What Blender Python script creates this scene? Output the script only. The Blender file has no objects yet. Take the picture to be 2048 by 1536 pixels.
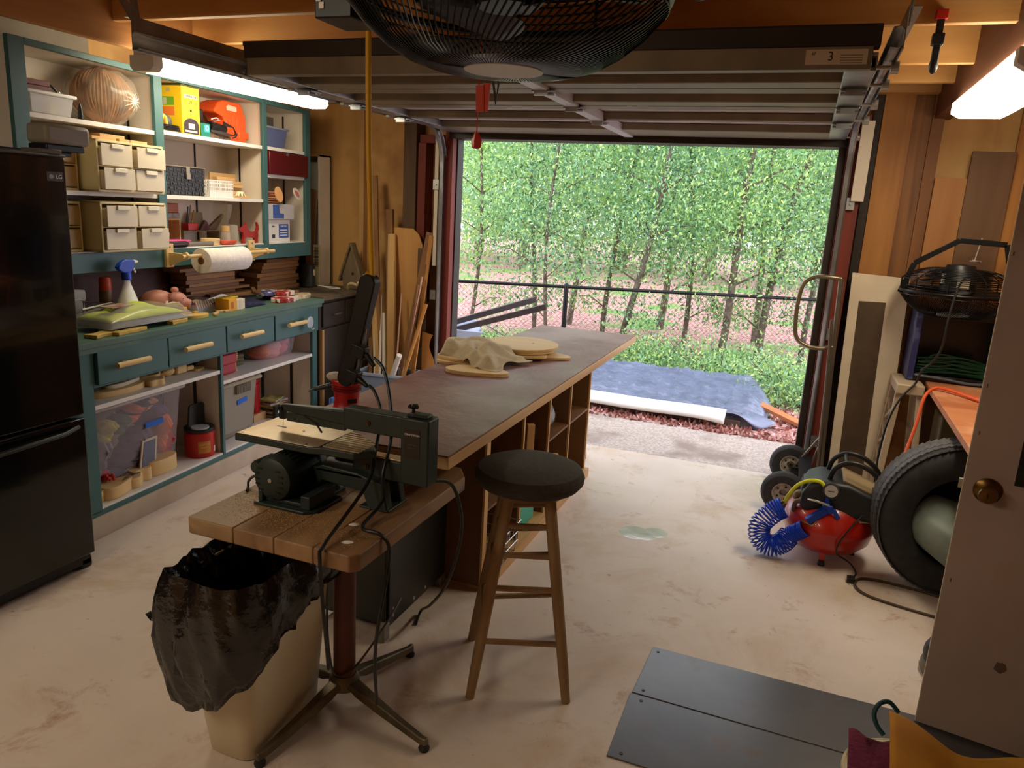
import bpy, bmesh, math, random
import numpy as np
from mathutils import Matrix, Vector, Euler
PI = math.pi
R = math.radians
SC = bpy.context.scene
COL = SC.collection
random.seed(7)

# ---------------------------------------------------------------- camera, world, exposure
cam_data = bpy.data.cameras.new('camera')
cam = bpy.data.objects.new('camera', cam_data)
COL.objects.link(cam)
cam_data.sensor_width = 36.0
cam_data.lens = 26.367
cam_data.clip_start = 0.02
cam_data.clip_end = 300
_R = Matrix(((0.9317266, 0.13151624, -0.33851001), (0.35907181, -0.19414222, 0.91289443), (0.05434136, -0.97211742, -0.22811124)))
_m = Matrix.Identity(4)
for i in range(3):
    _m[i][0] = _R[i][0]; _m[i][1] = -_R[i][1]; _m[i][2] = -_R[i][2]
_m[2][3] = 1.65
cam.matrix_world = _m
SC.camera = cam
SC.view_settings.view_transform = 'Standard'
SC.view_settings.look = 'None'
SC.view_settings.gamma = 1.0
SC.view_settings.use_curve_mapping = False
SC.view_settings.exposure = 0.35
world = bpy.data.worlds.new('overcast_sky')
SC.world = world
world.use_nodes = True
_bg = world.node_tree.nodes['Background']
_bg.inputs[0].default_value = (0.86, 0.86, 1.0, 1)
_bg.inputs[1].default_value = 2.9
SC.cycles.max_bounces = 8
SC.cycles.diffuse_bounces = 4
SC.cycles.glossy_bounces = 3
SC.cycles.transmission_bounces = 5
SC.cycles.transparent_max_bounces = 10
SC.cycles.sample_clamp_indirect = 6

# ---------------------------------------------------------------- materials
def S(r, g, b):
    f = lambda c: (c/255/12.92) if c <= 10 else ((c/255+0.055)/1.055)**2.4
    return (f(r), f(g), f(b), 1.0)
_MC = {}
def mat(name, c1, c2=None, rough=0.6, metal=0.0, kind='plain', sc=6.0, ax='z', bump=0.0, spec=0.5, trans=0.0, alpha=1.0, emit=0.0, lo=0.35, hi=0.65, c3=None, coat=0.0, sc3=1.5, lo3=.5, hi3=.65, bsc=None, ior=1.45):
    if name in _MC: return _MC[name]
    m = bpy.data.materials.new(name); m.use_nodes = True
    nt = m.node_tree; N = nt.nodes; L = nt.links
    b = N['Principled BSDF']
    b.inputs['Base Color'].default_value = c1
    b.inputs['Roughness'].default_value = rough
    b.inputs['Metallic'].default_value = metal
    b.inputs['Specular IOR Level'].default_value = spec
    b.inputs['IOR'].default_value = ior
    b.inputs['Transmission Weight'].default_value = trans
    b.inputs['Alpha'].default_value = alpha
    b.inputs['Coat Weight'].default_value = coat
    if emit > 0:
        b.inputs['Emission Color'].default_value = c1
        b.inputs['Emission Strength'].default_value = emit
    if c2 is not None:
        tc = N.new('ShaderNodeTexCoord'); mp = N.new('ShaderNodeMapping')
        L.new(tc.outputs['Object'], mp.inputs[0])
        ns = N.new('ShaderNodeTexNoise')
        if kind == 'wood':
            s = {'x': (0.07, 1, 1), 'y': (1, 0.07, 1), 'z': (1, 1, 0.07)}[ax]
            mp.inputs['Scale'].default_value = (s[0]*sc*5, s[1]*sc*5, s[2]*sc*5)
            ns.inputs['Scale'].default_value = 1.0; ns.inputs['Detail'].default_value = 5; ns.inputs['Distortion'].default_value = 0.8
        else:
            ns.inputs['Scale'].default_value = sc; ns.inputs['Detail'].default_value = 6
        L.new(mp.outputs[0], ns.inputs['Vector'])
        rp = N.new('ShaderNodeValToRGB')
        rp.color_ramp.elements[0].position = lo; rp.color_ramp.elements[0].color = c1
        rp.color_ramp.elements[1].position = hi; rp.color_ramp.elements[1].color = c2
        L.new(ns.outputs['Fac'], rp.inputs[0])
        out = rp.outputs[0]
        if c3 is not None:
            n3 = N.new('ShaderNodeTexNoise'); n3.inputs['Scale'].default_value = sc3; n3.inputs['Detail'].default_value = 5
            L.new(tc.outputs['Object'], n3.inputs['Vector'])
            r3 = N.new('ShaderNodeMapRange'); r3.inputs['From Min'].default_value = lo3; r3.inputs['From Max'].default_value = hi3
            L.new(n3.outputs['Fac'], r3.inputs['Value'])
            mx = N.new('ShaderNodeMix'); mx.data_type = 'RGBA'
            L.new(r3.outputs[0], mx.inputs['Factor']); L.new(out, mx.inputs[6]); mx.inputs[7].default_value = c3
            out = mx.outputs[2]
        L.new(out, b.inputs['Base Color'])
        if bump:
            bp = N.new('ShaderNodeBump'); bp.inputs['Strength'].default_value = bump; bp.inputs['Distance'].default_value = 0.01
            src = ns
            if bsc:
                src = N.new('ShaderNodeTexNoise'); src.inputs['Scale'].default_value = bsc; src.inputs['Detail'].default_value = 4
                L.new(tc.outputs['Object'], src.inputs['Vector'])
            L.new(src.outputs['Fac'], bp.inputs['Height']); L.new(bp.outputs[0], b.inputs['Normal'])
    _MC[name] = m
    return m
def P(name, c, rough=0.5, **k):               # plain plastic / paint
    return mat(name, c, rough=rough, **k)
def W(name, c1, c2, ax='z', sc=1.6, rough=0.6, **k):
    return mat(name, c1, c2, kind='wood', ax=ax, sc=sc, rough=rough, **k)

# ---------------------------------------------------------------- mesh builder
class MB:
    def __init__(s, M=None):
        s.v = []; s.f = []; s.mi = []; s.M = M or Matrix.Identity(4); s.m = 0
    def add(s, vs, fs, m=None):
        o = len(s.v); M = s.M
        s.v += [tuple(M @ Vector(p)) for p in vs]
        s.f += [tuple(o+i for i in f) for f in fs]
        s.mi += [s.m if m is None else m]*len(fs)
        return s
    def bx(s, x0, x1, y0, y1, z0, z1, m=None):
        vs = [(x, y, z) for x in (x0, x1) for y in (y0, y1) for z in (z0, z1)]
        return s.add(vs, [(0,1,3,2),(4,6,7,5),(0,4,5,1),(2,3,7,6),(0,2,6,4),(1,5,7,3)], m)
    def box(s, c, d, rot=None, m=None):
        Mo = s.M
        s.M = Mo @ Matrix.Translation(c) @ (Euler(rot).to_matrix().to_4x4() if rot else Matrix.Identity(4))
        s.bx(-d[0]/2, d[0]/2, -d[1]/2, d[1]/2, -d[2]/2, d[2]/2, m)
        s.M = Mo; return s
    def bar(s, p0, p1, w, h, up=(0, 0, 1), m=None):     # rectangular bar between two points
        p0 = Vector(p0); p1 = Vector(p1); t = (p1-p0).normalized(); u = Vector(up)
        a = t.cross(u)
        if a.length < 1e-4: a = t.cross(Vector((1, 0, 0)))
        a.normalize(); b = a.cross(t).normalized()
        vs = [p+a*(i*w/2)+b*(j*h/2) for p in (p0, p1) for i, j in ((-1,-1),(1,-1),(1,1),(-1,1))]
        return s.add([tuple(v) for v in vs], [(0,3,2,1),(4,5,6,7),(0,1,5,4),(1,2,6,5),(2,3,7,6),(3,0,4,7)], m)
    def tube(s, pts, r, n=8, closed=False, cap=True, m=None):
        P_ = [Vector(p) for p in pts]; k = len(P_)
        rs = r if isinstance(r, (list, tuple)) else [r]*k
        T = []
        for i in range(k):
            a = P_[i-1] if (i or closed) else P_[i]; b = P_[(i+1) % k] if (i < k-1 or closed) else P_[i]
            t = (b-a); T.append(t.normalized() if t.length > 1e-9 else Vector((0, 0, 1)))
        u = T[0].orthogonal().normalized(); vs = []
        for i in range(k):
            u = (u - T[i]*u.dot(T[i]))
            if u.length < 1e-6: u = T[i].orthogonal()
            u.normalize(); w = T[i].cross(u)
            for j in range(n):
                a = 2*PI*j/n
                vs.append(tuple(P_[i] + (u*math.cos(a)+w*math.sin(a))*rs[i]))
        fs = []
        for i in range(k if closed else k-1):
            i2 = (i+1) % k
            for j in range(n):
                fs.append((i*n+j, i*n+(j+1) % n, i2*n+(j+1) % n, i2*n+j))
        if cap and not closed:
            fs.append(tuple(reversed(range(n)))); fs.append(tuple((k-1)*n+j for j in range(n)))
        return s.add(vs, fs, m)
    def cyl(s, p0, p1, r0, r1=None, n=20, m=None, cap=True):
        return s.tube([p0, p1], [r0, r0 if r1 is None else r1], n, cap=cap, m=m)
    def lathe(s, prof, n=28, m=None, c=(0, 0, 0), sx=1, sy=1):
        vs = []; fs = []; k = len(prof)
        for r, z in prof:
            for j in range(n):
                a = 2*PI*j/n; vs.append((c[0]+r*sx*math.cos(a), c[1]+r*sy*math.sin(a), c[2]+z))
        for i in range(k-1):
            for j in range(n):
                fs.append((i*n+j, i*n+(j+1) % n, (i+1)*n+(j+1) % n, (i+1)*n+j))
        if prof[0][0] > 1e-6: fs.append(tuple(reversed(range(n))))
        if prof[-1][0] > 1e-6: fs.append(tuple((k-1)*n+j for j in range(n)))
        return s.add(vs, fs, m)
    def prism(s, pts, z0, z1, m=None):
        n = len(pts)
        vs = [(x, y, z0) for x, y in pts]+[(x, y, z1) for x, y in pts]
        return s.add(vs, [tuple(reversed(range(n))), tuple(range(n, 2*n))]+[(i, (i+1) % n, n+(i+1) % n, n+i) for i in range(n)], m)
    def ball(s, c, r, n=14, m=None):
        if not isinstance(r, (list, tuple)): r = (r, r, r)
        k = n//2; vs = []; fs = []
        for i in range(k+1):
            t = PI*i/k
            for j in range(n):
                a = 2*PI*j/n
                vs.append((c[0]+r[0]*math.sin(t)*math.cos(a), c[1]+r[1]*math.sin(t)*math.sin(a), c[2]-r[2]*math.cos(t)))
        for i in range(k):
            for j in range(n):
                fs.append((i*n+j, i*n+(j+1) % n, (i+1)*n+(j+1) % n, (i+1)*n+j))
        return s.add(vs, fs, m)
    def grid(s, nx, ny, fn, m=None):
        vs = [fn(i/(nx-1), j/(ny-1)) for j in range(ny) for i in range(nx)]
        return s.add(vs, [(j*nx+i, j*nx+i+1, (j+1)*nx+i+1, (j+1)*nx+i) for j in range(ny-1) for i in range(nx-1)], m)
    def build(s, name, mats, parent=None, bev=0.0, seg=2, smooth=40, solid=0.0, sub=0, weld=False, label=None):
        me = bpy.data.meshes.new(name)
        me.from_pydata(s.v, [], s.f)
        if not isinstance(mats, (list, tuple)): mats = [mats]
        for q in mats: me.materials.append(q)
        if len(mats) > 1: me.polygons.foreach_set('material_index', s.mi)
        if weld:
            b = bmesh.new(); b.from_mesh(me); bmesh.ops.remove_doubles(b, verts=b.verts, dist=1e-5); b.to_mesh(me); b.free()
        if smooth:
            me.shade_smooth(); me.set_sharp_from_angle(angle=R(smooth))
        o = bpy.data.objects.new(name, me); COL.objects.link(o)
        if parent is not None: o.parent = parent
        if solid: md = o.modifiers.new('s', 'SOLIDIFY'); md.thickness = solid; md.offset = 0
        if sub: md = o.modifiers.new('u', 'SUBSURF'); md.levels = sub; md.render_levels = sub
        if bev:
            md = o.modifiers.new('b', 'BEVEL'); md.width = bev; md.segments = seg; md.limit_method = 'ANGLE'; md.angle_limit = R(35)
        if label: o['label'] = label
        return o
def sp(pts, k=6):
    P_ = [Vector(p) for p in pts]; out = []
    for i in range(len(P_)-1):
        a = P_[max(0, i-1)]; b = P_[i]; c = P_[i+1]; d = P_[min(len(P_)-1, i+2)]
        for j in range(k):
            t = j/k; out.append(.5*((2*b)+(c-a)*t+(2*a-5*b+4*c-d)*t*t+(3*b-a-3*c+d)*t**3))
    return out+[P_[-1]]
def tag(o, label=None, cat=None, group=None, kind=None):
    if label: o['label'] = label
    if cat: o['category'] = cat
    if group: o['group'] = group
    if kind: o['kind'] = kind
    return o
def thing(name, label, cat, loc=(0, 0, 0), rot=0, group=None):
    o = bpy.data.objects.new(name, None); COL.objects.link(o); o.empty_display_size = 0.05
    o.location = loc; o.rotation_euler = rot if isinstance(rot, tuple) else (0, 0, rot)
    return tag(o, label, cat, group)
def one(mb, name, label, cat, mats, loc=(0, 0, 0), rot=0, group=None, **k):
    o = mb.build(name, mats, **k); o.location = loc
    o.rotation_euler = rot if isinstance(rot, tuple) else (0, 0, rot)
    return tag(o, label, cat, group)
def struct(mb, name, mats, **k):
    k.setdefault('smooth', 0)
    return tag(mb.build(name, mats, **k), kind='structure')
def copy_tree(o, parent=None):
    c = o.copy(); COL.objects.link(c); c.parent = parent
    for ch in [q for q in bpy.data.objects if q.parent == o]: copy_tree(ch, c)
    return c
def text(s, size, mats, parent, loc, rot, name='lettering', ext=0.0004, align='CENTER'):
    cu = bpy.data.curves.new(name, 'FONT'); cu.body = s; cu.size = size; cu.extrude = ext; cu.align_x = align; cu.align_y = 'CENTER'
    cu.materials.append(mats)
    t = bpy.data.objects.new(name, cu)
    dg = bpy.context.evaluated_depsgraph_get()
    COL.objects.link(t); dg.update()
    me = bpy.data.meshes.new_from_object(t.evaluated_get(dg))
    bpy.data.objects.remove(t)
    o = bpy.data.objects.new(name, me); COL.objects.link(o)
    o.parent = parent; o.location = loc; o.rotation_euler = rot
    return o
# the cabinets stand along a line turned 4.65 degrees from the walls: x = along, y = into the cabinet
RC = R(94.648)
CX0, CY0 = -2.984, 2.533
def C(u, v, z=0): return (CX0-0.081033*u-0.996711*v, CY0+0.996711*u-0.081033*v, z)
def noise_pts(n, f): return [f(2*PI*i/n) for i in range(n)]

# ---------------------------------------------------------------- palette
M_teal = mat('teal_paint', S(60, 98, 98), S(68, 108, 106), rough=0.45, sc=3)
M_cream = mat('cream_paint', S(226, 214, 196), S(214, 202, 184), rough=0.5, sc=4)
M_shelf = P('white_shelf', S(232, 226, 216), 0.4)
M_galv = mat('galvanised_steel', S(150, 152, 154), S(178, 180, 182), rough=0.38, metal=0.85, sc=9)
M_steel = P('steel', S(190, 188, 184), 0.3, metal=0.9)
M_black = P('black_plastic', S(24, 24, 25), 0.4)
M_blackm = P('black_metal', S(20, 20, 21), 0.35, metal=0.3)
M_rubber = mat('rubber', S(38, 38, 40), S(50, 50, 52), rough=0.75, sc=20)
M_green = mat('dark_green_enamel', S(40, 50, 48), S(47, 58, 55), rough=0.42, sc=8)
M_pine = W('pine', S(214, 176, 120), S(190, 146, 90), 'x')
M_pinez = W('pine_upright', S(208, 168, 110), S(184, 140, 86), 'z')
M_piney = W('pine_lengthwise', S(208, 168, 110), S(184, 140, 86), 'y')
M_joist = W('joist_wood', S(218, 166, 100), S(190, 136, 74), 'x', sc=1.2)
M_joisty = W('joist_wood_lengthwise', S(204, 148, 88), S(174, 118, 66), 'y', sc=1.2)
M_ply = mat('plywood', S(212, 168, 104), S(190, 142, 80), kind='wood', ax='z', sc=0.8, rough=0.6, c3=S(140, 86, 44), sc3=2.2, lo3=.52, hi3=.8)
M_redwood = W('red_painted_wood', S(128, 50, 34), S(104, 38, 26), 'z')
M_dark = mat('dark_brown_paint', S(52, 42, 32), S(40, 32, 26), rough=0.5, sc=6)
M_brown = mat('brown_panelling', S(92, 52, 34), S(74, 40, 26), rough=0.6, sc=3)
M_white = P('white_plastic', S(236, 234, 228), 0.4)
M_red = P('red_plastic', S(190, 34, 26), 0.35)
M_blue = P('blue_plastic', S(24, 70, 190), 0.4)
M_yellow = P('yellow_plastic', S(235, 190, 20), 0.45)
M_natural = W('natural_birch', S(226, 196, 140), S(212, 178, 118), 'x', sc=1.0)
M_clear = mat('clear_film', (1, 1, 1, 1), rough=0.12, trans=0.0, alpha=0.22, spec=0.9)
M_frost = mat('frosted_plastic', S(214, 206, 196), rough=0.35, alpha=0.55)
# ================================================================ SETTING
Y0, YW = 5.10, 5.25        # inner face of the door jambs, plywood plane
XL, XR = -2.39, 0.12       # clear opening
def floor_material():
    m = bpy.data.materials.new('painted_concrete'); m.use_nodes = True
    nt = m.node_tree; N = nt.nodes; L = nt.links; b = N['Principled BSDF']
    tc = N.new('ShaderNodeTexCoord')
    def noise(sc, det=6, rough=0.6, dist=0.0):
        n = N.new('ShaderNodeTexNoise'); n.inputs['Scale'].default_value = sc; n.inputs['Detail'].default_value = det
        n.inputs['Roughness'].default_value = rough; n.inputs['Distortion'].default_value = dist
        L.new(tc.outputs['Object'], n.inputs['Vector']); return n
    def ramp(src, a, bb):
        r = N.new('ShaderNodeMapRange'); r.inputs['From Min'].default_value = a; r.inputs['From Max'].default_value = bb
        L.new(src, r.inputs['Value']); return r.outputs[0]
    def mix(f, a, c):
        x = N.new('ShaderNodeMix'); x.data_type = 'RGBA'; L.new(f, x.inputs['Factor'])
        if isinstance(a, tuple): x.inputs[6].default_value = a
        else: L.new(a, x.inputs[6])
        x.inputs[7].default_value = c; return x.outputs[2]
    col = mix(ramp(noise(0.9).outputs['Fac'], .35, .65), S(206, 190, 176), S(224, 209, 196))
    col = mix(ramp(noise(1.6, 8, .7, .6).outputs['Fac'], .52, .74), col, S(194, 164, 130))
    col = mix(ramp(noise(4.2, 8, .75, .4).outputs['Fac'], .57, .72), col, S(176, 138, 110))
    col = mix(ramp(noise(13, 4, .6).outputs['Fac'], .69, .75), col, S(120, 92, 74))
    col = mix(ramp(noise(45, 2, .5).outputs['Fac'], .775, .80), col, S(72, 54, 44))
    L.new(col, b.inputs['Base Color'])
    # damp sheen towards the door
    sx = N.new('ShaderNodeSeparateXYZ'); L.new(tc.outputs['Object'], sx.inputs[0])
    wet = N.new('ShaderNodeMath'); wet.operation = 'MULTIPLY'
    L.new(ramp(sx.outputs['Y'], 3.2, 4.6), wet.inputs[0]); L.new(ramp(noise(1.3, 3).outputs['Fac'], .30, .62), wet.inputs[1])
    r = N.new('ShaderNodeMapRange'); r.inputs['To Min'].default_value = 0.55; r.inputs['To Max'].default_value = 0.22
    L.new(wet.outputs[0], r.inputs['Value']); L.new(r.outputs[0], b.inputs['Roughness'])
    bp = N.new('ShaderNodeBump'); bp.inputs['Strength'].default_value = .06; L.new(noise(7).outputs['Fac'], bp.inputs['Height']); L.new(bp.outputs[0], b.inputs['Normal'])
    return m
struct(MB().bx(-4.1, 1.5, -1.7, 5.12, -.12, 0), 'floor', floor_material())
struct(MB().bx(-4.1, XL-.08, YW, YW+.02, 0, 2.75).bx(XR+.05, 1.5, YW, YW+.02, 0, 2.75).bx(XL-.08, XR+.05, YW, YW+.02, 2.12, 2.75), 'wall_back', M_ply)
b = MB(); b.M = Matrix.Translation(C(0, 0)) @ Matrix.Rotation(RC, 4, 'Z')
struct(b.bx(-4.4, 2.95, .585, .62, 0, 2.75), 'wall_left', M_brown)
struct(MB().bx(1.4, 1.44, -1.7, 5.3, 0, 2.75), 'wall_right', mat('old_wall_wood', S(140, 88, 46), S(112, 68, 36), kind='wood', ax='z', sc=.8))
struct(MB().bx(-4.1, 1.5, -1.74, -1.7, 0, 2.75), 'wall_front', mat('front_wall', S(186, 140, 90), S(160, 118, 74), sc=2))
struct(MB().bx(-4.3, 1.5, -1.74, 5.3, 2.75, 2.80), 'ceiling', mat('roof_deck', S(160, 100, 50), S(130, 80, 40), kind='wood', ax='y', sc=.7))
b = MB(); b.M = Matrix.Translation(C(0, 0)) @ Matrix.Rotation(RC, 4, 'Z')
struct(b.bx(-1.2, .62, .565, .584, 2.252, 2.75), 'trim_30', mat('grey_upper_wall', S(150, 138, 120), S(132, 120, 104), sc=4))
b = MB(); b.M = Matrix.Translation(C(0, 0)) @ Matrix.Rotation(RC, 4, 'Z')
struct(b.bx(.62, 2.9, .565, .584, 2.252, 2.75), 'trim_31', M_ply)
# threshold and driveway, ground, road of leaves
def gz(y): return -0.015 if y < 6.6 else -0.015-0.42*min(1, (y-6.6)/3.0)
g = MB()
def gfn(i, j):
    y = 5.1 + 45*j**2.2; x = -22+(i*34); rr = math.sin(x*3.1+y*1.7)*math.cos(x*1.3-y*2.3)
    return (x, y, gz(y)+(0.012*rr if y > 6.1 else 0)-.004 + (max(0, y-26)*.02))
g.grid(70, 110, gfn)
m_ground = mat('leaf_litter', S(150, 92, 82), S(206, 168, 160), rough=0.9, sc=16, lo=.42, hi=.58, c3=S(112, 150, 74), sc3=.55, lo3=.55, hi3=.62, bump=.6)
g.build('ground', m_ground); tag(bpy.data.objects['ground'], kind='structure')
d = MB()
d.prism([(-9, 5.12), (3, 5.12), (3, 5.95), (.1, 5.98), (-.9, 6.02), (-2.2, 6.12), (-4, 6.2), (-9, 6.2)], -.1, -.006)
struct(d, 'driveway', mat('driveway_concrete', S(158, 146, 134), S(186, 174, 162), rough=.85, sc=60, lo=.4, hi=.6, c3=S(140, 124, 112), sc3=2.5))
# door frame
struct(MB().bx(XL-.08, XL-.045, Y0+.07, YW+.02, 0, 2.14).bx(XR, XR+.045, Y0+.02, YW+.02, 0, 2.14).bx(XL-.08, XR+.045, Y0-.01, YW+.02, 2.112, 2.175), 'trim_1', M_dark, bev=.003)
struct(MB().bx(XL-.115, XL-.055, Y0, Y0+.07, 0, 2.3).bx(XR+.045, XR+.155, Y0, YW, 0, 2.3), 'trim_2', M_redwood, bev=.003)
struct(MB().bx(XL-.35, XL-.285, Y0+.03, YW, .9, 2.08).bx(XL-.35, XL-.115, Y0+.05, YW, 2.08, 2.14), 'trim_3', M_redwood, bev=.003)
struct(MB().bx(-2.85, -2.745, Y0+.01, YW, 0, 2.5), 'trim_4', W('weathered_post', S(104, 78, 52), S(78, 58, 38), 'z', sc=2), bev=.003)
struct(MB().bx(-3.28, -3.24, Y0+.09, YW, 0.95, 2.4).bx(-4, -2.5, Y0+.08, YW, 2.36, 2.45), 'trim_5', M_pinez, bev=.002)
# joists and beams
jm = [M_joist]
for i, y in enumerate((0.2, 0.9, 1.6, 2.35, 2.86, 3.36, 4.12, 4.62)):
    o = struct(MB().bx(-3.15, .64, y, y+.04, 2.40, 2.62), 'trim_%d' % (6+i), M_joist, bev=.003)
struct(MB().bx(-3.19, -3.15, -.5, 5.2, 2.30, 2.56), 'trim_14', M_joisty, bev=.003)
struct(MB().bx(.61, .70, -1.6, 5.24, 2.29, 2.70), 'trim_15', W('dark_beam', S(128, 76, 42), S(98, 58, 34), 'y', sc=1.2), bev=.004)
struct(MB().bx(-3.65, .64, Y0-.02, Y0+.06, 2.42, 2.62), 'trim_16', M_joist)
# boards and a painted gap shade on the right of the opening
for i, (x0, x1, yy, z0, z1, m_) in enumerate((
    (.285, .34, 5.17, 0, 2.5, W('gap_shade', S(44, 28, 20), S(32, 22, 16))),  # near-black strip paints the shade of the gap beside the red trim
    (.335, .50, 5.16, 0, 2.5, W('gold_plank', S(178, 122, 60), S(150, 98, 46))),
    (.50, .60, 5.18, 0, 2.5, mat('stained_plank', S(140, 92, 48), S(92, 56, 32), kind='wood', ax='z', sc=2.4)),
    (.60, .665, 5.17, 0, 2.5, W('brown_plank', S(132, 84, 44), S(112, 68, 36))),
    (.665, .86, 5.14, 0, 1.96, W('light_plank', S(178, 124, 70), S(158, 104, 56))),
    (.83, 1.05, 5.12, 0, 2.11, W('dusty_plank', S(112, 80, 52), S(96, 66, 42))),
    (1.05, 1.30, 5.16, 0, 2.5, W('gold_plank', S(178, 122, 60), S(150, 98, 46))))):
    struct(MB().bx(x0, x1, yy, yy+.03, z0, z1), 'trim_%d' % (17+i), m_, bev=.002)
# base of a door hinge wall etc. is out of view
# ================================================================ OUTDOORS
rng = np.random.default_rng(3)
def leafmesh(name, centers, size, mats, parent, nvar=3, flat=.5):
    n = len(centers)
    a = rng.normal(size=(n, 3)); a /= np.linalg.norm(a, axis=1)[:, None]
    t = rng.normal(size=(n, 3)); t[:, 2] *= flat
    u = np.cross(a, t); u /= np.linalg.norm(u, axis=1)[:, None]; w = np.cross(a, u)
    s = size*(0.7+0.6*rng.random((n, 1)))
    c = np.asarray(centers)
    V = np.stack([c-u*s, c-w*s*.45, c+u*s, c+w*s*.45], axis=1).reshape(-1, 3)
    me = bpy.data.meshes.new(name)
    me.vertices.add(4*n); me.vertices.foreach_set('co', V.ravel())
    me.loops.add(4*n); me.loops.foreach_set('vertex_index', np.arange(4*n))
    me.polygons.add(n); me.polygons.foreach_set('loop_start', np.arange(n)*4); me.polygons.foreach_set('loop_total', np.full(n, 4))
    for q in mats: me.materials.append(q)
    me.polygons.foreach_set('material_index', rng.integers(0, len(mats), n))
    me.update(); me.validate()
    o = bpy.data.objects.new(name, me); COL.objects.link(o); o.parent = parent
    return o
def leafmat(name, c):
    m = bpy.data.materials.new(name); m.use_nodes = True; nt = m.node_tree; b = nt.nodes['Principled BSDF']
    b.inputs['Base Color'].default_value = c; b.inputs['Roughness'].default_value = .45
    tr = nt.nodes.new('ShaderNodeBsdfTranslucent'); tr.inputs[0].default_value = c
    mx = nt.nodes.new('ShaderNodeMixShader'); mx.inputs[0].default_value = .22
    nt.links.new(b.outputs[0], mx.inputs[1]); nt.links.new(tr.outputs[0], mx.inputs[2])
    nt.links.new(mx.outputs[0], nt.nodes['Material Output'].inputs[0]); return m
LF = [leafmat('leaf_a', S(126, 176, 116)), leafmat('leaf_b', S(150, 198, 134)), leafmat('leaf_c', S(78, 122, 80)), leafmat('leaf_d', S(196, 228, 140)), leafmat('leaf_e', S(132, 176, 142))]
LY = [leafmat('leaf_f', S(190, 222, 124)), leafmat('leaf_g', S(168, 208, 118)), leafmat('leaf_h', S(142, 186, 116))]
M_bark = mat('bark', S(128, 114, 100), S(84, 72, 60), rough=.9, sc=14)
def tree(label, x, y, h, lean, r, crown, nleaf, size=.045, mats=None, group=None, twist=0, name='sapling_tree', zc=None):
    t = thing(name, label, 'tree', (x, y, gz(y)-.02), group=group)
    tr = MB(); pts = []
    for k in range(9):
        f = k/8; pts.append((lean[0]*f+.10*math.sin(f*5+twist), lean[1]*f+.05*math.cos(f*4+twist), h*f))
    tr.tube(pts, [r*(1-.6*k/8) for k in range(9)], 8)
    tr.build('trunk', M_bark, t)
    br = MB(); tips = []
    for k in range(16):
        f = .22+.75*k/16+.03*math.sin(k*7); p = Vector(pts[min(8, int(f*8))]); a = k*2.4+twist; L_ = crown[0]*(.55+.4*((k*37) % 10)/10)
        q = p+Vector((math.cos(a)*L_, math.sin(a)*L_*.8, L_*.35)); mid = (p+q)/2+Vector((0, 0, .08))
        br.tube([p, mid, q], [r*.32, r*.2, r*.08], 5); tips += [q, mid, (mid+q)/2]
    br.build('branches', M_bark, t)
    tips = np.array([tuple(q) for q in tips])
    z0, z1 = zc or (h*.2, h*1.05)
    k = nleaf
    base = tips[rng.integers(0, len(tips), k)] + rng.normal(size=(k, 3))*np.array([.24, .24, .17])
    rad = rng.normal(size=(k, 3))*np.array([crown[0]*.5, crown[0]*.4, (z1-z0)*.27])+np.array([lean[0]*.55, lean[1]*.5, (z0+z1)/2])
    pick = (rng.random((k, 1)) < .6)
    c = np.where(pick, base, rad); c = c[(c[:, 2] > z0*.6)]
    leafmesh('foliage', c, size, mats or LF, t)
    return t
GT = 'young trees standing behind the wire fence'
spec = [(-4.75, 10.6, 4.6, (.2, .1), .035, 'slender sapling at the far left edge of the door opening, beyond the fence'),
        (-4.0, 11.4, 5.0, (-.1, .2), .04, 'sapling behind the wheelbarrow handles, beyond the fence'),
        (-3.35, 10.3, 4.6, (.1, 0), .03, 'thin upright sapling just left of the black fence post'),
        (-2.75, 11.6, 5.2, (.3, .1), .045, 'tree with pinkish trunk rising behind the black fence post'),
        (-2.2, 10.2, 4.8, (.5, .2), .05, 'pale trunk leaning right above the far corner of the workbench'),
        (-1.55, 11.4, 5.0, (-.2, .1), .04, 'leafy tree beyond the fence above the middle of the tarp'),
        (-1.0, 10.5, 5.0, (.55, .1), .055, 'forked tree leaning right, nearly centred over the tarp'),
        (-.45, 10.9, 5.0, (.7, .1), .055, 'crooked grey trunk leaning right near the right side of the opening'),
        (.25, 11.8, 5.0, (.2, .1), .045, 'tree at the right edge of the door opening, behind the hand truck handle'),
        (-3.9, 13.6, 5.6, (.1, .1), .06, 'darker tree far left, second row beyond the fence'),
        (-2.4, 14.2, 5.6, (.1, .1), .07, 'thick trunk in the second row beyond the black post'),
        (-.7, 13.8, 5.6, (.2, .1), .06, 'tree of the second row behind the forked tree'),
        (.9, 13.4, 5.4, (.2, .1), .05, 'tree of the second row, rightmost in the opening')]
for i, (x, y, h, ln, r, lb) in enumerate(spec):
    tree(lb, x, y, h, ln, r, (1.0 if y < 12.5 else 1.5, 1), 11000 if y < 12.5 else 11000, .028 if y < 12.5 else .038, group=None, twist=i*1.3, zc=(1.0, 5.0) if y < 12.5 else (2.2, 6.2), mats=LF if i % 3 else LY+LF[:2])
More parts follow.
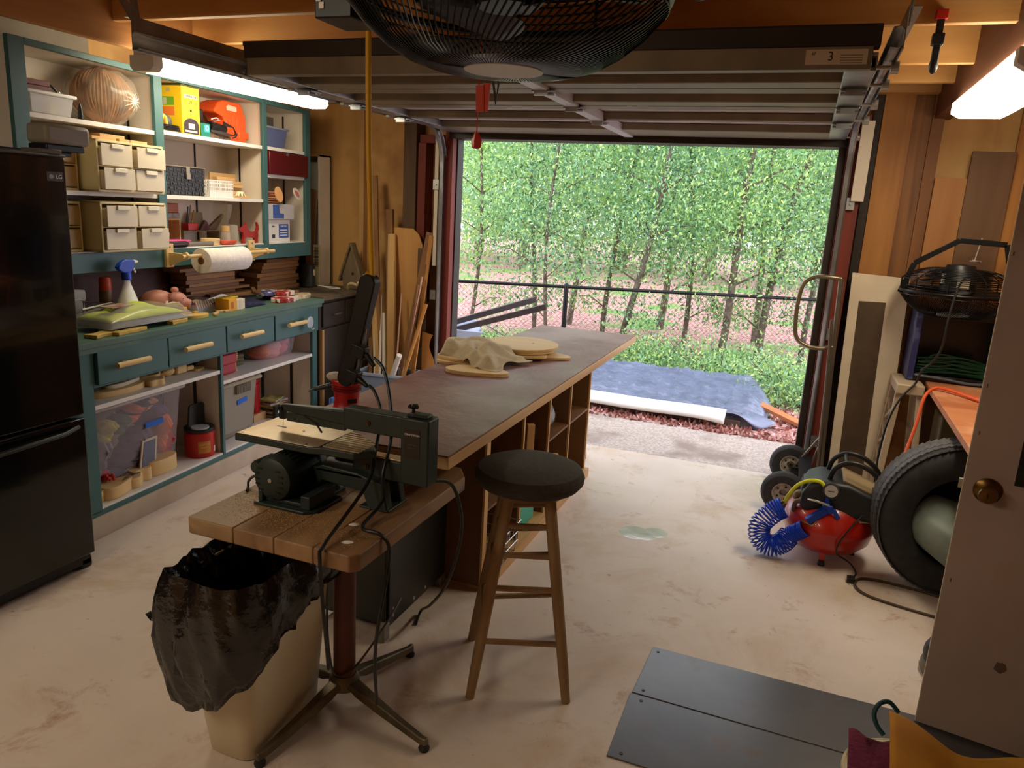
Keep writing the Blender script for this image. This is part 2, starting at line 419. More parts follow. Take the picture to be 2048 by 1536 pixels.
for i, (x, y, h) in enumerate(((-13, 30, 9), (-9.5, 26, 9), (-6.5, 29, 10), (-3, 27, 9.5), (.5, 28, 10), (4, 30, 9))):
    t = thing('woodland_tree', ['tall pale-green tree far behind the saplings, leftmost of the distant row', 'distant tree second from the left', 'distant tree third from the left', 'distant tree fourth from the left', 'distant tree fifth from the left', 'distant tree, rightmost of the far row'][i], 'tree', (x, y, -.4))
    MB().tube([(0, 0, 0), (.2, 0, h*.5), (.1, 0, h)], [.22, .16, .06], 8).build('trunk', M_bark, t)
    c = rng.normal(size=(12000, 3))*np.array([2.0, 1.2, h*.30])+np.array([0, 0, h*.45])
    c = c[c[:, 2] > .9]
    leafmesh('foliage', c, .11, LY+LF[1:2]+[LF[4]], t)
# low shrubs this side of and under the fence
for i, (x, y, rx, hh, lb) in enumerate(((.15, 8.3, .75, .55, 'bright green shrub at the foot of the right jamb beyond the tarp'), (-.75, 9.1, .8, .6, 'green shrub behind the tarp, right of centre'), (-1.7, 9.5, .6, .6, 'low shrub just right of the far end of the workbench'), (-3.9, 9.3, .45, .4, 'small green plants beside the wheelbarrow'))):
    t = thing('shrub', lb, 'shrub', (x, y, gz(y)-.02))
    st = MB()
    for k in range(14):
        a = k*2.4; st.tube([(0, 0, 0), (math.cos(a)*rx*.4, math.sin(a)*.25, hh*.5), (math.cos(a)*rx*.8, math.sin(a)*.4, hh*.95)], [.008, .006, .003], 5)
    st.build('stems', M_bark, t)
    c = rng.normal(size=(7000, 3))*np.array([rx*.5, .33, hh*.28])+np.array([0, 0, hh*.45]); c = c[c[:, 2] > 0]
    leafmesh('foliage', c, .022, LF+LY, t)
# ground leaves
gx = rng.random((9000, 3)); gx[:, 0] = gx[:, 0]*5-4; gx[:, 1] = 5.98+gx[:, 1]**1.6*4.2
gx[:, 2] = np.array([gz(y) for y in gx[:, 1]])+.004+.012*rng.random(9000)
fl = leafmesh('fallen_leaves', gx, .03, [leafmat('litter_a', S(170, 106, 92)), leafmat('litter_b', S(200, 150, 138)), leafmat('litter_c', S(136, 84, 74)), leafmat('litter_d', S(214, 178, 166))], None, flat=.1)
tag(fl, 'reddish brown fallen leaves scattered around the tarp', 'leaves', kind='stuff')
# chain-link fence
f = thing('chain_link_fence', 'black chain link fence with a round top rail outside the garage', 'fence')
ta = Vector((-5.6, 8.08, .71)); tb = Vector((1.9, 11.14, .71)); tt = (tb-ta).normalized()
MB().tube([ta, tb], .021, 10).build('top_rail', M_blackm, f)
for k, px in enumerate((-2.76, .35, -5.5)):
    p = ta+tt*((px-ta.x)/tt.x)
    q = MB().cyl((p.x, p.y, -.47), (p.x, p.y, .70), .03, n=14); q.lathe([(.033, 0), (.033, .03), (.02, .05), (0, .055)], 14, c=(p.x, p.y, .70)); q.build('fence_post', M_blackm, f)
w = MB(); Lf = (tb-ta).length; cell = .062; nrow = 17
for i in range(int(Lf/cell)):
    pts = []
    for j in range(nrow*2+1):
        s_ = i*cell + (cell*.5 if j % 2 else 0) + (cell*.0)
        s2 = s_ if i % 2 == 0 else s_
        p = ta+tt*s2; pts.append((p.x, p.y, .70-j*cell*.5))
    w.tube(pts, .0017, 3, cap=False)
    pts = [((ta+tt*(i*cell - (cell*.5 if j % 2 else 0))).x, (ta+tt*(i*cell - (cell*.5 if j % 2 else 0))).y, .70-j*cell*.5) for j in range(nrow*2+1)]
    w.tube(pts, .0017, 3, cap=False)
w.build('chain_link_mesh', M_blackm, f, smooth=0)
# tarp over stacked lumber
tp = thing('tarp', 'wrinkled black plastic tarp over a low pile, with a white edge, on the driveway', 'tarp', (0, 0, 0))
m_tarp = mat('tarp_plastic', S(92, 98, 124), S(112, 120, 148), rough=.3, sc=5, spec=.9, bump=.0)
def wr(x, y):
    v = 0
    for k, (fx, fy, ph, am) in enumerate(((9, 17, 1, .010), (21, 9, 2, .008), (31, 43, 3, .005), (53, 27, .4, .004), (14, 66, 1.7, .004))):
        v += am*(1-abs(math.sin(x*fx+y*fy*.6+ph+1.3*math.sin(y*3.1+k)+1.7*math.sin(x*2.3+k*2)))*2)
    return v
def tfn(i, j):
    # i across (-2.9 .. -.1), j front to back
    x = -3.2+3.02*i+.10*math.sin(j*4)*(i); y = 6.31+1.91*j+.10*(1-i)*0 + .02*math.sin(i*9)
    y += -.05*i
    h = .115
    e = min(1, j/.03, (1-j)/.08, (1-i)/.05)
    z = gz(y)*0-.01+h*max(0, min(1, e))**.6
    if j > .5: z -= .05*(j-.5)
    return (x, y, z+wr(x, y)*min(1, e+.15))
MB().grid(150, 110, tfn).build('tarp_sheet', m_tarp, tp)
def wfn(i, j):
    x = -3.2+2.78*i; y = 6.19+.15*j-.05*i
    return (x, y, .045+.072*math.sqrt(j)+.003*math.sin(x*7)-.03*max(0, i-.93)*8*(1-j))
MB().grid(80, 6, wfn).build('white_edge', P('white_sheet', S(232, 234, 228), .5), tp, solid=.006, label='white folded edge')
fr = lambda i, j: (-.45+.12*math.sin(j*20)*i+.32*i*(1-.5*j)*(1 if True else 0), 6.25+1.75*j, .10-.09*i**2+.03*math.sin(j*25+i*6)*i)
MB().grid(12, 60, fr).build('loose_end', m_tarp, tp, solid=.004)
one(MB().bx(-3.0, -.30, 6.26, 7.9, -.012, .045), 'lumber_pile', 'pile of grey boards under the black tarp, ends showing at its right', 'lumber', W('grey_board', S(120, 112, 104), S(92, 84, 78), 'x'), bev=.004)
for i, (x0, y0, x1, y1, ww, c_, lb) in enumerate(((-.22, 6.95, .22, 6.50, .10, S(190, 118, 66), 'reddish board lying on the leaves right of the tarp'), (-.75, 6.62, -.20, 6.55, .13, S(104, 106, 120), 'grey plank end poking out right of the tarp'), (-.7, 6.75, -.33, 6.80, .1, S(84, 86, 100), 'dark plank end behind the grey plank by the tarp'))):
    one(MB().bar((x0, y0, .06), (x1, y1, .012), ww, .03), 'scrap_board', lb, 'board', W('scrap%d' % i, c_, tuple(q*.7 for q in c_[:3])+(1,), 'x'), bev=.002)
# wheelbarrow
wb = thing('wheelbarrow', 'grey wheelbarrow with dark handles standing outside the left jamb', 'wheelbarrow', (-3.1, 6.2, 0))
q = MB()
def tray(a, b_, z0, z1, t): pass
q.add([(-.5,-.32,.62),(.42,-.36,.56),(.42,.36,.56),(-.5,.32,.62),(-.32,-.2,.34),(.2,-.22,.32),(.2,.22,.32),(-.32,.2,.34)],
      [(4,5,1,0),(5,6,2,1),(6,7,3,2),(7,4,0,3),(4,7,6,5)])
q.build('tray', mat('grey_poly', S(168, 180, 200), S(150, 162, 184), rough=.5, sc=3), wb, solid=.012)
for s_ in (-1, 1):
    MB().bar((-.8, .12*s_, .25), (.98, .28*s_, .80), .045, .05).build('handle', W('dark_handle', S(70, 62, 62), S(50, 44, 44), 'x'), wb)
    MB().tube([(.15, .22*s_, .5), (.25, .24*s_, 0), (.05, .22*s_, .0)], .012, 8).build('leg', M_blackm, wb)
wl = MB(Matrix.Translation((-.75, 0, .19)) @ Matrix.Rotation(PI/2, 4, 'X')); wl.lathe([(.05, -.04), (.13, -.045), (.18, -.03), (.19, 0), (.18, .03), (.13, .045), (.05, .04)], 24)
wl.build('wheel', M_rubber, wb)
wb.rotation_euler = (0, 0, R(28))
bp_ = MB()
for k in range(34):
    a = k*1.7; L_ = .5+.5*((k*13) % 7)/7
    x = -.0+.4*math.sin(k*3.3); y = .25*math.cos(k*5.1)
    bp_.tube([(x-L_*.5*math.cos(a*.3), y, .05+.01*k), (x, y+.1, .12+.012*k), (x+L_*.5*math.cos(a*.3), y-.1, .06+.014*k)], .007, 5)
tag(bp_.build('brush_pile', M_bark), 'tangle of cut twigs piled against the fence at the left', 'branches', kind='stuff')
bpy.data.objects['brush_pile'].location = (-3.95, 8.1, -.2)
# ================================================================ LAMPS
M_tube = mat('lit_diffuser', (1.0, .885, .66, 1), emit=1.0)
M_tube.node_tree.nodes['Principled BSDF'].inputs['Emission Strength'].default_value = 17
M_fix = P('fixture_enamel', S(206, 198, 186), .5)
def lamp(label, x0, x1, y0, y1, z, cap=.055, rot=0):
    t = thing('ceiling_light', label, 'light', ((x0+x1)/2, (y0+y1)/2, z), rot); w = (x1-x0)/2; L_ = (y1-y0)/2
    pr = [(-w, .068), (-w, .02), (-w*.72, 0), (w*.72, 0), (w, .02), (w, .068)]
    b = MB(Matrix(((1,0,0,0),(0,0,1,0),(0,1,0,0),(0,0,0,1)))); b.prism(pr, -L_+cap, L_-cap*.25); b.build('diffuser', M_tube, t, smooth=30)
    b = MB(Matrix(((1,0,0,0),(0,0,1,0),(0,1,0,0),(0,0,0,1))))
    pr2 = [(-w-.003, .07), (-w-.003, .018), (-w*.72, -.003), (w*.72, -.003), (w+.003, .018), (w+.003, .07)]
    b.prism(pr2, -L_, -L_+cap); b.build('end_cap', M_fix, t, bev=.002)
    b = MB(); b.bx(-w*.8, w*.8, -L_+.01, L_-.01, .069, .092); b.build('housing', M_fix, t)
    return t
lamp('lit fluorescent ceiling light hanging in front of the shelf cabinet', -3.045, -2.895, 2.88, 4.18, 2.185, rot=R(-3.6))
lamp('lit fluorescent ceiling light under the dark beam on the right', .585, .835, 3.10, 4.40, 2.195)
lamp('lit fluorescent light over the near end of the workshop', -2.0, -1.8, -1.3, -.05, 2.32)
lamp('lit fluorescent light over the near left side of the workshop', -2.9, -2.7, -.8, .45, 2.32)
# ================================================================ OVERHEAD DOOR
od = thing('overhead_door', 'raised sectional garage door lying on its tracks under the joists', 'garage door')
M_doorw = mat('door_skin', S(220, 210, 214), S(206, 196, 200), rough=.5, sc=3)
M_doorf = mat('door_frame_steel', S(140, 128, 104), S(118, 108, 90), rough=.5, metal=.25, sc=5)
def dz(y): return 2.215-.012*(y-2.95)
b = MB()
for i, (y0, y1, rails) in enumerate(((2.96, 3.33, ((2.96, 3.02), (3.20, 3.33))), (3.335, 3.80, ((3.335, 3.46), (3.67, 3.80))), (3.805, 4.30, ((3.805, 3.92), (4.27, 4.30))), (4.305, 5.08, ((4.305, 4.33), (4.72, 5.08))))):
    b = MB(); xm = -2.45; w = 2.6
    b.add([(xm, y0, dz(y0)), (xm+w, y0, dz(y0)), (xm+w, y1, dz(y1)), (xm, y1, dz(y1)), (xm, y0, dz(y0)+.012), (xm+w, y0, dz(y0)+.012), (xm+w, y1, dz(y1)+.012), (xm, y1, dz(y1)+.012)],
          [(3,2,1,0),(4,5,6,7),(0,1,5,4),(1,2,6,5),(2,3,7,6),(3,0,4,7)])
    for k in range(4):            # pressed panels
        xa = xm+.12+k*.62; b.bx(xa, xa+.5, rails[0][1]+.03, rails[1][0]-.03, dz(y0)-.006, dz(y0)+.004)
    p = b.build('door_section', M_doorw, od, bev=.003, smooth=0)
    r_ = MB()
    for (ra, rb) in rails: r_.bx(xm, xm+w, ra, rb, dz(ra)-.042, dz(ra)-.001)
    r_.build('rail', M_doorf, p, bev=.006)
    s_ = MB(); s_.bx(xm, xm+.10, y0, y1, dz(y0)-.047, dz(y1)).bx(xm+w-.10, xm+w, y0, y1, dz(y0)-.047, dz(y1)); s_.build('end_stile', M_galv, p, bev=.002)
    s_ = MB(); s_.bx(-1.19, -1.13, y0+.02, y1-.02, dz(y0)-.058, dz(y0)-.01); s_.build('centre_stile', P('stile_white', S(206, 212, 220), .45), p, bev=.002)
for y in (3.33, 3.80, 4.30):
    for x in (-1.16, xm+.05, xm+w-.05):
        h = MB().box((x, y, dz(y)-.055), (.09, .085, .006)); h.cyl((x-.045, y, dz(y)-.062), (x+.045, y, dz(y)-.062), .008); h.bx(x-.03, x+.03, y-.05, y-.035, dz(y)-.075, dz(y)-.05); h.build('hinge', M_galv, od)
for y in (3.0, 3.33, 3.80, 4.30, 5.0):
    for sx, x in ((-1, xm), (1, xm+w)):
        MB().cyl((x+sx*.0, y, dz(y)-.03), (x+sx*.06, y, dz(y)-.03), .007, n=10).cyl((x+sx*.045, y, dz(y)-.03), (x+sx*.07, y, dz(y)-.03), .021, n=16).build('roller', M_steel, od)
st = MB().bx(xm, xm+w, 2.92, 2.99, 2.238, 2.305).bx(xm-.01, xm+w, 2.925, 2.96, 2.29, 2.31); st.build('strut', M_dark, od, bev=.003)
st = MB().bx(xm+.02, xm+w-.02, 2.915, 2.955, 2.165, 2.238); st.build('top_flange', M_doorf, od, bev=.003)
lab = MB().bx(-.08, .115, 2.9125, 2.9145, 2.18, 2.228); lab.build('label', P('paper_label', S(206, 186, 160), .7), od, label='printed paper label')
text('3', .04, M_black, od, (.0, 2.912, 2.205), (PI/2, 0, 0), 'label_number')
text('47', .014, M_black, od, (-.055, 2.912, 2.214), (PI/2, 0, 0), 'label_number')
b = MB()
for k in range(4): b.bx(.03, .10, 2.912, 2.9124, 2.184+k*.008, 2.1865+k*.008)
b.build('label_print', P('print_grey', S(120, 104, 90), .8), od)
# tracks
def track(label, x, sx, y0, z0, zt, ybend, flare):
    t = thing('door_track', label, 'track', (0, 0, 0))
    pts = [(x, y0, z0), (x, ybend, zt)]
    for k in range(1, 9):
        a = k/8*PI/2; pts.append((x, ybend+.30*math.sin(a), zt-.30*(1-math.cos(a))))
    pts.append((x, ybend+.30, .12))
    def sweep(prof):
        vs = []; fs = []; n = len(prof)
        for i, p in enumerate(pts):
            a = Vector(pts[max(0, i-1)]); c_ = Vector(pts[min(len(pts)-1, i+1)]); tn = (c_-a).normalized(); up = Vector((1, 0, 0)).cross(tn) 
            for (u, v) in prof: q = Vector(p)+Vector((u, 0, 0))+up*v; vs.append(tuple(q))
        for i in range(len(pts)-1):
            for j in range(n-1): fs.append((i*n+j, i*n+j+1, (i+1)*n+j+1, (i+1)*n+j))
        return vs, fs
    pr = [(-.022*sx, .026), (-.022*sx, .030), (.0, .032), (.010*sx, .02), (.010*sx, -.02), (.0, -.032), (-.022*sx, -.030), (-.022*sx, -.022)]
    b = MB(); b.add(*sweep(pr)); b.build('rail', M_galv, t, solid=.0022, smooth=30)
    # angle iron above the horizontal run, and its hanger
    b = MB(); b.bx(x+.012*sx-.002, x+.012*sx+.002, y0, ybend-.1, z0-.035, z0+.09).bx(min(x+.012*sx, x+.05*sx), max(x+.012*sx, x+.05*sx), y0, ybend-.1, z0+.086, z0+.09); b.build('angle_iron', M_galv, t)
    b = MB(); b.bar((x+.02*sx, y0+.05, z0+.05), (x+.03*sx, y0-.25, z0+.42), .035, .004, up=(1, 0, 0)); b.bar((x+.02*sx, y0+.04, z0+.05), (x+.02*sx, y0-.02, z0+.42), .035, .004, up=(1, 0, 0)); b.build('hanger', M_galv, t)
    for z in (.25, .95, 1.75):
        b = MB().bx(min(x+.01*sx, x+.055*sx), max(x+.01*sx, x+.055*sx), ybend+.27, ybend+.33, z, z+.07); b.cyl((x+.035*sx, ybend+.262, z+.035), (x+.035*sx, ybend+.275, z+.035), .009, n=6); b.build('bracket', M_galv, t)
    return t
track('galvanised door track on the left, above the light and down beside the leaning wood', -2.515, -1, 2.38, 2.20, 2.215, 4.78, 1)
track('galvanised door track on the right, curving down beside the hand truck', .195, 1, 2.78, 2.235, 2.245, 4.80, 1)
one(MB().bx(.225, .295, 5.05, 5.09, 1.80, 2.26), 'white_track_bracket', 'short white painted board behind the right door track near the bend', 'bracket', M_cream, bev=.002)
one(MB().bx(-2.565, -2.535, 5.06, 5.09, 1.2, 2.17), 'white_track_strip', 'narrow white painted strip behind the bend of the left door track', 'strip', M_cream, bev=.002)
# clamp on the beam, hung near the right track
cl = thing('spring_clamp', 'black clamp with red tips hanging below the joist end beside the right track', 'clamp', (.36, 3.34, 2.42))
MB().bx(-.012, .012, -.012, .012, -.17, 0).ball((0, 0, -.17), (.016, .016, .03)).bx(-.02, .02, -.02, .02, -.10, -.06).build('jaw', M_black, cl, bev=.003)
MB().bx(-.02, .02, -.016, .016, -.012, .022).build('tip', M_red, cl, bev=.003)
# ================================================================ WALL SHELF CABINET
sc = thing('shelf_cabinet', 'tall open wall shelves with green face frame and white inside, in three bays', 'shelf cabinet', C(0, 0), RC)
b = MB(); F0, F1 = .262, .285
for x0, x1 in ((-.115, -.035), (.725, .785), (1.693, 1.737), (2.203, 2.268)): b.bx(x0, x1, F0, F1, 1.225, 2.25)
for x0, x1 in ((-.035, .725), (.785, 1.693), (1.737, 2.203)): b.bx(x0, x1, F0, F1, 1.225, 1.322).bx(x0, x1, F0, F1, 2.222, 2.25)
b.build('face_frame', M_teal, sc, bev=.002)
MB().bx(-.11, 2.26, .565, .575, 1.24, 2.24).build('back_panel', M_cream, sc)
for x in (-.105, .75, 1.712, 2.23): MB().bx(x, x+.018, F1, .565, 1.3, 2.235).build('side_panel', M_cream, sc)
MB().bx(-.087, 2.23, F1, .565, 2.225, 2.243).build('top_panel', M_cream, sc)
MB().bx(2.249, 2.262, F1, .57, 1.235, 2.25).build('end_panel', M_teal, sc)
for (x0, x1, z) in ((-.087, .75, 1.327), (.768, 1.712, 1.327), (1.73, 2.23, 1.327), (-.087, .745, 1.618), (-.087, .745, 1.948), (.77, 1.71, 1.617), (.77, 1.71, 1.958), (1.732, 2.228, 1.783), (1.732, 2.228, 1.96)):
    MB().bx(x0, x1, .272, .562, z-.022, z).build('shelf', M_shelf, sc, bev=.0015)
for x in (.748, 1.710, 2.228):
    for y in (.46,): MB().bx(x-.003, x+.001, y-.006, y+.006, 1.34, 2.2).build('shelf_standard', M_dark, sc)
for x in (1.40, 1.98):
    MB().bx(x-.004, x+.004, .558, .565, 1.34, 2.2).build('shelf_standard', M_dark, sc)
hb = MB()
for (x, z) in ((.20, 2.12), (.215, 2.135), (.24, 2.128), (.265, 2.12), (.215, 2.10), (.22, 2.08), (.235, 2.085), (.265, 2.10), (.262, 2.085), (.26, 2.065), (.272, 2.063)): hb.cyl((x+.12, .566, z-.02), (x+.12, .5645, z-.02), .004, n=8)
hb.build('nail_holes', M_dark, sc)
# ================================================================ BASE CABINET
bc = thing('base_cabinet', 'green built-in base cabinet with four drawers over open white shelves', 'cabinet', C(0, 0), RC)
b = MB()
for x0, x1 in ((-.30, -.06), (.845, .868), (1.845, 1.905)): b.bx(x0, x1, 0.0, .022, .12, .905)
b.bx(-.30, 1.905, 0, .022, .10, .132).bx(-.06, 1.845, 0.0, .022, .73, .925)
b.build('face_frame', M_teal, bc, bev=.002)
MB().bx(-.3, 1.91, -.012, .004, 0, .105).build('kickboard', mat('kick_white', S(206, 188, 164), S(186, 164, 138), rough=.6, sc=5), bc, bev=.002)
MB().bx(-.3, 1.9, .565, .578, .1, .92).build('back_panel', M_cream, bc)
for x in (-.3, .848, 1.862): MB().bx(x, x+.018, .02, .565, .1, .92).build('side_panel', M_cream, bc)
for x0, x1, z in ((-.28, .848, .143), (.866, 1.862, .143), (-.28, .845, .645), (.868, 1.860, .575)): MB().bx(x0, x1, .004, .56, z-.022, z).build('shelf', M_shelf, bc, bev=.0015)
for x, y in ((.840, .18), (1.856, .18), (.840, .42), (1.856, .42)): MB().bx(x-.004, x+.002, y-.009, y+.009, .16, .72).build('shelf_standard', M_dark, bc)
for i, (x0, x1) in enumerate(((-.05, .404), (.410, .874), (.884, 1.352), (1.366, 1.888))):
    dr = MB().bx(x0, x1, -.022, -.002, .745 if i < 3 else .738, .908 if i < 3 else .905).build('drawer', M_teal, bc, bev=.003)
    cx = (x0+x1)/2-.005; zc = .83
    h = MB(); cx += (-.045, -.045, -.045, -.06)[i]; h.cyl((cx-.104, -.062, zc), (cx+.104, -.062, zc), .0135, n=20); h.cyl((cx-.03, -.02, zc), (cx-.03, -.06, zc), .008).cyl((cx+.035, -.02, zc), (cx+.035, -.06, zc), .008)
    h.build('handle', M_natural, dr)
one(MB(Matrix.Translation((.0, 0, 0)) @ Matrix.Rotation(PI/2, 4, 'X')).lathe([(.034, 0), (.040, .002), (.040, .004), (.034, .006)], 26, c=(0, 0, 0)).tube([(-.01, -.03, .01), (.01, -.05, .015), (.035, -.045, .012)], .003, 6),
    'plastic_ring_charm', 'clear plastic ring hung on the rightmost drawer handle', 'ring', mat('clear_plastic', S(200, 206, 210), rough=.15, alpha=.6), C(1.70, -.068, .822), RC)
ct = MB(); ct.bx(-.32, 1.945, -.035, .578, .927, .955); ct.bx(-.32, 1.94, -.022, -.005, .90, .93)
one(ct, 'countertop', 'long dull green painted countertop on the base cabinet', 'countertop', mat('counter_green', S(92, 122, 108), S(80, 108, 96), rough=.5, sc=4, c3=S(60, 104, 92), sc3=1.2), C(0, 0), RC, bev=.002)
# dark drawer unit in the corner
dc = thing('corner_cabinet', 'dark brown paint-flaked drawer unit in the corner beyond the green cabinet', 'cabinet', C(0, 0), RC)
M_dk = mat('flaked_dark_paint', S(66, 58, 50), S(54, 47, 42), rough=.6, sc=4)
MB().bx(1.985, 2.70, .03, .575, .02, .935).build('carcass', M_dk, dc)
b = MB(); b.bx(2.015, 2.33, .012, .032, .735, .905); d1 = b.build('drawer', M_dk, dc, bev=.003); MB().cyl((2.12, -.015, .82), (2.235, -.015, .82), .006).cyl((2.13, -.015, .82), (2.13, .012, .82), .005).cyl((2.225, -.015, .82), (2.225, .012, .82), .005).build('handle', M_steel, d1)
b = MB(); b.bx(2.345, 2.69, .012, .032, .735, .905); d1 = b.build('drawer', M_dk, dc, bev=.003); MB().cyl((2.42, -.015, .835), (2.53, -.015, .835), .006).cyl((2.43, -.015, .835), (2.43, .012, .835), .005).cyl((2.52, -.015, .835), (2.52, .012, .835), .005).build('handle', M_steel, d1)
MB().bx(2.015, 2.69, .010, .030, .30, .722).build('door', M_dk, dc, bev=.003)
MB().bx(2.015, 2.69, .012, .032, .05, .285).build('door', M_dk, dc, bev=.003)
MB().bx(2.02, 2.10, .02, .03, .26, .30).bx(2.02, 2.66, .004, .012, .286, .300).build('pull_edge', M_steel, dc)
MB().bx(1.988, 2.013, .005, .032, .02, .72).build('edge_strip', M_pinez, dc)
ct = MB(); ct.prism([(1.95, -.03), (2.05, -.035), (2.2, -.04), (2.35, -.045), (2.5, -.045), (2.62, -.05), (2.70, -.05), (2.66, .58), (1.95, .58)], .937, .967)
ct.build('worktop', mat('rough_dark_top', S(108, 92, 68), S(84, 72, 54), rough=.8, sc=9, c3=S(60, 50, 40), sc3=3), dc, bev=.003)
# ================================================================ FRIDGE
fg = thing('refrigerator', 'tall black bottom-freezer refrigerator at the left edge', 'refrigerator', (-2.74, 2.24, 0), 0)
M_gloss = P('gloss_black', S(9, 10, 10), .12, spec=.5, coat=.3)
# local: x out of the front, y along the wall
MB().bx(-.70, -.075, -.86, -.02, .045, 1.757).build('cabinet', P('fridge_side', S(26, 26, 26), .5), fg, bev=.01)
def bulge(z0, z1):
    b = MB(); n = 10
    pr = [(-.07, -.86), (-.07, -.012)]
    for k in range(n+1): f = k/n; pr.append((-.012*(1-math.sin(PI*(.12+.76*f)))-.0, -.012-f*.848))
    b.prism([(x, y) for x, y in pr], z0, z1); return b
d1 = bulge(.70, 1.745).build('door', M_gloss, fg, bev=.006, label='glossy refrigerator door')
d2 = bulge(.07, .69).build('freezer_drawer', M_gloss, fg, bev=.006)
b = MB(); b.tube([(-.006, -.83, .622), (.03, -.74, .634), (.045, -.44, .648), (.03, -.14, .652), (-.004, -.05, .655)], .010, 10); b.build('handle', M_black, d2)
b = MB().bx(-.006, -.0035, -.098, -.028, 1.655, 1.69); b.build('badge', P('badge_dark', S(60, 60, 58), .3), d1)
text('LG', .022, M_white, d1, (-.0025, -.047, 1.671), (PI/2, 0, PI/2), 'badge_lettering')
MB().cyl((-.004, -.08, 1.672), (-.002, -.08, 1.672), .009, n=18).build('badge_disc', P('badge_silver', S(170, 160, 165), .3), d1)
b = MB().bx(-.12, -.01, -.11, -.02, 1.757, 1.775); b.bx(-.14, -.015, -.86, .0, 1.746, 1.757); b.build('hinge_cover', P('fridge_top_grey', S(96, 90, 80), .5), fg, bev=.004)
MB().bx(-.11, -.03, -.07, -.01, 0, .05).build('foot', M_black, fg, bev=.01); MB().bx(-.11, -.03, -.84, -.78, 0, .05).build('foot', M_black, fg, bev=.01); MB().bx(-.7, -.03, -.85, -.02, .02, .06).build('kick_grille', M_black, fg)
# grey projector-like box behind fridge top
gb = thing('grey_scanner', 'grey-beige appliance with dark underside overhanging the right end of the refrigerator top', 'appliance', (-2.93, 2.24, 1.7575))
MB().bx(-.08, .04, .03, .235, .045, .125).build('shell', P('beige_shell', S(150, 142, 128), .5), gb, bev=.016)
MB().bx(-.075, .03, .035, .21, .018, .045).bx(-.075, -.02, -.20, .19, .0, .018).build('base', M_black, gb, bev=.005)
# ================================================================ WORKBENCH
wb2 = thing('workbench', 'long wooden workbench with a worn red-brown top and open cubbies below', 'workbench', (0, 0, 0))
M_bt = mat('worn_bench_top', S(140, 92, 84), S(112, 66, 60), rough=.42, sc=5, c3=S(150, 122, 116), sc3=2.6, lo3=.42, hi3=.62, bump=.25, bsc=30)
M_be = W('raw_bench_edge', S(222, 186, 138), S(196, 154, 106), 'y', sc=2)
M_bp = mat('bench_hardboard', S(122, 84, 46), S(104, 70, 38), rough=.6, sc=3)
BZ = .88
MB().bx(-1.615, -.955, 2.035, 4.86, BZ-.006, BZ).build('top_skin', M_bt, wb2, bev=.0015)
MB().bx(-1.62, -.95, 2.03, 4.865, BZ-.045, BZ-.006).build('tabletop', M_be, wb2, bev=.003)
MB().bx(-1.60, -1.56, 2.06, 4.8, BZ-.10, BZ-.045).bx(-1.04, -1.0, 2.75, 4.8, BZ-.055, BZ-.045).build('rail', M_be, wb2)
ys = (2.80, 3.245, 3.64, 4.03, 4.45)
for i, y in enumerate(ys):
    MB().bx(-1.58, -1.135, y-.008, y+.008, .02, BZ-.045).build('divider', M_bp, wb2)
    MB().bx(-1.135, -1.125, y-(.02 if i == 0 else .009), y+(.02 if i == 0 else .009), .02, BZ-.045).build('edge_strip', M_pinez, wb2)
MB().bx(-1.58, -1.57, 2.8, 4.45, .02, BZ-.045).build('back_panel', M_bp, wb2)
MB().bx(-1.58, -1.13, 3.64, 4.45, .445, .457).build('shelf', M_bp, wb2); MB().bx(-1.58, -1.13, 2.8, 3.64, .36, .372).build('shelf', M_bp, wb2)
MB().bx(-1.58, -1.10, 2.8, 4.47, .0, .055).build('plinth', M_piney, wb2)
for s_ in (0,): MB().cyl((-1.22, 4.80, .03), (-1.30, 4.62, .83), .012, n=12).cyl((-1.22, 4.80, 0), (-1.223, 4.793, .05), .017, n=14).build('leg', P('old_chrome', S(160, 150, 130), .35, metal=.6), wb2)
one(MB(Matrix.Rotation(0, 4, 'X')).bx(-.17, .13, -.12, .13, 0, .26), 'storage_box', 'teal green plastic box in a low cubby of the workbench', 'box', P('teal_plastic', S(28, 158, 132), .45), (-1.28, 3.42, .056), 0, bev=.02)
wr_ = thing('wire_basket', 'small wire basket in the nearest low cubby of the workbench', 'basket', (-1.26, 3.0, .056))
b = MB()
for k in range(9): x = -.16+k*.04; b.tube([(x, -.14, .15), (x, -.13, .0), (x, .13, .0), (x, .14, .15)], .0022, 5)
for k in range(6): y = -.13+k*.052; b.tube([(-.17, y, .15), (-.16, y, .0), (.16, y, .0), (.17, y, .15)], .0022, 5)
for z in (.05, .10, .15): e = .14+z*.1; b.tube([(-e-.02, -e, z), (e+.02, -e, z), (e+.02, e, z), (-e-.02, e, z)], .003, 6, closed=True)
b.build('wires', M_steel, wr_)
one(MB().lathe([(0, 0), (.06, .005), (.075, .05), (.06, .10), (.025, .14), (.012, .17), (.03, .20)], 16), 'clear_bag', 'knotted clear plastic bag on the upper cubby shelf of the workbench', 'bag', mat('bag_clear', S(200, 210, 222), rough=.15, alpha=.55, spec=.9), (-1.25, 3.86, .52), (R(60), 0, R(30)))
for i, (x, y, z, r_, lb) in enumerate(((-1.24, 3.12, .374, .3, 'small wood scrap in the near cubby of the workbench'), (-1.22, 3.42, .374, -.5, 'wood scrap lying in the second cubby, leftmost of three'), (-1.26, 3.50, .374, .9, 'wood scrap lying in the second cubby, rearmost of three'))):
    one(MB().bx(-.08, .08, -.03, .03, 0, .03).bx(-.02, .02, -.05, .03, .03, .06), 'wood_scrap', lb, 'wood scrap', M_pine, (x, y, z), r_, bev=.003)
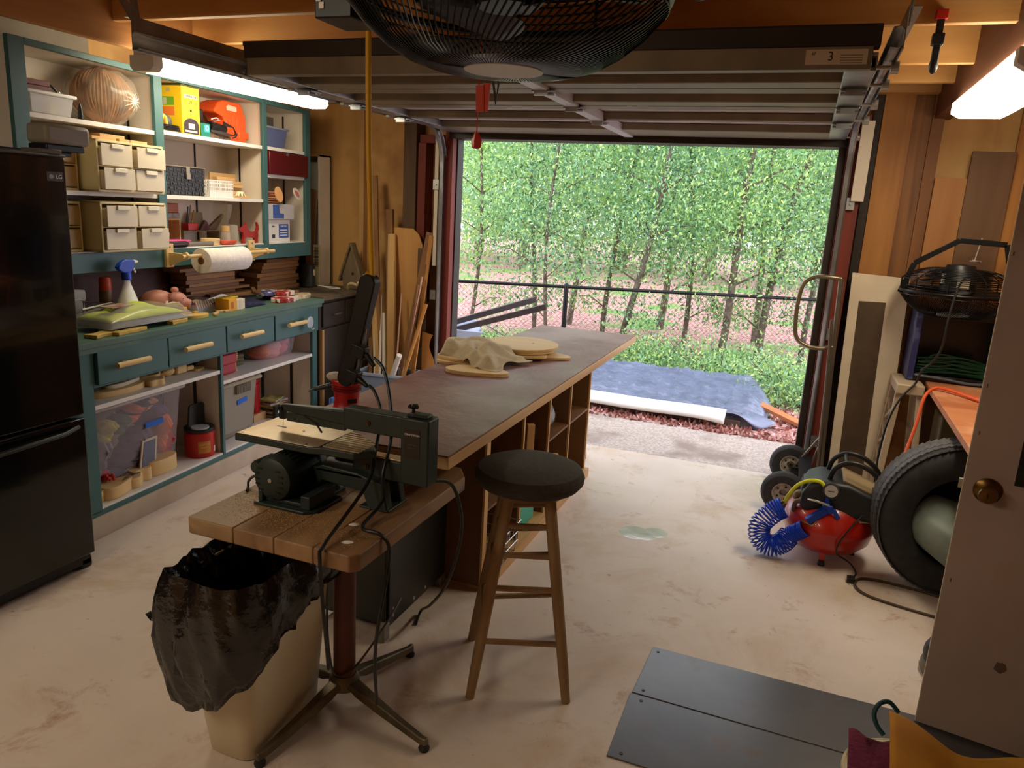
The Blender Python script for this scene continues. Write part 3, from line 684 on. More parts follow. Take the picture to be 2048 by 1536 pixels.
one(MB().bx(-.02, .02, -.015, .015, 0, .20).bx(-.02, .16, -.015, .015, 0, .035), 'wooden_bracket', 'L-shaped wooden offcut standing in the workbench cubby above the stool', 'wood scrap', M_pinez, (-1.19, 3.52, .374), R(35), bev=.003)
# plywood cut-outs and cloth on the bench
def blob(n, rx, ry, wob, ph=0, k=3, rot=0):
    out = []
    for i in range(n):
        a = 2*PI*i/n; r_ = 1+wob*math.cos(k*a+ph)+wob*.4*math.cos(2*a-ph)
        x = rx*r_*math.cos(a); y = ry*r_*math.sin(a)
        out.append((x*math.cos(rot)-y*math.sin(rot), x*math.sin(rot)+y*math.cos(rot)))
    return out
M_plyl = mat('pale_plywood', S(226, 196, 142), S(210, 176, 120), kind='wood', ax='x', sc=.9, rough=.55)
GP = 'plywood cut-outs stacked on the workbench'
for lb, x, y, z, rx, ry, wob, ph, k, th, ro in (
    ('nearest pale plywood cut-out with scalloped edge, in front of the cloth', -1.37, 3.20, BZ, .15, .085, .06, .6, 3, .018, .1),
    ('wide plywood cut-out at the bottom of the stack, left of the cloth', -1.60+.06, 3.42, BZ, .135, .13, .06, 0, 5, .014, .4),
    ('second plywood cut-out from the bottom of the left stack', -1.54, 3.44, BZ+.015, .13, .13, .06, 1, 5, .014, .1),
    ('third plywood cut-out under the cloth on the left stack', -1.52, 3.50, BZ+.03, .12, .14, .05, 2, 4, .014, .6),
    ('small plywood cut-out poking out right of the big rounded one', -1.20, 3.78, BZ, .11, .085, .10, 1, 3, .014, .2),
    ('thin plywood piece beneath the right side of the big rounded cut-out', -1.30, 3.68, BZ+.015, .12, .11, .08, 2, 4, .012, .2),
    ('plywood piece directly under the big rounded cut-out', -1.36, 3.78, BZ+.03, .18, .19, .03, 1, 2, .012, .1),
    ('big rounded plywood cut-out with a small hole on top of the stack', -1.37, 3.80, BZ+.0425, .20, .22, .02, 0, 2, .014, .1)):
    q = MB(); q.prism(blob(40, rx, ry, wob, ph, k, ro), 0, th)
    o = one(q, 'plywood_cutout', lb, 'plywood cut-out', M_plyl, (x, y, z), 0, GP, bev=.002)
MB().cyl((.06, .03, .0142), (.06, .03, .0146), .007, n=10).build('hole', M_dark, o)
cl2 = MB()
def cfn(i, j):
    x = -.19+.40*i; y = -.15+.36*j
    r_ = .10*math.exp(-((x*3.2)**2+(y*2.6)**2)*1.1)
    fold = .012*math.sin(16*i+5*j)+.010*math.sin(26*i-9*j+1)+.012*math.sin(9*j+3*i)
    edge = min(i, 1-i, j, 1-j)
    z = .052+.028*math.sin(PI*min(1, j*1.2))+fold*.8
    if i > .72: z -= .07*((i-.72)/.28)**1.2
    if j < .16: z -= .045*(1-j/.16)
    xx = x+.03*math.sin(7*j+1)+(.0); yy = y+.03*math.sin(6*i)+.10*(i-.5)*-1
    return (xx, yy, max(.006, z))
cl2.grid(44, 40, cfn)
one(cl2, 'cloth', 'crumpled beige cloth lying over the plywood cut-outs', 'cloth', mat('beige_cotton', S(204, 190, 160), S(190, 174, 142), rough=.9, sc=30), (-1.47, 3.43, BZ+.012), R(-8), solid=.004)
# red router
rt = thing('trim_router', 'red and black power tool standing on the workbench behind the saw', 'power tool', (-1.50, 2.30, BZ))
MB().lathe([(.060, 0), (.060, .012), (.05, .02), (.044, .05), (.05, .10), (.056, .118), (.054, .125), (0, .125)], 28).build('body', P('tool_red', S(170, 30, 26), .4), rt)
for a in range(14): pass
b = MB()
for z in (.088, .097, .106): b.lathe([(.053, z), (.0555, z+.002), (.053, z+.004)], 28)
b.build('grille_ring', P('tool_dark_red', S(110, 20, 18), .5), rt)
MB().box((.044, -.032, .055), (.035, .003, .016), (0, 0, R(54))).build('nameplate', M_black, rt)
MB().ball((-.045, .0, .13), (.04, .03, .018)).build('palm_cap', P('grey_cap', S(180, 170, 156), .6), rt)
MB().cyl((-.05, -.01, .10), (-.12, -.03, .078), .012, .008, n=12).cyl((-.12, -.03, .078), (-.14, -.035, .07), .004, n=8).build('spout', M_black, rt)
# ================================================================ SAW STAND TABLE
st = thing('saw_table', 'small pedestal table with a thick plank top carrying the scroll saw', 'table', (-1.237, 1.89, 0))
TZ = .76
M_pl = mat('old_butcher_planks', S(146, 100, 62), S(108, 72, 42), kind='wood', ax='x', sc=1.6, rough=.5, c3=S(170, 124, 80), sc3=3, bump=.3)
ed = W('plank_edge', S(158, 100, 56), S(124, 76, 42), 'x', sc=2)
for i in range(3):
    y0 = [-.37, -.135, .115][i]; y1 = [-.137, .113, .38][i]
for i, (x0, x1) in enumerate(((-.275, -.115), (-.113, .02), (.022, .145), (.147, .275))):
    pts = [(x0, -.373), (x1, -.373), (x1, .378), (x0, .378)]
    if i == 0: pts = [(x0+.0, -.365), (x0+.01, -.373), (x1, -.373), (x1, .378), (x0, .378)]
    if i == 3: pts = [(x0, -.373), (x1-.02, -.373), (x1, -.35), (x1, .30), (x1-.05, .378), (x0, .378)]
    MB().prism(pts, TZ-.048, TZ).build('tabletop_plank', mat('old_planks_%d' % i, [S(174, 142, 104), S(162, 128, 92), S(170, 134, 96), S(156, 118, 82)][i], [S(122, 94, 66), S(110, 82, 56), S(116, 86, 58), S(102, 74, 50)][i], kind='wood', ax='y', sc=1.3, rough=.5, bump=.3), st, bev=.004)
MB().cyl((0, 0, .10), (0, 0, TZ-.05), .036, n=28).build('pedestal_column', mat('rusty_brown_paint', S(104, 54, 36), S(84, 44, 30), rough=.5, sc=5), st)
MB().box((0, 0, TZ-.053), (.3, .3, .008)).build('top_plate', M_blackm, st)
M_al = mat('dull_cast_metal', S(118, 106, 84), S(84, 74, 58), rough=.45, metal=.5, sc=10)
MB().lathe([(.0, .075), (.052, .075), (.050, .105), (.040, .122), (.0, .122)], 28).build('hub', M_al, st)
for (fx, fy) in ((-.066, -.344), (.344, -.084), (.065, .337), (-.344, .08)):
    d_ = Vector((fx, fy, 0)); L_ = d_.length; a = math.atan2(fy, fx)
    b = MB(Matrix.Rotation(a, 4, 'Z'))
    prof = [(.03, .098, .108, .030), (.08, .072, .100, .026), (.16, .052, .082, .020), (.25, .036, .062, .016), (L_-.01, .022, .044, .013), (L_+.012, .022, .046, .011)]
    vs = []; fs = []
    for x_, z0, z1, w_ in prof: vs += [(x_, -w_, z0), (x_, w_, z0), (x_, w_*.7, z1), (x_, -w_*.7, z1)]
    n = len(prof)
    for i in range(n-1):
        for j in range(4): fs.append((i*4+j, i*4+(j+1) % 4, i*4+4+(j+1) % 4, i*4+4+j))
    fs += [(3, 2, 1, 0), (4*n-4, 4*n-3, 4*n-2, 4*n-1)]
    b.add(vs, fs); lg = b.build('leg', M_al, st, bev=.004)
    b = MB(); b.lathe([(.0, 0), (.016, .001), (.018, .010), (.012, .022), (0, .024)], 16, c=(fx, fy, 0)); b.build('foot', M_rubber, lg)
# ---- scroll saw
ss = thing('scroll_saw', 'dark green scroll saw with bright plate and round motor on the plank table', 'scroll saw', (-1.237, 1.89, TZ))
def T_(x, y, z): return (x+1.237, y-1.89, z-TZ)
pz = .947
b = MB(); o_ = [(-1.525, 1.735), (-1.262, 1.735), (-1.225, 1.748), (-1.12, 1.752), (-1.075, 1.80), (-1.12, 1.868), (-1.235, 1.94), (-1.25, 1.965), (-1.525, 1.965)]
b.prism([(x+1.237, y-1.89) for x, y in o_], pz-.024-TZ, pz-.002-TZ); b.build('table_casting', M_green, ss, bev=.003)
b = MB(); o_ = [(-1.522, 1.738), (-1.263, 1.738), (-1.235, 1.75), (-1.235, 1.93), (-1.252, 1.962), (-1.522, 1.962)]
b.prism([(x+1.237, y-1.89) for x, y in o_], pz-.002-TZ, pz-TZ)
M_plate = mat('ground_plate', S(206, 188, 156), S(186, 168, 138), rough=.32, metal=.55, sc=12, c3=S(196, 160, 112), sc3=6)
pl = b.build('table_plate', M_plate, ss, bev=.001)
b = MB()
for (x, y) in ((-1.508, 1.75), (-1.508, 1.95), (-1.278, 1.75), (-1.262, 1.945), (-1.36, 1.85), (-1.33, 1.91)): b.cyl(T_(x, y, pz), T_(x, y, pz+.0004), .0045, n=10)
b.box(T_(-1.445, 1.855, pz+.0003), (.035, .008, .0008)); b.build('screw_hole', M_black, pl)
MB().cyl(T_(-1.40, 1.93, pz), T_(-1.40, 1.93, pz+.0008), .009, n=14).build('plug', M_galv, pl)
b = MB()
for k in range(10):
    y = 1.762+k*.0165; x1 = -1.105-.0*k-(max(0, k-5)*.023); b.bx(-1.228+1.237, x1+1.237, y-1.89-.004, y-1.89+.004, pz-.0015-TZ, pz+.0008-TZ)
b.build('vent_ribs', M_plate, ss)
# upper arm
b = MB()
b.add([T_(-1.44, 1.845, 1.003), T_(-1.44, 1.865, 1.003), T_(-1.44, 1.865, 1.023), T_(-1.44, 1.845, 1.023), T_(-1.20, 1.838, .992), T_(-1.20, 1.872, .992), T_(-1.20, 1.872, 1.038), T_(-1.20, 1.838, 1.038)],
      [(0, 3, 2, 1), (4, 5, 6, 7), (0, 1, 5, 4), (1, 2, 6, 5), (2, 3, 7, 6), (3, 0, 4, 7)])
b.bx(-1.205+1.237, -.92+1.237, 1.830-1.89, 1.880-1.89, .985-TZ, 1.050-TZ)
arm = b.build('upper_arm', M_green, ss, bev=.004)
b = MB(); b.bx(-1.45+1.237, -1.43+1.237, 1.848-1.89, 1.862-1.89, .975-TZ, 1.02-TZ).cyl(T_(-1.44, 1.84, 1.01), T_(-1.44, 1.87, 1.01), .008, n=12); b.build('blade_clamp', M_blackm, arm)
MB().cyl(T_(-1.44, 1.855, .90), T_(-1.44, 1.855, .98), .0009, n=6).build('blade', M_steel, ss)
MB().bx(-1.42+1.237, -1.21+1.237, 1.846-1.89, 1.858-1.89, .972-TZ, .998-TZ).build('arm_web', M_green, arm, bev=.002)
b = MB(); b.tube([T_(-1.35, 1.84, 1.0), T_(-1.30, 1.83, .985), T_(-1.28, 1.83, .96)], .003, 6); b.build('air_tube', M_black, arm)
# rear housing
b = MB(); b.bx(-1.008+1.237, -.918+1.237, 1.822-1.89, 1.888-1.89, .852-TZ, 1.052-TZ).bx(-.998+1.237, -.93+1.237, 1.835-1.89, 1.875-1.89, 1.052-TZ, 1.062-TZ)
hs = b.build('rear_housing', M_green, ss, bev=.009)
MB().bx(-.996+1.237, -.945+1.237, 1.8205-1.89, 1.822-1.89, .935-TZ, 1.02-TZ).build('nameplate', P('plate_brown', S(46, 36, 32), .4), hs)
text('CRAFTSMAN', .0085, M_white, hs, T_(-.970, 1.8202, 1.005), (PI/2, 0, 0), 'nameplate_lettering')
text('DIRECT DRIVE', .0045, P('plate_grey', S(110, 100, 90), .5), hs, T_(-.970, 1.8202, .975), (PI/2, 0, 0), 'nameplate_lettering')
text('SCROLL SAW', .0045, P('plate_grey', S(110, 100, 90), .5), hs, T_(-.970, 1.8202, .966), (PI/2, 0, 0), 'nameplate_lettering')
b = MB(); b.cyl(T_(-.985, 1.855, 1.06), T_(-.985, 1.855, 1.075), .005, n=10)
for k in range(5): a = k*2*PI/5; b.ball(T_(-.985+.010*math.cos(a), 1.855+.010*math.sin(a), 1.08), (.007, .007, .007), 8)
b.ball(T_(-.985, 1.855, 1.08), (.011, .011, .008), 10); b.build('tension_knob', M_black, ss)
# lower arm and legs
b = MB(); b.bx(-1.175+1.237, -1.0+1.237, 1.832-1.89, 1.878-1.89, .848-TZ, .912-TZ); la = b.build('lower_arm', M_green, ss, bev=.005)
MB().bx(-1.165+1.237, -1.01+1.237, 1.834-1.89, 1.872-1.89, .912-TZ, .918-TZ).build('arm_cover', M_plate, la, bev=.002)
MB().bx(-1.36+1.237, -1.17+1.237, 1.84-1.89, 1.87-1.89, .885-TZ, .905-TZ).build('arm_bar', M_green, la, bev=.002)
for zz, xx, yy in ((1.015, -1.12, 1.829), (.88, -1.125, 1.831)):
    MB().cyl(T_(xx, yy, zz), T_(xx, yy-.003, zz), .008, n=16).cyl(T_(xx, yy-.003, zz), T_(xx, yy-.006, zz), .004, n=10).build('pivot_bolt', P('bronze', S(90, 66, 50), .4, metal=.7), ss)
b = MB(Matrix(((1, 0, 0, 1.237), (0, 0, 1, -1.89), (0, 1, 0, -TZ), (0, 0, 0, 1))))
b.prism([(-1.345, .762), (-1.298, .762), (-1.262, .822), (-1.118, .812), (-1.10, .762), (-1.035, .762), (-1.05, .845), (-1.14, .866), (-1.26, .872), (-1.295, .85)], 1.80, 1.835)
b.build('front_frame', M_green, ss, bev=.004)
b = MB(Matrix(((1, 0, 0, 1.237), (0, 0, 1, -1.89), (0, 1, 0, -TZ), (0, 0, 0, 1))))
b.prism([(-1.345, .762), (-1.298, .762), (-1.262, .822), (-1.118, .812), (-1.10, .762), (-1.035, .762), (-1.05, .845), (-1.14, .866), (-1.26, .872), (-1.295, .85)], 1.885, 1.915)
b.build('rear_frame', M_green, ss, bev=.004)
b = MB(); b.bx(-1.13+1.237, -1.03+1.237, 1.80-1.89, 1.915-1.89, .761-TZ, .768-TZ).bx(-1.36+1.237, -1.24+1.237, 1.72-1.89, 1.90-1.89, .761-TZ, .775-TZ).bx(-1.30+1.237, -1.12+1.237, 1.80-1.89, 1.90-1.89, .85-TZ, .862-TZ); b.build('foot_plate', M_green, ss, bev=.003)
# motor: axis runs away from the viewer (y)
mt = MB(Matrix.Translation(T_(-1.355, 1.685, .842)) @ Matrix.Rotation(-PI/2, 4, 'X'))
mt.lathe([(0, -.004), (.040, -.004), (.062, .006), (.068, .022), (.068, .05), (.064, .054), (.064, .155), (.068, .158), (.068, .185), (.05, .195), (0, .195)], 40)
mo = mt.build('motor', M_green, ss)
b = MB(Matrix.Translation(T_(-1.355, 1.685, .842)) @ Matrix.Rotation(-PI/2, 4, 'X'))
for k in range(30):
    a = k*2*PI/30; b.box((.0655*math.cos(a), .0655*math.sin(a), .105), (.005, .004, .10), (0, 0, a))
b.build('cooling_fins', M_green, mo)
b = MB(Matrix.Translation(T_(-1.355, 1.6805, .842)))
for s_ in (-1, 1):
    for k in range(5): b.box((s_*(.030 if k in (0, 4) else .040)-.004, 0, -.032+k*.016), (.015, .0012, .0045))
b.box((0, 0, -.05), (.02, .0012, .005)); b.build('vent_slots', M_black, mo)
MB().cyl(T_(-1.355, 1.682, .842), T_(-1.355, 1.679, .842), .0065, n=16).build('shaft_end', M_steel, mo)
MB(Matrix.Translation(T_(-1.43, 1.74, .86)) @ Matrix.Rotation(-PI/2, 4, 'X')).lathe([(0, -.03), (.018, -.03), (.021, -.02), (.021, .05), (0, .06)], 20).build('capacitor_cover', M_green, mo)
b = MB(); b.prism([(-.175, -.215), (.0, -.215), (.03, -.185), (.03, -.06), (-.165, -.06)], .0, .010); b.bx(-.165, -.15, -.205, -.07, .01, .045).bx(-.02, .012, -.20, -.07, .01, .05).bx(-.16, .0, -.19, -.07, .01, .022); b.build('motor_base', M_green, ss, bev=.003)
b = MB(); b.tube(sp([T_(-1.43, 1.80, .80), T_(-1.47, 1.80, .80), T_(-1.50, 1.79, .795), T_(-1.515, 1.78, .78), T_(-1.51, 1.77, .765), T_(-1.49, 1.74, .765)]), .004, 8); b.build('motor_cord', M_black, ss)
sd = MB()
for k in range(2600):
    a = random.gauss(0, 1); c_ = random.gauss(0, 1)
    x = -1.30+.13*a-.05*c_; y = 1.66+.07*c_
    if not (-1.505 < x < -1.0 and 1.53 < y < 2.0): continue
    s_ = .0005+random.random()*.0007; sd.box((x, y, TZ+.0005), (s_*2, s_*1.5, .0008), (0, 0, random.random()*3))
tag(sd.build('sawdust', P('sawdust', S(214, 178, 116), .9), smooth=0), 'pale sawdust scattered on the plank table around the saw', 'sawdust', kind='stuff')
# paint drips on the plank table
for i, (x, y) in enumerate(((-1.075, 1.69), (-1.03, 1.585))):
    one(MB().lathe([(0, .004), (.008, .003), (.013, 0)], 10, sx=1.3, sy=.7), 'paint_chip', ['white paint drip in the middle of the plank table', 'white paint drip at the near corner of the plank table'][i], 'paint drip', M_white, (x, y, TZ), .5)
# ================================================================ STOOL
sl = thing('bar_stool', 'round wooden bar stool with a dark padded cushion', 'stool', (-.785, 2.345, 0))
M_cush = mat('charcoal_fabric', S(58, 54, 50), S(68, 63, 58), rough=.85, sc=60)
MB().lathe([(0, .715), (.15, .715), (.176, .722), (.190, .740), (.192, .756), (.180, .780), (.135, .798), (.07, .805), (0, .806)], 48).build('cushion', M_cush, sl)
b = MB()
for k in range(90): a = random.gauss(-2.2, .7); r_ = .03+.12*random.random(); b.ball((r_*math.cos(a), r_*math.sin(a), .8055-max(0, (r_-.05))**2*1.0), (.0009, .0009, .0006), 4)
b.build('sawdust_specks', P('sawdust', S(214, 178, 116), .9), sl)
MB().cyl((0, 0, .695), (0, 0, .72), .135, .14, n=36).build('seat', W('stool_wood', S(150, 112, 72), S(124, 90, 56), 'z'), sl, bev=.004)
M_sw = W('stool_wood_leg', S(164, 134, 98), S(142, 112, 78), 'z', sc=2)
def lp(sx, sy, z):
    f = 1-z/.70
    tx = {(-1, -1): -.085, (1, -1): .225, (1, 1): .085, (-1, 1): -.225}[(sx, sy)]; ty = {(-1, -1): -.245, (1, -1): -.125, (1, 1): .265, (-1, 1): .085}[(sx, sy)]
    return (tx*(.42+.58*f), ty*(.42+.58*f), z)
LG = [(-1, -1), (1, -1), (1, 1), (-1, 1)]
for l in LG:
    MB().tube([lp(*l, 0), lp(*l, .1), lp(*l, .35), lp(*l, .70)], [.0155, .018, .020, .021], 18).build('leg', M_sw, sl)
for i in range(4):
    for z in ((.20, .385, .50, .60)[:4] if i % 2 == 0 else (.26, .44, .55)):
        a_ = lp(*LG[i], z); b_ = lp(*LG[(i+1) % 4], z); MB().cyl(a_, b_, .0105, n=12).build('rung', M_sw, sl)
# ================================================================ WASTE BIN with bag
bn = thing('waste_bin', 'tall cream plastic waste bin under the plank table', 'bin', (0, 0, 0))
def rrect(x0, x1, y0, y1, r_, n=6):
    out = []
    for cx, cy, a0 in ((x1-r_, y1-r_, 0), (x0+r_, y1-r_, PI/2), (x0+r_, y0+r_, PI), (x1-r_, y0+r_, 1.5*PI)):
        for k in range(n+1): a = a0+k/n*PI/2; out.append((cx+r_*math.cos(a), cy+r_*math.sin(a)))
    return out
def ring(f, off=0, z=None):
    x0 = -1.497+f*(-.015)-off; x1 = -1.325+f*.075+off; y0 = 1.535+f*(-.105)-off; y1 = 1.885+f*(-.015)+off
    q = rrect(x0, x1, y0, y1, .045+f*.015); L_ = [0]
    for i in range(len(q)): L_.append(L_[-1]+math.dist(q[i], q[(i+1) % len(q)]))
    out = []; m_ = 84; k = 0
    for i in range(m_):
        s_ = L_[-1]*i/m_
        while L_[k+1] < s_: k += 1
        g = (s_-L_[k])/(L_[k+1]-L_[k]); a_, c_ = q[k], q[(k+1) % len(q)]
        out.append((a_[0]+(c_[0]-a_[0])*g, a_[1]+(c_[1]-a_[1])*g, .60*f if z is None else z))
    return out
def loft(rings, close_end=None):
    b = MB(); n = len(rings[0]); vs = [p for r_ in rings for p in r_]; fs = []
    for i in range(len(rings)-1):
        for j in range(n): fs.append((i*n+j, i*n+(j+1) % n, (i+1)*n+(j+1) % n, (i+1)*n+j))
    if close_end: fs.append(tuple(reversed(range(n))))
    b.add(vs, fs); return b
loft([ring(0, -.006), ring(.012, 0), ring(.3), ring(.6), ring(.9), ring(1.0), ring(1.0, .008), ring(1.0, .008, .59)], True).build('body', mat('cream_bin_plastic', S(214, 204, 176), S(204, 192, 162), rough=.42, sc=3), bn, smooth=60, solid=.003)
bg = MB(); rings = []
base = ring(1.0); n = len(base); cx = sum(p[0] for p in base)/n; cy = sum(p[1] for p in base)/n
def hem(a):       # how far the bag hangs outside, by direction; deepest at the near left corner
    return .13+.25*max(0, math.cos(a-R(254)))**2.2 + .06*max(0, math.cos(a-R(330)))**3
for k in range(16):
    r_ = []
    for j, p in enumerate(base):
        a = math.atan2(p[1]-cy, p[0]-cx); u = Vector((p[0]-cx, p[1]-cy, 0)).normalized()
        wrk = .006*math.sin(j*.8+k*.5)+.005*math.sin(j*1.7-k*.9)+.004*math.sin(j*3.1+k*1.6)
        if k < 5:      # inside, hanging down
            f = (5-k)/5; q = Vector((cx, cy, 0))+(Vector((p[0]-cx, p[1]-cy, 0)))*(.93-.36*f); z = .634-.36*f; 
            r_.append((q.x+u.x*wrk, q.y+u.y*wrk, z+wrk))
        else:
            f = (k-5)/10; out_ = .016+.022*math.sin(PI*min(1, f))*(1+.8*max(0, math.cos(a-R(215))))+.006*math.sin(j*.6)
            z = .636-(hem(a)+.02)*f + .008*math.sin(j*1.1)*f
            wrk = max(-.006, wrk); r_.append((p[0]+u.x*(out_+wrk*1.2), p[1]+u.y*(out_+wrk*1.2), z+(wrk if k < 8 else 0)))
    rings.append(r_)
b = loft(rings)
bag = b.build('bin_bag', mat('black_bin_bag', S(13, 13, 14), S(20, 19, 19), rough=.2, sc=6, spec=.8, bump=.9, bsc=16), bn, smooth=70, solid=.0015)
b = MB()
def flp(i, j):
    return (-1.515-.125*i, 1.50-.035*i+.02*j+.01*math.sin(8*i), .50-.04*i-.06*j*(1-i)-.05*math.sin(i*3)+.01*math.sin(i*12))
b.grid(14, 6, flp); b.build('bag_tie', bag.data.materials[0], bn, solid=.002)
b = MB(); b.add([(-1.36, 1.60, .46), (-1.27, 1.56, .48), (-1.25, 1.63, .61), (-1.30, 1.66, .58), (-1.33, 1.62, .52)], [(0, 1, 2, 3, 4)]); one(b, 'cardboard_scrap', 'brown cardboard scrap poking up inside the bin bag', 'cardboard', P('cardboard', S(176, 116, 70), .8), solid=.003, smooth=0)
one(MB().prism(noise_pts(26, lambda a: ((.075+.012*math.sin(7*a)+.006*math.sin(13*a))*math.cos(a), (.05+.01*math.sin(9*a))*math.sin(a))), 0, .012), 'blue_puzzle_mat', 'blue jagged foam scrap on the floor just behind the bin bag', 'foam scrap', P('blue_foam', S(50, 96, 150), .7), (-1.98, 1.99, 0), .4, bev=.003)
# ================================================================ BLACK CABINET UNDER BENCH
bk = thing('steel_cabinet', 'black steel cabinet under the near end of the workbench', 'cabinet', (0, 0, 0))
M_bs = mat('scuffed_black_steel', S(30, 29, 27), S(40, 38, 34), rough=.4, sc=5)
MB().bx(-1.63, -1.305, 2.30, 2.79, .045, .775).build('carcass', M_bs, bk, bev=.003)
MB().bx(-1.62, -1.315, 2.285, 2.30, .06, .765).build('door', M_bs, bk, bev=.004)
MB().bx(-1.335, -1.30, 2.25, 2.30, 0, .07).build('foot', P('grey_foot', S(120, 116, 104), .5), bk, bev=.006)
MB().bx(-1.63, -1.60, 2.27, 2.30, 0, .05).build('foot', P('grey_foot', S(120, 116, 104), .5), bk)
MB().bx(-1.335, -1.30, 2.74, 2.79, 0, .05).build('foot', P('grey_foot', S(120, 116, 104), .5), bk, bev=.006); MB().bx(-1.63, -1.60, 2.74, 2.79, 0, .05).build('foot', P('grey_foot', S(120, 116, 104), .5), bk)
b = MB()
for (y, z) in ((2.33, .08), (2.33, .11), (2.50, .07), (2.60, .07)): b.ball((-1.304, y, z), (.003, .006, .008), 8)
b.build('rivet', M_steel, bk)
# ================================================================ HANGING POWER STRIP AND CORDS
ps = thing('power_strip', 'long black power strip hanging over the workbench from the yellow cord', 'power strip', (-1.262, 2.0, 1.25))
b = MB(Matrix.Rotation(R(14), 4, 'Y')); pts = rrect(-.028, .028, -.185, .185, .026, 8)
b.M = Matrix.Rotation(R(14), 4, 'Y') @ Matrix.Rotation(PI/2, 4, 'X'); b.prism(pts, -.02, .02); b.build('housing', M_black, ps, bev=.004)
b = MB(Matrix.Rotation(R(14), 4, 'Y'))
b.bx(.012, .06, -.045, -.01, -.07, -.03).cyl((.06, -.03, -.05), (.10, -.035, -.075), .012, .006, n=12); b.bx(.012, .055, -.045, -.01, -.155, -.115).cyl((.05, -.03, -.135), (.095, -.035, -.145), .012, .006, n=12)
b.build('plug', M_black, ps, bev=.003)
b = MB(Matrix.Rotation(R(14), 4, 'Y')); b.tube([(.03, -.01, .02), (.035, -.012, -.02), (.02, -.012, -.05), (.032, -.012, -.1), (.03, -.015, -.14)], .003, 6); b.build('hanging_wire', M_steel, ps)
one(MB().tube([(-1.215, 2.0, 1.42), (-1.222, 2.0, 1.55), (-1.232, 2.0, 1.8), (-1.236, 2.0, 2.0), (-1.238, 2.0, 2.15), (-1.24, 1.98, 2.45)], .0085, 10).tube([(-1.215, 2.0, 1.425), (-1.232, 1.995, 1.435), (-1.24, 2.0, 1.425), (-1.222, 2.005, 1.42)], .006, 8), 'yellow_lead', 'thick yellow cord hanging from the joists down to the power strip', 'cord', P('cord_yellow', S(214, 164, 24), .5))
one(MB().tube(sp([(-1.185, 1.965, 1.18), (-1.14, 1.95, 1.15), (-1.10, 1.92, 1.07), (-1.065, 1.87, .97), (-1.05, 1.80, .88), (-1.045, 1.79, .80), (-1.03, 1.66, .775), (-.965, 1.65, .768), (-.945, 1.66, .70), (-.96, 1.62, .45), (-1.0, 1.70, .2)]), .0052, 8), 'mains_lead', 'black cord arching from the upper plug of the power strip over the saw', 'cord', M_black)
one(MB().tube(sp([(-1.20, 1.965, 1.09), (-1.17, 1.95, 1.075), (-1.13, 1.92, 1.02), (-1.10, 1.84, .93), (-1.085, 1.78, .86), (-1.08, 1.65, .80), (-1.06, 1.52, .77), (-1.06, 1.505, .72), (-1.10, 1.6, .35)]), .0052, 8), 'mains_lead', 'black cord dropping from the lower plug of the power strip past the table edge', 'cord', M_black)
one(MB().tube(sp([(-.93, 1.86, .86), (-.905, 1.93, .84), (-.90, 1.99, .78), (-.905, 2.05, .66), (-.95, 2.12, .5), (-1.05, 2.25, .30), (-1.18, 2.4, .12), (-1.27, 2.5, .02), (-1.25, 2.42, .008)]), .0055, 8), 'mains_lead', 'black cord leaving the back of the saw and looping under the table edge', 'cord', M_black)
one(MB().tube(sp([(-1.30, 2.0, .70), (-1.36, 1.98, .50), (-1.36, 1.97, .25), (-1.30, 1.90, .15), (-1.24, 1.85, .13), (-1.19, 1.89, .16), (-1.2, 2.1, .2), (-1.24, 2.27, .2)]), .004, 8), 'mains_lead', 'thin cord drooping round the pedestal column', 'cord', P('cord_brown', S(74, 58, 44), .5))
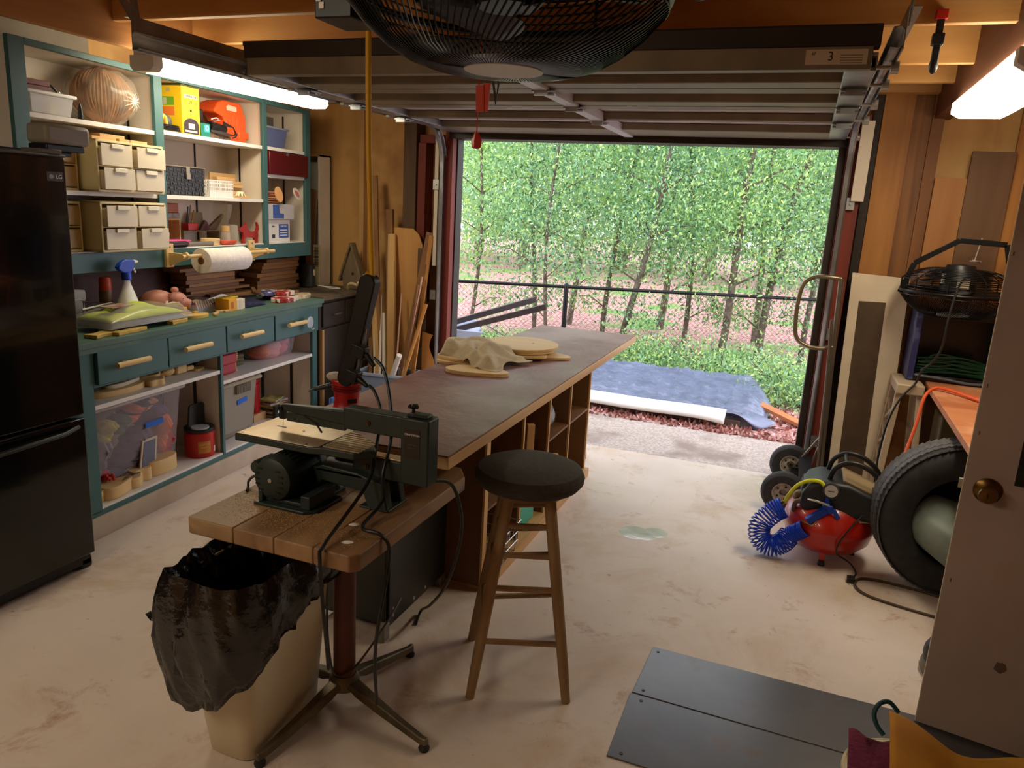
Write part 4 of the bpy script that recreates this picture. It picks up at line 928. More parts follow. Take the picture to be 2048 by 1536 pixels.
# ================================================================ BIG FAN OVERHEAD
def fan(label, loc, r0, face_down=True, s=1.0, badge=True):
    t = thing('drum_fan', label, 'fan', loc)
    M_w = P('fan_wire', S(28, 27, 26), .35, metal=.6)
    sg = -1 if face_down else 1
    def prof(f):   # f 0 centre .. 1 rim
        r_ = .08+(r0-.08)*f; z = -.115+.115*max(0, (f-.15)/.85)**2.2
        return r_, z
    b = MB()
    for k in range(14):
        r_, z = prof((k/13)**.8); 
        b.tube([(r_*math.cos(a*PI/24), r_*math.sin(a*PI/24), -sg*-z) for a in range(48)], .0022 if k else .004, 5, closed=True)
    b.build('grille_rings', M_w, t)
    b = MB(); nw = 120
    for k in range(nw):
        a0 = k*2*PI/nw; pts = []
        for i in range(7):
            f = i/6; r_, z = prof(f); a = a0+.55*f; pts.append((r_*math.cos(a), r_*math.sin(a), z*1.0))
        b.tube(pts, .002, 4, cap=False)
    b.build('grille_wires', M_w, t)
    b = MB()
    for k in range(16):
        r_, z = prof(k/15); r_ = max(.1, r_); b.tube([(r_*math.cos(a*PI/20), r_*math.sin(a*PI/20), .09-z*.55) for a in range(40)], .0022, 5, closed=True)
    for k in range(10):
        a = k*2*PI/10; pts = []
        for i in range(6):
            r_, z = prof(i/5); pts.append((r_*math.cos(a), r_*math.sin(a), .09-z*.55))
        b.tube(pts, .003, 5)
    b.build('rear_grille', M_w, t)
    MB().tube([(r0*math.cos(a*PI/32), r0*math.sin(a*PI/32), .02) for a in range(64)], .009, 8, closed=True).build('rim', M_w, t)
    b = MB()
    for k in range(10): a = k*2*PI/10; b.tube([(r0*math.cos(a), r0*math.sin(a), 0), (r0*math.cos(a), r0*math.sin(a), .09)], .004, 6)
    b.build('rim_posts', M_w, t)
    b = MB(); b.lathe([(0, -.118), (.08, -.118), (.083, -.112), (.083, -.10), (0, -.10)], 36); b.build('centre_badge', P('badge_dull', S(206, 202, 194), .5), t, label='grey round badge')
    b = MB()
    for k in range(3):
        a = k*2*PI/3
        def bl(i, j, a=a):
            r_ = .06+(r0-.10)*i; th = a+(j-.5)*(1.25-.45*i)+.3*i; return (r_*math.cos(th), r_*math.sin(th), .02+.05*(j-.5))
        b.grid(10, 8, bl)
    b.build('blades', P('fan_blade', S(34, 30, 28), .4), t, solid=.003)
    b = MB(); b.lathe([(0, 0), (.06, 0), (.09, .03), (.09, .14), (.07, .175), (.02, .18), (0, .18)], 30); b.build('motor', M_black, t)
    return t
F = fan('big black drum fan hanging face down from the joists at the top of the picture', (-.612, 1.50, 2.035), .318)
b = MB(); b.bar((-.34, 0, .02), (-.34, 0, .26), .05, .01, up=(1, 0, 0)).bar((.34, 0, .02), (.34, 0, .26), .05, .01, up=(1, 0, 0)).bar((-.345, 0, .26), (.345, 0, .26), .05, .01); b.bx(-.41, -.32, -.06, .06, -.02, .05); b.build('mounting_yoke', M_blackm, F, bev=.003)
MB().bx(-.405, -.393, -.063, -.061, .012, .024).bx(-.398, -.386, -.062, -.0605, -.002, .011).build('sticker', M_white, F)
MB().tube([(0, 0, .18), (0, 0, .40)], .012, 10).build('hanger_rod', M_blackm, F)
one(MB().tube([(-.29, 1.52, 2.16), (-.27, 1.52, 2.06), (-.24, 1.52, 2.045), (-.20, 1.52, 2.05), (-.165, 1.53, 2.08), (-.155, 1.55, 2.2), (-.155, 1.6, 2.4)], .0065, 8).bx(-.185, -.145, 1.51, 1.545, 2.065, 2.10), 'fan_lead', 'black cord with a plug beside the right rim of the overhead fan', 'cord', M_black)
pc = thing('pull_handle', 'red pull handle on a cord with a red flag hanging before the door opening', 'pull handle', (-1.274, 2.872, 1.873))
MB().lathe([(.012, 0), (.020, .005), (.024, .03), (.016, .045), (.010, .06), (0, .062)], 4).build('knob', P('pull_red', S(196, 52, 34), .5), pc)
MB().cyl((0, 0, .06), (.003, 0, .529), .0025, n=6).build('cord', P('pull_cord_red', S(200, 60, 44), .6), pc)
MB().box((.008, 0, .19), (.034, .006, .10), (0, R(-3), 0)).box((.030, .004, .195), (.03, .004, .105), (0, R(4), 0)).build('flag', P('red_tag', S(224, 84, 66), .6), pc)
one(MB().add([(-.025, 0, .10), (-.015, 0, .10), (.004, 0, 0), (.010, 0, .10), (.022, 0, .10), (.002, 0, -.03)], [(0, 1, 2, 5), (2, 3, 4, 5)]), 'door_hook', 'small dark V-shaped hook on the centre of the raised door behind the fan', 'hook', M_dark, (-1.25, 2.99, 2.08), solid=.004, smooth=0)
# ================================================================ FLOOR ITEMS
M_mat = mat('grey_steel_sheet', S(92, 92, 96), S(74, 74, 76), rough=.30, sc=3, spec=.7, c3=S(92, 72, 58), sc3=7, lo3=.60, hi3=.70)
for i, (y0, y1, lb) in enumerate(((2.37, 2.69, 'grey sheet on the floor, the farther of the two'), (2.02, 2.363, 'grey sheet on the floor, the nearer of the two'))):
    o = one(MB().add([(-.345-.02*i, y1, 0), (-.36-.005*i, y0, 0), (1.2, y0-.03, 0), (1.2, y1-.03, 0), (-.345-.02*i, y1, .005), (-.36-.005*i, y0, .005), (1.2, y0-.03, .005), (1.2, y1-.03, .005)], [(0, 1, 2, 3), (7, 6, 5, 4), (0, 4, 5, 1), (1, 5, 6, 2), (2, 6, 7, 3), (3, 7, 4, 0)]), 'floor_sheet', lb, 'floor sheet', M_mat, bev=.001, smooth=0)
    b = MB()
    for (x, y) in ((-.325, y0+.025), (-.32, y1-.03)): b.cyl((x, y, .005), (x, y, .0065), .006, n=8)
    b.build('nail', M_dark, o)
one(MB().lathe([(0, .0012), (.07, .001), (.085, 0)], 40).lathe([(0, .0014), (.055, .0012), (.065, 0)], 24, c=(.10, .05, 0)).lathe([(0, .0014), (.04, .0012), (.05, 0)], 20, c=(.06, -.02, 0)), 'puddle', 'small shiny puddle on the floor between the stool and the compressor', 'puddle', mat('glare_water', S(176, 176, 176), S(206, 204, 200), rough=.08, spec=.8, sc=8, bump=.6, bsc=12), (-.64, 3.74, 0))  # whitish base colour paints in the puddle's glare
# ================================================================ THINGS IN THE CABINETS (local x along, y inwards, z up)
def K(u, v, z): return C(u, v, z)
def cthing(name, label, cat, u, v, z, group=None, rot=0): return thing(name, label, cat, C(u, v, z), RC+rot, group)
def cone(mb, name, label, cat, m, u, v, z, group=None, rot=0, **k): return one(mb, name, label, cat, m, C(u, v, z), (RC+rot) if not isinstance(rot, tuple) else rot, group, **k)
def taper_box(b, w, d, h, t=.9, z0=0, wall=None, m=None):
    vs = []
    for z, f in ((z0, t), (z0+h, 1)):
        vs += [(-w/2*f, -d/2*f, z), (w/2*f, -d/2*f, z), (w/2*f, d/2*f, z), (-w/2*f, d/2*f, z)]
    return b.add(vs, [(3, 2, 1, 0), (0, 1, 5, 4), (1, 2, 6, 5), (2, 3, 7, 6), (3, 0, 4, 7)]+([] if wall else [(4, 5, 6, 7)]), m)
M_tub = mat('cloudy_plastic', S(226, 226, 222), rough=.3, alpha=.55)
M_tubp = mat('cloudy_pinkish_plastic', S(206, 196, 204), rough=.35, alpha=.28)
# ---- left bay, top shelf
t = cthing('plastic_tub', 'cloudy plastic tub with a white lid on the top shelf beside the vine ball', 'tub', .135, .40, 1.948)
taper_box(MB(), .25, .17, .088, .88, wall=1).build('tub_body', M_tub, t, bev=.01, smooth=30)
MB().bx(-.135, .135, -.095, .095, .088, .104).build('lid', M_white, t, bev=.006)
for i, (x, c_, w_) in enumerate(((-.05, S(120, 122, 124), .03), (.0, S(180, 60, 60), .02), (.06, S(222, 190, 130), .025), (.03, S(90, 96, 90), .03), (-.08, S(60, 64, 60), .04))):
    MB().box((x, -.02+.015*i, .03), (.05, .04, .05), (.2*i, .3, i)).build('contents', P('tubfill%d' % i, c_), t)
for i, (lb, c_, z, th) in enumerate((('dark red book lying on the plastic tub lid, under the topmost one', S(96, 20, 22), 0, .022), ('maroon book on top of the plastic tub, above the dark red book', S(110, 26, 24), .0225, .024))):
    t = cthing('book', lb, 'book', .085, .40, 2.0525+z, 'books on the plastic tub', rot=-.05)
    MB().bx(-.075, .065, -.06, .07, 0, th).build('cover', P('cover_red%d' % i, c_, .5), t, bev=.002)
    MB().bx(.04, .0665, -.058, .068, .003, th-.003).build('pages', M_white, t)
t = cthing('scissors', 'dark handled tool with a bright tip leaning on the tub beside the red books', 'tool', .175, .40, 2.0525)
MB().tube([(0, -.02, .045), (.02, -.03, .03), (.045, -.03, .008)], .006, 8).build('handle', M_black, t)
MB().ball((.05, -.03, .010), .009, 10).build('tip', M_steel, t)
# vine ball in a bag
t = cthing('vine_ball', 'round bundle of brown grapevine wreaths inside a clear plastic bag', 'vine bundle', .525, .405, 1.952)
b = MB()
for k in range(26):
    a = k*PI/26; pts = []
    for i in range(28):
        th = 2*PI*i/28; rr = .135*(1+.05*math.sin(3*th+k)); x = rr*math.cos(th)*1.22; z = .128*(1+.04*math.sin(5*th+k))*math.sin(th)
        pts.append((x*math.cos(a), x*math.sin(a)*.62, .138+z))
    b.tube(pts, .006, 5, closed=True)
b.build('vines', mat('vine', S(176, 116, 60), S(104, 60, 30), rough=.8, sc=12), t)
b = MB()
def bagf(i, j):
    th = 2*PI*i; ph = -PI/2+PI*j
    w_ = 1+.03*math.sin(9*th+4*ph)+.02*math.sin(17*th-6*ph)
    x = .182*math.cos(ph)*math.cos(th)*w_; y = .150*math.cos(ph)*math.sin(th)*w_; z = .142*math.sin(ph)*w_
    if j > .85: z += (j-.85)*.12
    return (x, y, .140+z)
b.grid(40, 24, bagf); b.build('plastic_bag', mat('bag_film_thin', S(230, 214, 190), rough=.14, alpha=.2, spec=1.0), t)
b = MB()
for k in range(12): a = k*PI/6; b.tube([(.05, -.150, .12), (.05+.03*math.cos(a), -.150, .12+.03*math.sin(a)), (.05+.055*math.cos(a), -.135, .12+.05*math.sin(a))], [.004, .003, .001], 5)
b.build('bag_gathers', mat('bag_film_white', S(236, 226, 210), rough=.25, alpha=.7), t)
one(MB().lathe([(0, 0), (.012, 0), (.011, .05), (.004, .075), (0, .076)], 14), 'small_dispenser', 'small dark bottle between the tub and the vine ball', 'bottle', M_black, C(.285, .31, 1.948), 0)
# ---- clear drawer organisers
for n_, (u0, z0, lb) in enumerate(((.318, 1.618, 'cream organiser of clear drawers on the middle shelf of the left bay'), (.318, 1.327, 'cream organiser of clear drawers on the bottom shelf of the left bay'))):
    t = cthing('drawer_organiser', lb, 'drawer organiser', .252, .20, z0)
    M_or = P('cream_organiser', S(232, 214, 160), .45)
    W_, H_, D_ = .446, .246, .325
    b = MB(); b.bx(0, W_, 0, D_, 0, .012).bx(0, W_, 0, D_, H_-.012, H_).bx(0, .012, 0, D_, 0, H_).bx(W_-.012, W_, 0, D_, 0, H_).bx(W_/2-.006, W_/2+.006, 0, D_, 0, H_).bx(0, W_, D_-.006, D_, 0, H_).bx(.01, W_-.01, 0, D_, H_/2-.003, H_/2+.003)
    b.build('case', M_or, t, bev=.002)
    for i in range(2):
        for j in range(2):
            x0 = .016+i*.219; zz = .014+j*.112; pull = .012 if (i+j+n_) % 2 == 0 else .0
            b = MB(); b.bx(x0, x0+.196, -.012-pull, .24, zz, zz+.006).bx(x0, x0+.196, -.014-pull, -.010-pull, zz, zz+.102).bx(x0, x0+.003, -.01-pull, .24, zz, zz+.09).bx(x0+.193, x0+.196, -.01-pull, .24, zz, zz+.09)
            dd = b.build('drawer', mat('drawer_clear', S(236, 222, 192), rough=.3, alpha=.72), t, bev=.003)
            MB().bx(x0+.06, x0+.14, -.022-pull, -.012-pull, zz+.082, zz+.103).build('pull', mat('pull_clear', S(232, 222, 196), rough=.35), dd, bev=.002)
            q = MB()
            for k in range(12): a = k*2.1+i+j; q.box((x0+.03+.14*((k*37) % 10)/10, .03+.15*((k*53) % 10)/10, zz+.02+.012*(k % 4)), (.045, .02, .018), (.3, .2, a))
            if n_ == 0 and i == 1 and j == 0:
                q = MB()
                for k in range(26):
                    c0 = (x0+.03+.13*((k*29) % 10)/10, .02+.1*((k*17) % 10)/10, zz+.02+.06*((k*41) % 10)/10); q.tube([(c0[0]-.025, c0[1], c0[2]), (c0[0], c0[1]-.008, c0[2]+.015), (c0[0]+.025, c0[1], c0[2]-.005)], .004, 5)
                q.build('contents', M_white, dd, label='white curled cords')
            else: q.build('contents', P('orgfill%d%d%d' % (n_, i, j), [S(190, 150, 110), S(210, 190, 150), S(150, 140, 120), S(196, 168, 120)][(i*2+j+n_) % 4], .7), dd)
    if n_ == 0:
        for k, (a, w_, z) in enumerate(((.02, .15, 0), (.19, .08, 0), (.25, .13, 0), (.10, .16, .017))):
            cone(MB().bx(0, w_, 0, .12, 0, .016), 'pine_block', ['flat pine block on the upper organiser, leftmost on its lid', 'short pine block in the middle of the upper organiser lid', 'pine block at the right end of the upper organiser lid', 'pine block resting across the others on the upper organiser'][k], 'wood block', M_pine, .252+a, .24+(.03 if k == 3 else 0), z0+.246+z, 'blocks on the upper organiser', bev=.002)
# extra organisers left, half behind the fridge
for z0, lb in ((1.618, 'narrow cream drawer box behind the refrigerator corner, middle shelf'), (1.327, 'narrow cream drawer box behind the refrigerator corner, bottom shelf')):
    t = cthing('drawer_organiser', lb, 'drawer organiser', .045, .30, z0)
    b = MB(); b.bx(0, .19, 0, .22, 0, .012).bx(0, .19, 0, .22, .228, .24).bx(0, .01, 0, .22, 0, .24).bx(.18, .19, 0, .22, 0, .24).bx(0, .19, 0, .22, .117, .123); b.build('case', P('cream_organiser', S(232, 214, 160), .45), t, bev=.002)
    for j in range(2):
        dd = MB().bx(.012, .178, -.008, .20, .016+j*.110, .11+j*.112).build('drawer', mat('drawer_amber', S(196, 160, 96), rough=.35, alpha=.75), t, bev=.006)
# ---- middle bay top shelf
Z2 = 1.958
t = cthing('cardboard_carton', 'tall bright yellow carton with printed green and orange panels', 'carton', .955, .28, Z2)
M_yb = P('yellow_card', S(246, 206, 22), .5)
MB().bx(0, .148, 0, .165, 0, .258).build('box', M_yb, t, bev=.0015)
MB().bx(-.002, .15, -.002, .167, .254, .262).build('lid_edge', P('dark_card', S(84, 76, 30), .6), t)
for (y0, y1, z0, z1, c_) in ((.05, .13, .15, .195, S(110, 170, 40)), (.05, .13, .095, .142, S(236, 126, 50))):
    MB().bx(-.0006, .0, y0, y1, z0, z1).build('printed_panel', P('pp%d' % int(z0*1000), c_, .5), t, bev=0)
MB().bx(-.0009, .0, .10, .125, .155, .19).build('printed_panel', P('pp_white', S(200, 206, 170), .5), t)
MB().bx(-.0006, 0, .075, .10, .222, .244).build('printed_panel', P('pp_grey', S(190, 176, 120), .5), t)
b = MB(Matrix(((1, 0, 0, 0), (0, 0, 1, 0), (0, 1, 0, 0), (0, 0, 0, 1)))); b.prism([(.012, .004), (.136, .004), (.136, .05)]+[(.074+.062*math.cos(a*PI/12), .052+.036*math.sin(a*PI/12)) for a in range(0, 13)]+[(.012, .05)], -.0012, 0); b.build('printed_panel', P('pp_dark', S(52, 36, 44), .5), t)
MB().bx(.05, .10, -.0018, -.001, .03, .06).bx(.02, .12, -.0018, -.001, .012, .022).build('printed_panel', P('pp_cream', S(214, 200, 196), .5), t)
MB().bx(.02, .128, -.0006, 0, .196, .214).build('printed_panel', P('pp_silver', S(196, 190, 180), .4), t)
text('CONTRACTOR', .014, P('ink_dark', S(40, 36, 20), .6), t, (.074, -.001, .205), (PI/2, 0, 0), 'printed_lettering')
text('22', .026, P('ink_dark', S(40, 36, 20), .6), t, (.074, -.001, .172), (PI/2, 0, 0), 'printed_lettering')
for x in (.035, .112): MB().tube([(x-.009, -.0006, .164), (x+.009, -.0006, .164), (x+.009, -.0006, .182), (x-.009, -.0006, .182)], .001, 4, closed=True).build('printed_icon', P('ink_dark', S(40, 36, 20), .6), t)
MB().bx(.066, .082, -.0006, 0, .122, .136).bx(.071, .076, -.0006, 0, .105, .118).build('printed_icon', P('ink_dark', S(40, 36, 20), .6), t)
t = cthing('hand_sander', 'yellow-handled grey power sander with a coiled flat cord left of the yellow carton', 'power tool', .855, .31, Z2)
b = MB(); b.tube([(-.03, 0, .012), (-.03, 0, .06), (-.015, 0, .085), (.0, 0, .075), (.005, 0, .04), (.02, 0, .012)], .011, 10); b.bx(-.05, .055, -.03, .03, 0, .012); b.build('handle', P('amber_plastic', S(228, 176, 70), .45), t, bev=.003)
MB().ball((.03, .04, .055), (.055, .04, .045)).build('motor_housing', P('slate_plastic', S(70, 78, 80), .45), t)
b = MB()
for k in range(4): b.tube([(.03+.1*math.cos(a*PI/10)*(1-.05*k)-.02, -.0+.035*math.sin(a*PI/10), .008+.008*k) for a in range(20)], .004, 6, closed=True)
b.build('cord', M_black, t)
cone(MB().bx(0, .12, 0, .12, 0, .17).bx(.015, .10, .01, .10, .17, .185), 'black_case', 'black plastic case between the yellow carton and the orange can', 'case', P('dull_black', S(40, 34, 32), .5), 1.17, .40, Z2, bev=.012)
t = cthing('teal_box', 'small teal and blue retail box in front of the black case', 'box', 1.135, .30, Z2)
MB().bx(0, .082, 0, .06, 0, .078).build('box', P('teal_card', S(30, 120, 104), .4), t, bev=.002)
MB().cyl((.05, -.001, .05), (.05, 0, .05), .02, n=20).bx(.03, .072, -.0012, 0, .03, .07).build('printed_panel', P('sky_print', S(60, 190, 220), .4), t)
MB().tube([(.053+.012*math.cos(a*PI/8), -.002, .052+.012*math.sin(a*PI/8)) for a in range(16)], .0025, 5, closed=True).build('printed_ring', M_white, t)
t = cthing('jumper_pump', 'black tool with looped grey and red cables in front of the orange can', 'power tool', 1.30, .33, Z2)
MB().bx(-.05, .15, 0, .07, 0, .04).build('case', mat('brown_mottled', S(120, 96, 70), S(60, 46, 36), rough=.5, sc=40), t, bev=.006)
MB().cyl((-.04, .01, .075), (.11, .02, .068), .026, n=18).cyl((-.05, .01, .075), (-.07, .01, .076), .012).build('motor', M_black, t)
b = MB()
for k in range(3): b.tube([(-.04, 0, .05-.005*k), (.04, -.02, .045-.005*k), (.14, -.03, .035), (.175, -.02, .055-.004*k), (.15, -.02, .085), (.08, 0, .11-.01*k)], .0045, 7)
b.tube([(.13, -.03, .02), (.16, -.03, .03), (.185, -.02, .05)], .0045, 7); b.build('cables', P('cable_dark', S(44, 30, 30), .5), t)
MB().tube([(-.03, 0, .115), (0, -.01, .125), (.05, 0, .118), (.01, .01, .105)], .004, 6, closed=True).build('wire_ring', M_steel, t)
# orange fuel can (profile in x-z)
t = cthing('fuel_can', 'bright orange plastic jug with a moulded handle on the top shelf of the middle bay', 'can', 1.40, .36, Z2)
PM = Matrix(((1, 0, 0, 0), (0, 0, 1, 0), (0, 1, 0, 0), (0, 0, 0, 1)))
b = MB(PM)
out = [(.02, 0), (.24, 0), (.252, .03), (.252, .155), (.235, .185), (.222, .205), (.215, .232), (.19, .243), (.03, .243), (-.02, .225), (-.06, .175), (-.05, .16), (.02, .145), (.04, .12), (.02, .10)]
b.prism(out, 0, .13)
bo = b.build('body', P('orange_plastic', S(236, 88, 30), .4), t, bev=.012)
b = MB(PM); b.prism([(.06, .188), (.155, .188), (.155, .217), (.075, .222), (.055, .21)], -.002, .132); b.build('handle_opening', P('cream_beyond', S(206, 192, 170), .6), t, bev=.002)
MB().bx(.17, .275, -.004, .03, .03, .075).build('side_grip', P('orange_plastic', S(236, 88, 30), .4), t, bev=.008)
MB().bx(.11, .118, -.004, .0, .02, .16).bx(.15, .158, -.004, .0, .02, .16).build('moulded_rib', P('orange_plastic', S(236, 88, 30), .4), t, bev=.002)
# ---- middle bay, middle shelf
Z3 = 1.617
t = cthing('woven_basket', 'black woven lidded basket with a metal clasp on the middle shelf', 'basket', .79, .30, Z3)
taper_box(MB(), .365, .20, .158, .96).build('body', M_black, t, bev=.004, smooth=0); t.location = C(.972, .40, Z3)
M_wv = P('weave_strips', S(52, 50, 47), .4)
b = MB()
for i in range(12):
    for j in range(6):
        x = -.165+i*.030; z = .014+j*.025
        if (i+j) % 2: b.box((x, -.0985-.001*(j/3), z), (.029, .004, .009))
        else: b.box((x, -.0985-.001*(j/3), z), (.009, .004, .024))
b.build('weave', M_wv, t, bev=.001)
MB().bx(-.186, .186, -.104, .104, .156, .164).build('lid', P('lid_grey', S(120, 110, 98), .5), t, bev=.003)
MB().bx(.015, .045, -.108, -.101, .095, .16).bx(.013, .047, -.111, -.106, .092, .125).build('clasp', P('clasp_pewter', S(150, 138, 122), .4, metal=.6), t, bev=.002)
t = cthing('white_basket', 'small white slotted plastic basket beside the black woven basket', 'basket', 1.275, .345, Z3)
b = MB(); w_, d_, h_ = .225, .13, .10
b.bx(-w_/2, w_/2, -d_/2, d_/2, 0, .004)
for s_ in (-1, 1):
    for z in (0, .035, .055, .078, .095): b.bx(-w_/2, w_/2, s_*d_/2-.002, s_*d_/2+.002, z, z+.006); b.bx(s_*w_/2-.002, s_*w_/2+.002, -d_/2, d_/2, z, z+.006)
    for k in range(15): x = -w_/2+k*w_/14; b.bx(x-.002, x+.002, s_*d_/2-.002, s_*d_/2+.002, 0, .10)
    for k in range(8): y = -d_/2+k*d_/7; b.bx(s_*w_/2-.002, s_*w_/2+.002, y-.002, y+.002, 0, .10)
b.bx(-w_/2, w_/2, -d_/2-.001, -d_/2+.001, 0, .036); b.build('basket_body', M_white, t)
gs = 'short pine sticks heaped on the middle shelf'
stk = [(1.40, 0, .00, .24, 0), (1.41, .04, 0, .25, .05), (1.42, -.035, .0, .22, -.03), (1.40, .0, .021, .23, .06), (1.43, .035, .021, .22, -.05), (1.42, -.03, .021, .14, .0), (1.40, .01, .042, .24, .04), (1.42, .045, .042, .22, 0), (1.41, -.02, .063, .21, .03), (1.43, .03, .063, .2, -.06), (1.41, .0, .084, .24, .1), (1.42, .04, .084, .22, .02), (1.40, .02, .105, .19, .05)]
for i, (u, v, z, L_, a) in enumerate(stk):
    cone(MB().bx(0, L_, -.016, .016, 0, .020), 'pine_stick', 'short pine stick, %s of the %s layer, in the heap by the white basket' % ('rear' if v > .02 else 'front' if v < -.015 else 'middle', ['lowest', 'second', 'third', 'fourth', 'fifth', 'topmost'][int(z/.021+.01)]), 'wood stick', M_pine, u, .40+v, Z3+z, gs, rot=a, bev=.002)
cone(MB().bx(0, .26, 0, .012, 0, .15), 'pine_board', 'pine board standing behind the heap of sticks', 'board', M_pine, 1.42, .47, Z3, bev=.002)
cone(MB().bx(0, .2, 0, .10, 0, .12).bx(.12, .2, .02, .1, .12, .145), 'kraft_box', 'brown cardboard box behind the white basket', 'box', P('kraft', S(150, 106, 66), .8), 1.16, .44, Z3, bev=.003)
cone(MB().bx(0, .12, 0, .06, 0, .03).bx(.0, .10, 0, .05, .03, .05), 'silver_stack', 'silver-grey flat packets standing on the shelf behind the white basket', 'packet', P('silver_packet', S(160, 148, 134), .35), 1.36, .45, Z3+.0, bev=.003)
b = MB()
for k in range(7): a = k*2*PI/7; b.tube([(0, 0, .02), (.02*math.cos(a), .012*math.sin(a), .035), (.04*math.cos(a), .02*math.sin(a), .012)], [.009, .008, .005], 8)
cone(b, 'white_rope_knot', 'pale knotted ornament at the edge of the middle shelf', 'ornament', P('cream_cord', S(232, 220, 180), .8), 1.455, .275, Z3)
# ---- middle bay, bottom shelf
Z4 = 1.327
t = cthing('small_shelf_unit', 'small open wooden cubby standing on the bottom shelf behind the pink case', 'cubby', .80, .42, Z4)
MB().bx(0, .27, 0, .12, .145, .155).bx(0, .008, 0, .12, 0, .145).bx(.262, .27, 0, .12, 0, .145).bx(0, .27, .115, .12, 0, .145).build('cubby', M_pine, t)
cone(MB().bx(0, .27, 0, .10, 0, .03), 'grey_strip_box', 'flat grey printed box lying on the small wooden cubby', 'box', mat('grey_print', S(150, 146, 136), S(110, 104, 96), rough=.5, sc=40), .80, .42, Z4+.156, bev=.002)
cone(MB().bx(0, .25, 0, .10, 0, .055), 'copper_box', 'orange-brown box on top of the flat grey box', 'box', mat('copper_card', S(176, 92, 44), S(150, 72, 34), rough=.5, sc=6), .81, .42, Z4+.187, bev=.004)
cone(MB().bx(0, .20, 0, .12, 0, .022).bx(.01, .19, .01, .11, .022, .038), 'pink_case', 'flat pink plastic case in front of the wooden cubby', 'case', P('pink_plastic', S(206, 84, 140), .4), .83, .295, Z4, bev=.006)
cone(MB().lathe([(0, 0), (.022, 0), (.024, .04), (.018, .05), (0, .05)], 16), 'white_roll', 'small white roll on the pink case', 'roll', M_white, .855, .35, Z4+.0385)
cone(MB().cyl((-.07, 0, .018), (.07, 0, .018), .018, n=16), 'dark_tube', 'dark round tube lying in front of the pink case', 'tube', P('dark_maroon', S(46, 22, 26), .4), .86, .272, Z4-.0, )
cone(MB().cyl((-.1, 0, .014), (.12, 0, .014), .013, n=14), 'grey_tube', 'long grey tube lying along the bottom shelf front', 'tube', P('mid_grey', S(120, 110, 104), .5), 1.08, .30, Z4)
cone(MB().bx(-.17, .17, 0, .10, 0, .005).bx(-.17, -.165, 0, .10, 0, .075).bx(.165, .17, 0, .10, 0, .075).bx(-.17, .17, 0, .10, .075, .082), 'low_riser', 'low grey wooden riser on the bottom shelf carrying the red box', 'riser', P('riser_grey', S(140, 124, 98), .7), 1.29, .44, Z4, bev=.002)
t = cthing('pen_cup', 'red open box holding pens on the low riser', 'pen holder', 1.175, .45, Z4+.0825)
MB().bx(0, .09, 0, .05, 0, .042).build('box', M_red, t, bev=.002)
for i, (x, dx, h_, c_) in enumerate(((.02, .02, .14, S(40, 40, 46)), (.035, .03, .15, S(130, 130, 136)), (.06, .035, .12, S(190, 140, 60)))):
    one(MB().cyl((x, .025, .04), (x+dx, .03, h_), .0042, n=8), 'pen', ['black pen, leftmost in the red pen box', 'grey pen in the middle of the red pen box', 'ochre pencil, rightmost in the red pen box'][i], 'pen', P('pen%d' % i, c_, .4), C(1.175, .45, Z4+.0825), RC)
cone(MB().prism([(-.05, 0), (.05, 0), (.02, .05), (0, .062), (-.02, .04)], 0, .02), 'dark_ornament', 'small dark red triangular ornament leaning on the riser', 'ornament', P('ox_red', S(84, 36, 34), .5), 1.31, .45, Z4+.083, rot=(PI/2, 0, RC), bev=.003)
cone(MB().prism([(-.10, 0), (.06, 0), (.045, .105), (-.06, .105)], 0, .006), 'grey_cutout_board', 'grey-brown cut board leaning at the back above the riser', 'board', P('taupe_board', S(140, 122, 92), .7), 1.36, .535, Z4+.083, rot=(PI/2, 0, RC))
cone(MB().prism([(-.08, 0), (.02, 0), (.10, .09), (.09, .10)], 0, .02), 'angled_board', 'slanted grey board beside the riser', 'board', P('taupe_dark', S(112, 92, 66), .7), 1.42, .47, Z4+.083, rot=(PI/2, 0, RC), bev=.002)
for i in range(4):
    cone(MB().prism(blob(26, .08-.004*i, .05, .04, i, 3), 0, .009), 'wood_disc', ['bottom', 'second lowest', 'third lowest', 'topmost'][i]+' thin oval plywood disc in the pile under the riser', 'wood disc', M_plyl, 1.225+.004*i, .345, Z4+.001+.0095*i, 'oval discs on the bottom shelf', bev=.001)
M_glass = mat('old_glass', S(222, 220, 206), rough=.12, alpha=.28, spec=.8)
cone(MB().lathe([(0, .003), (.045, 0), (.05, .02), (.042, .10), (.03, .14), (.045, .17), (.058, .23), (.052, .25)], 20), 'glass_vase', 'tall clear fluted glass vase on the bottom shelf', 'vase', M_glass, 1.50, .44, Z4)
cone(MB().lathe([(0, .003), (.038, 0), (.042, .02), (.036, .11), (.03, .12)], 10), 'glass_tumbler', 'clear glass tumbler in front of the fluted vase', 'glass', M_glass, 1.485, .365, Z4)
t = cthing('tan_jar', 'small clear jar with a tan lid left of the glass vase', 'jar', 1.375, .335, Z4)
MB().lathe([(0, 0), (.026, 0), (.028, .01), (.028, .07), (.022, .08)], 16).build('glass', M_glass, t); MB().lathe([(0, .08), (.026, .08), (.026, .115), (0, .115)], 16).build('lid', P('tan_lid', S(196, 160, 104), .6), t)
cone(MB().lathe([(0, 0), (.05, 0), (.072, .012), (.075, .026), (.070, .026), (.066, .012), (0, .006)], 26, sy=.5), 'orange_dish', 'shallow orange dish at the front of the bottom shelf', 'dish', P('orange_dish', S(230, 100, 66), .45), 1.36, .305, Z4)
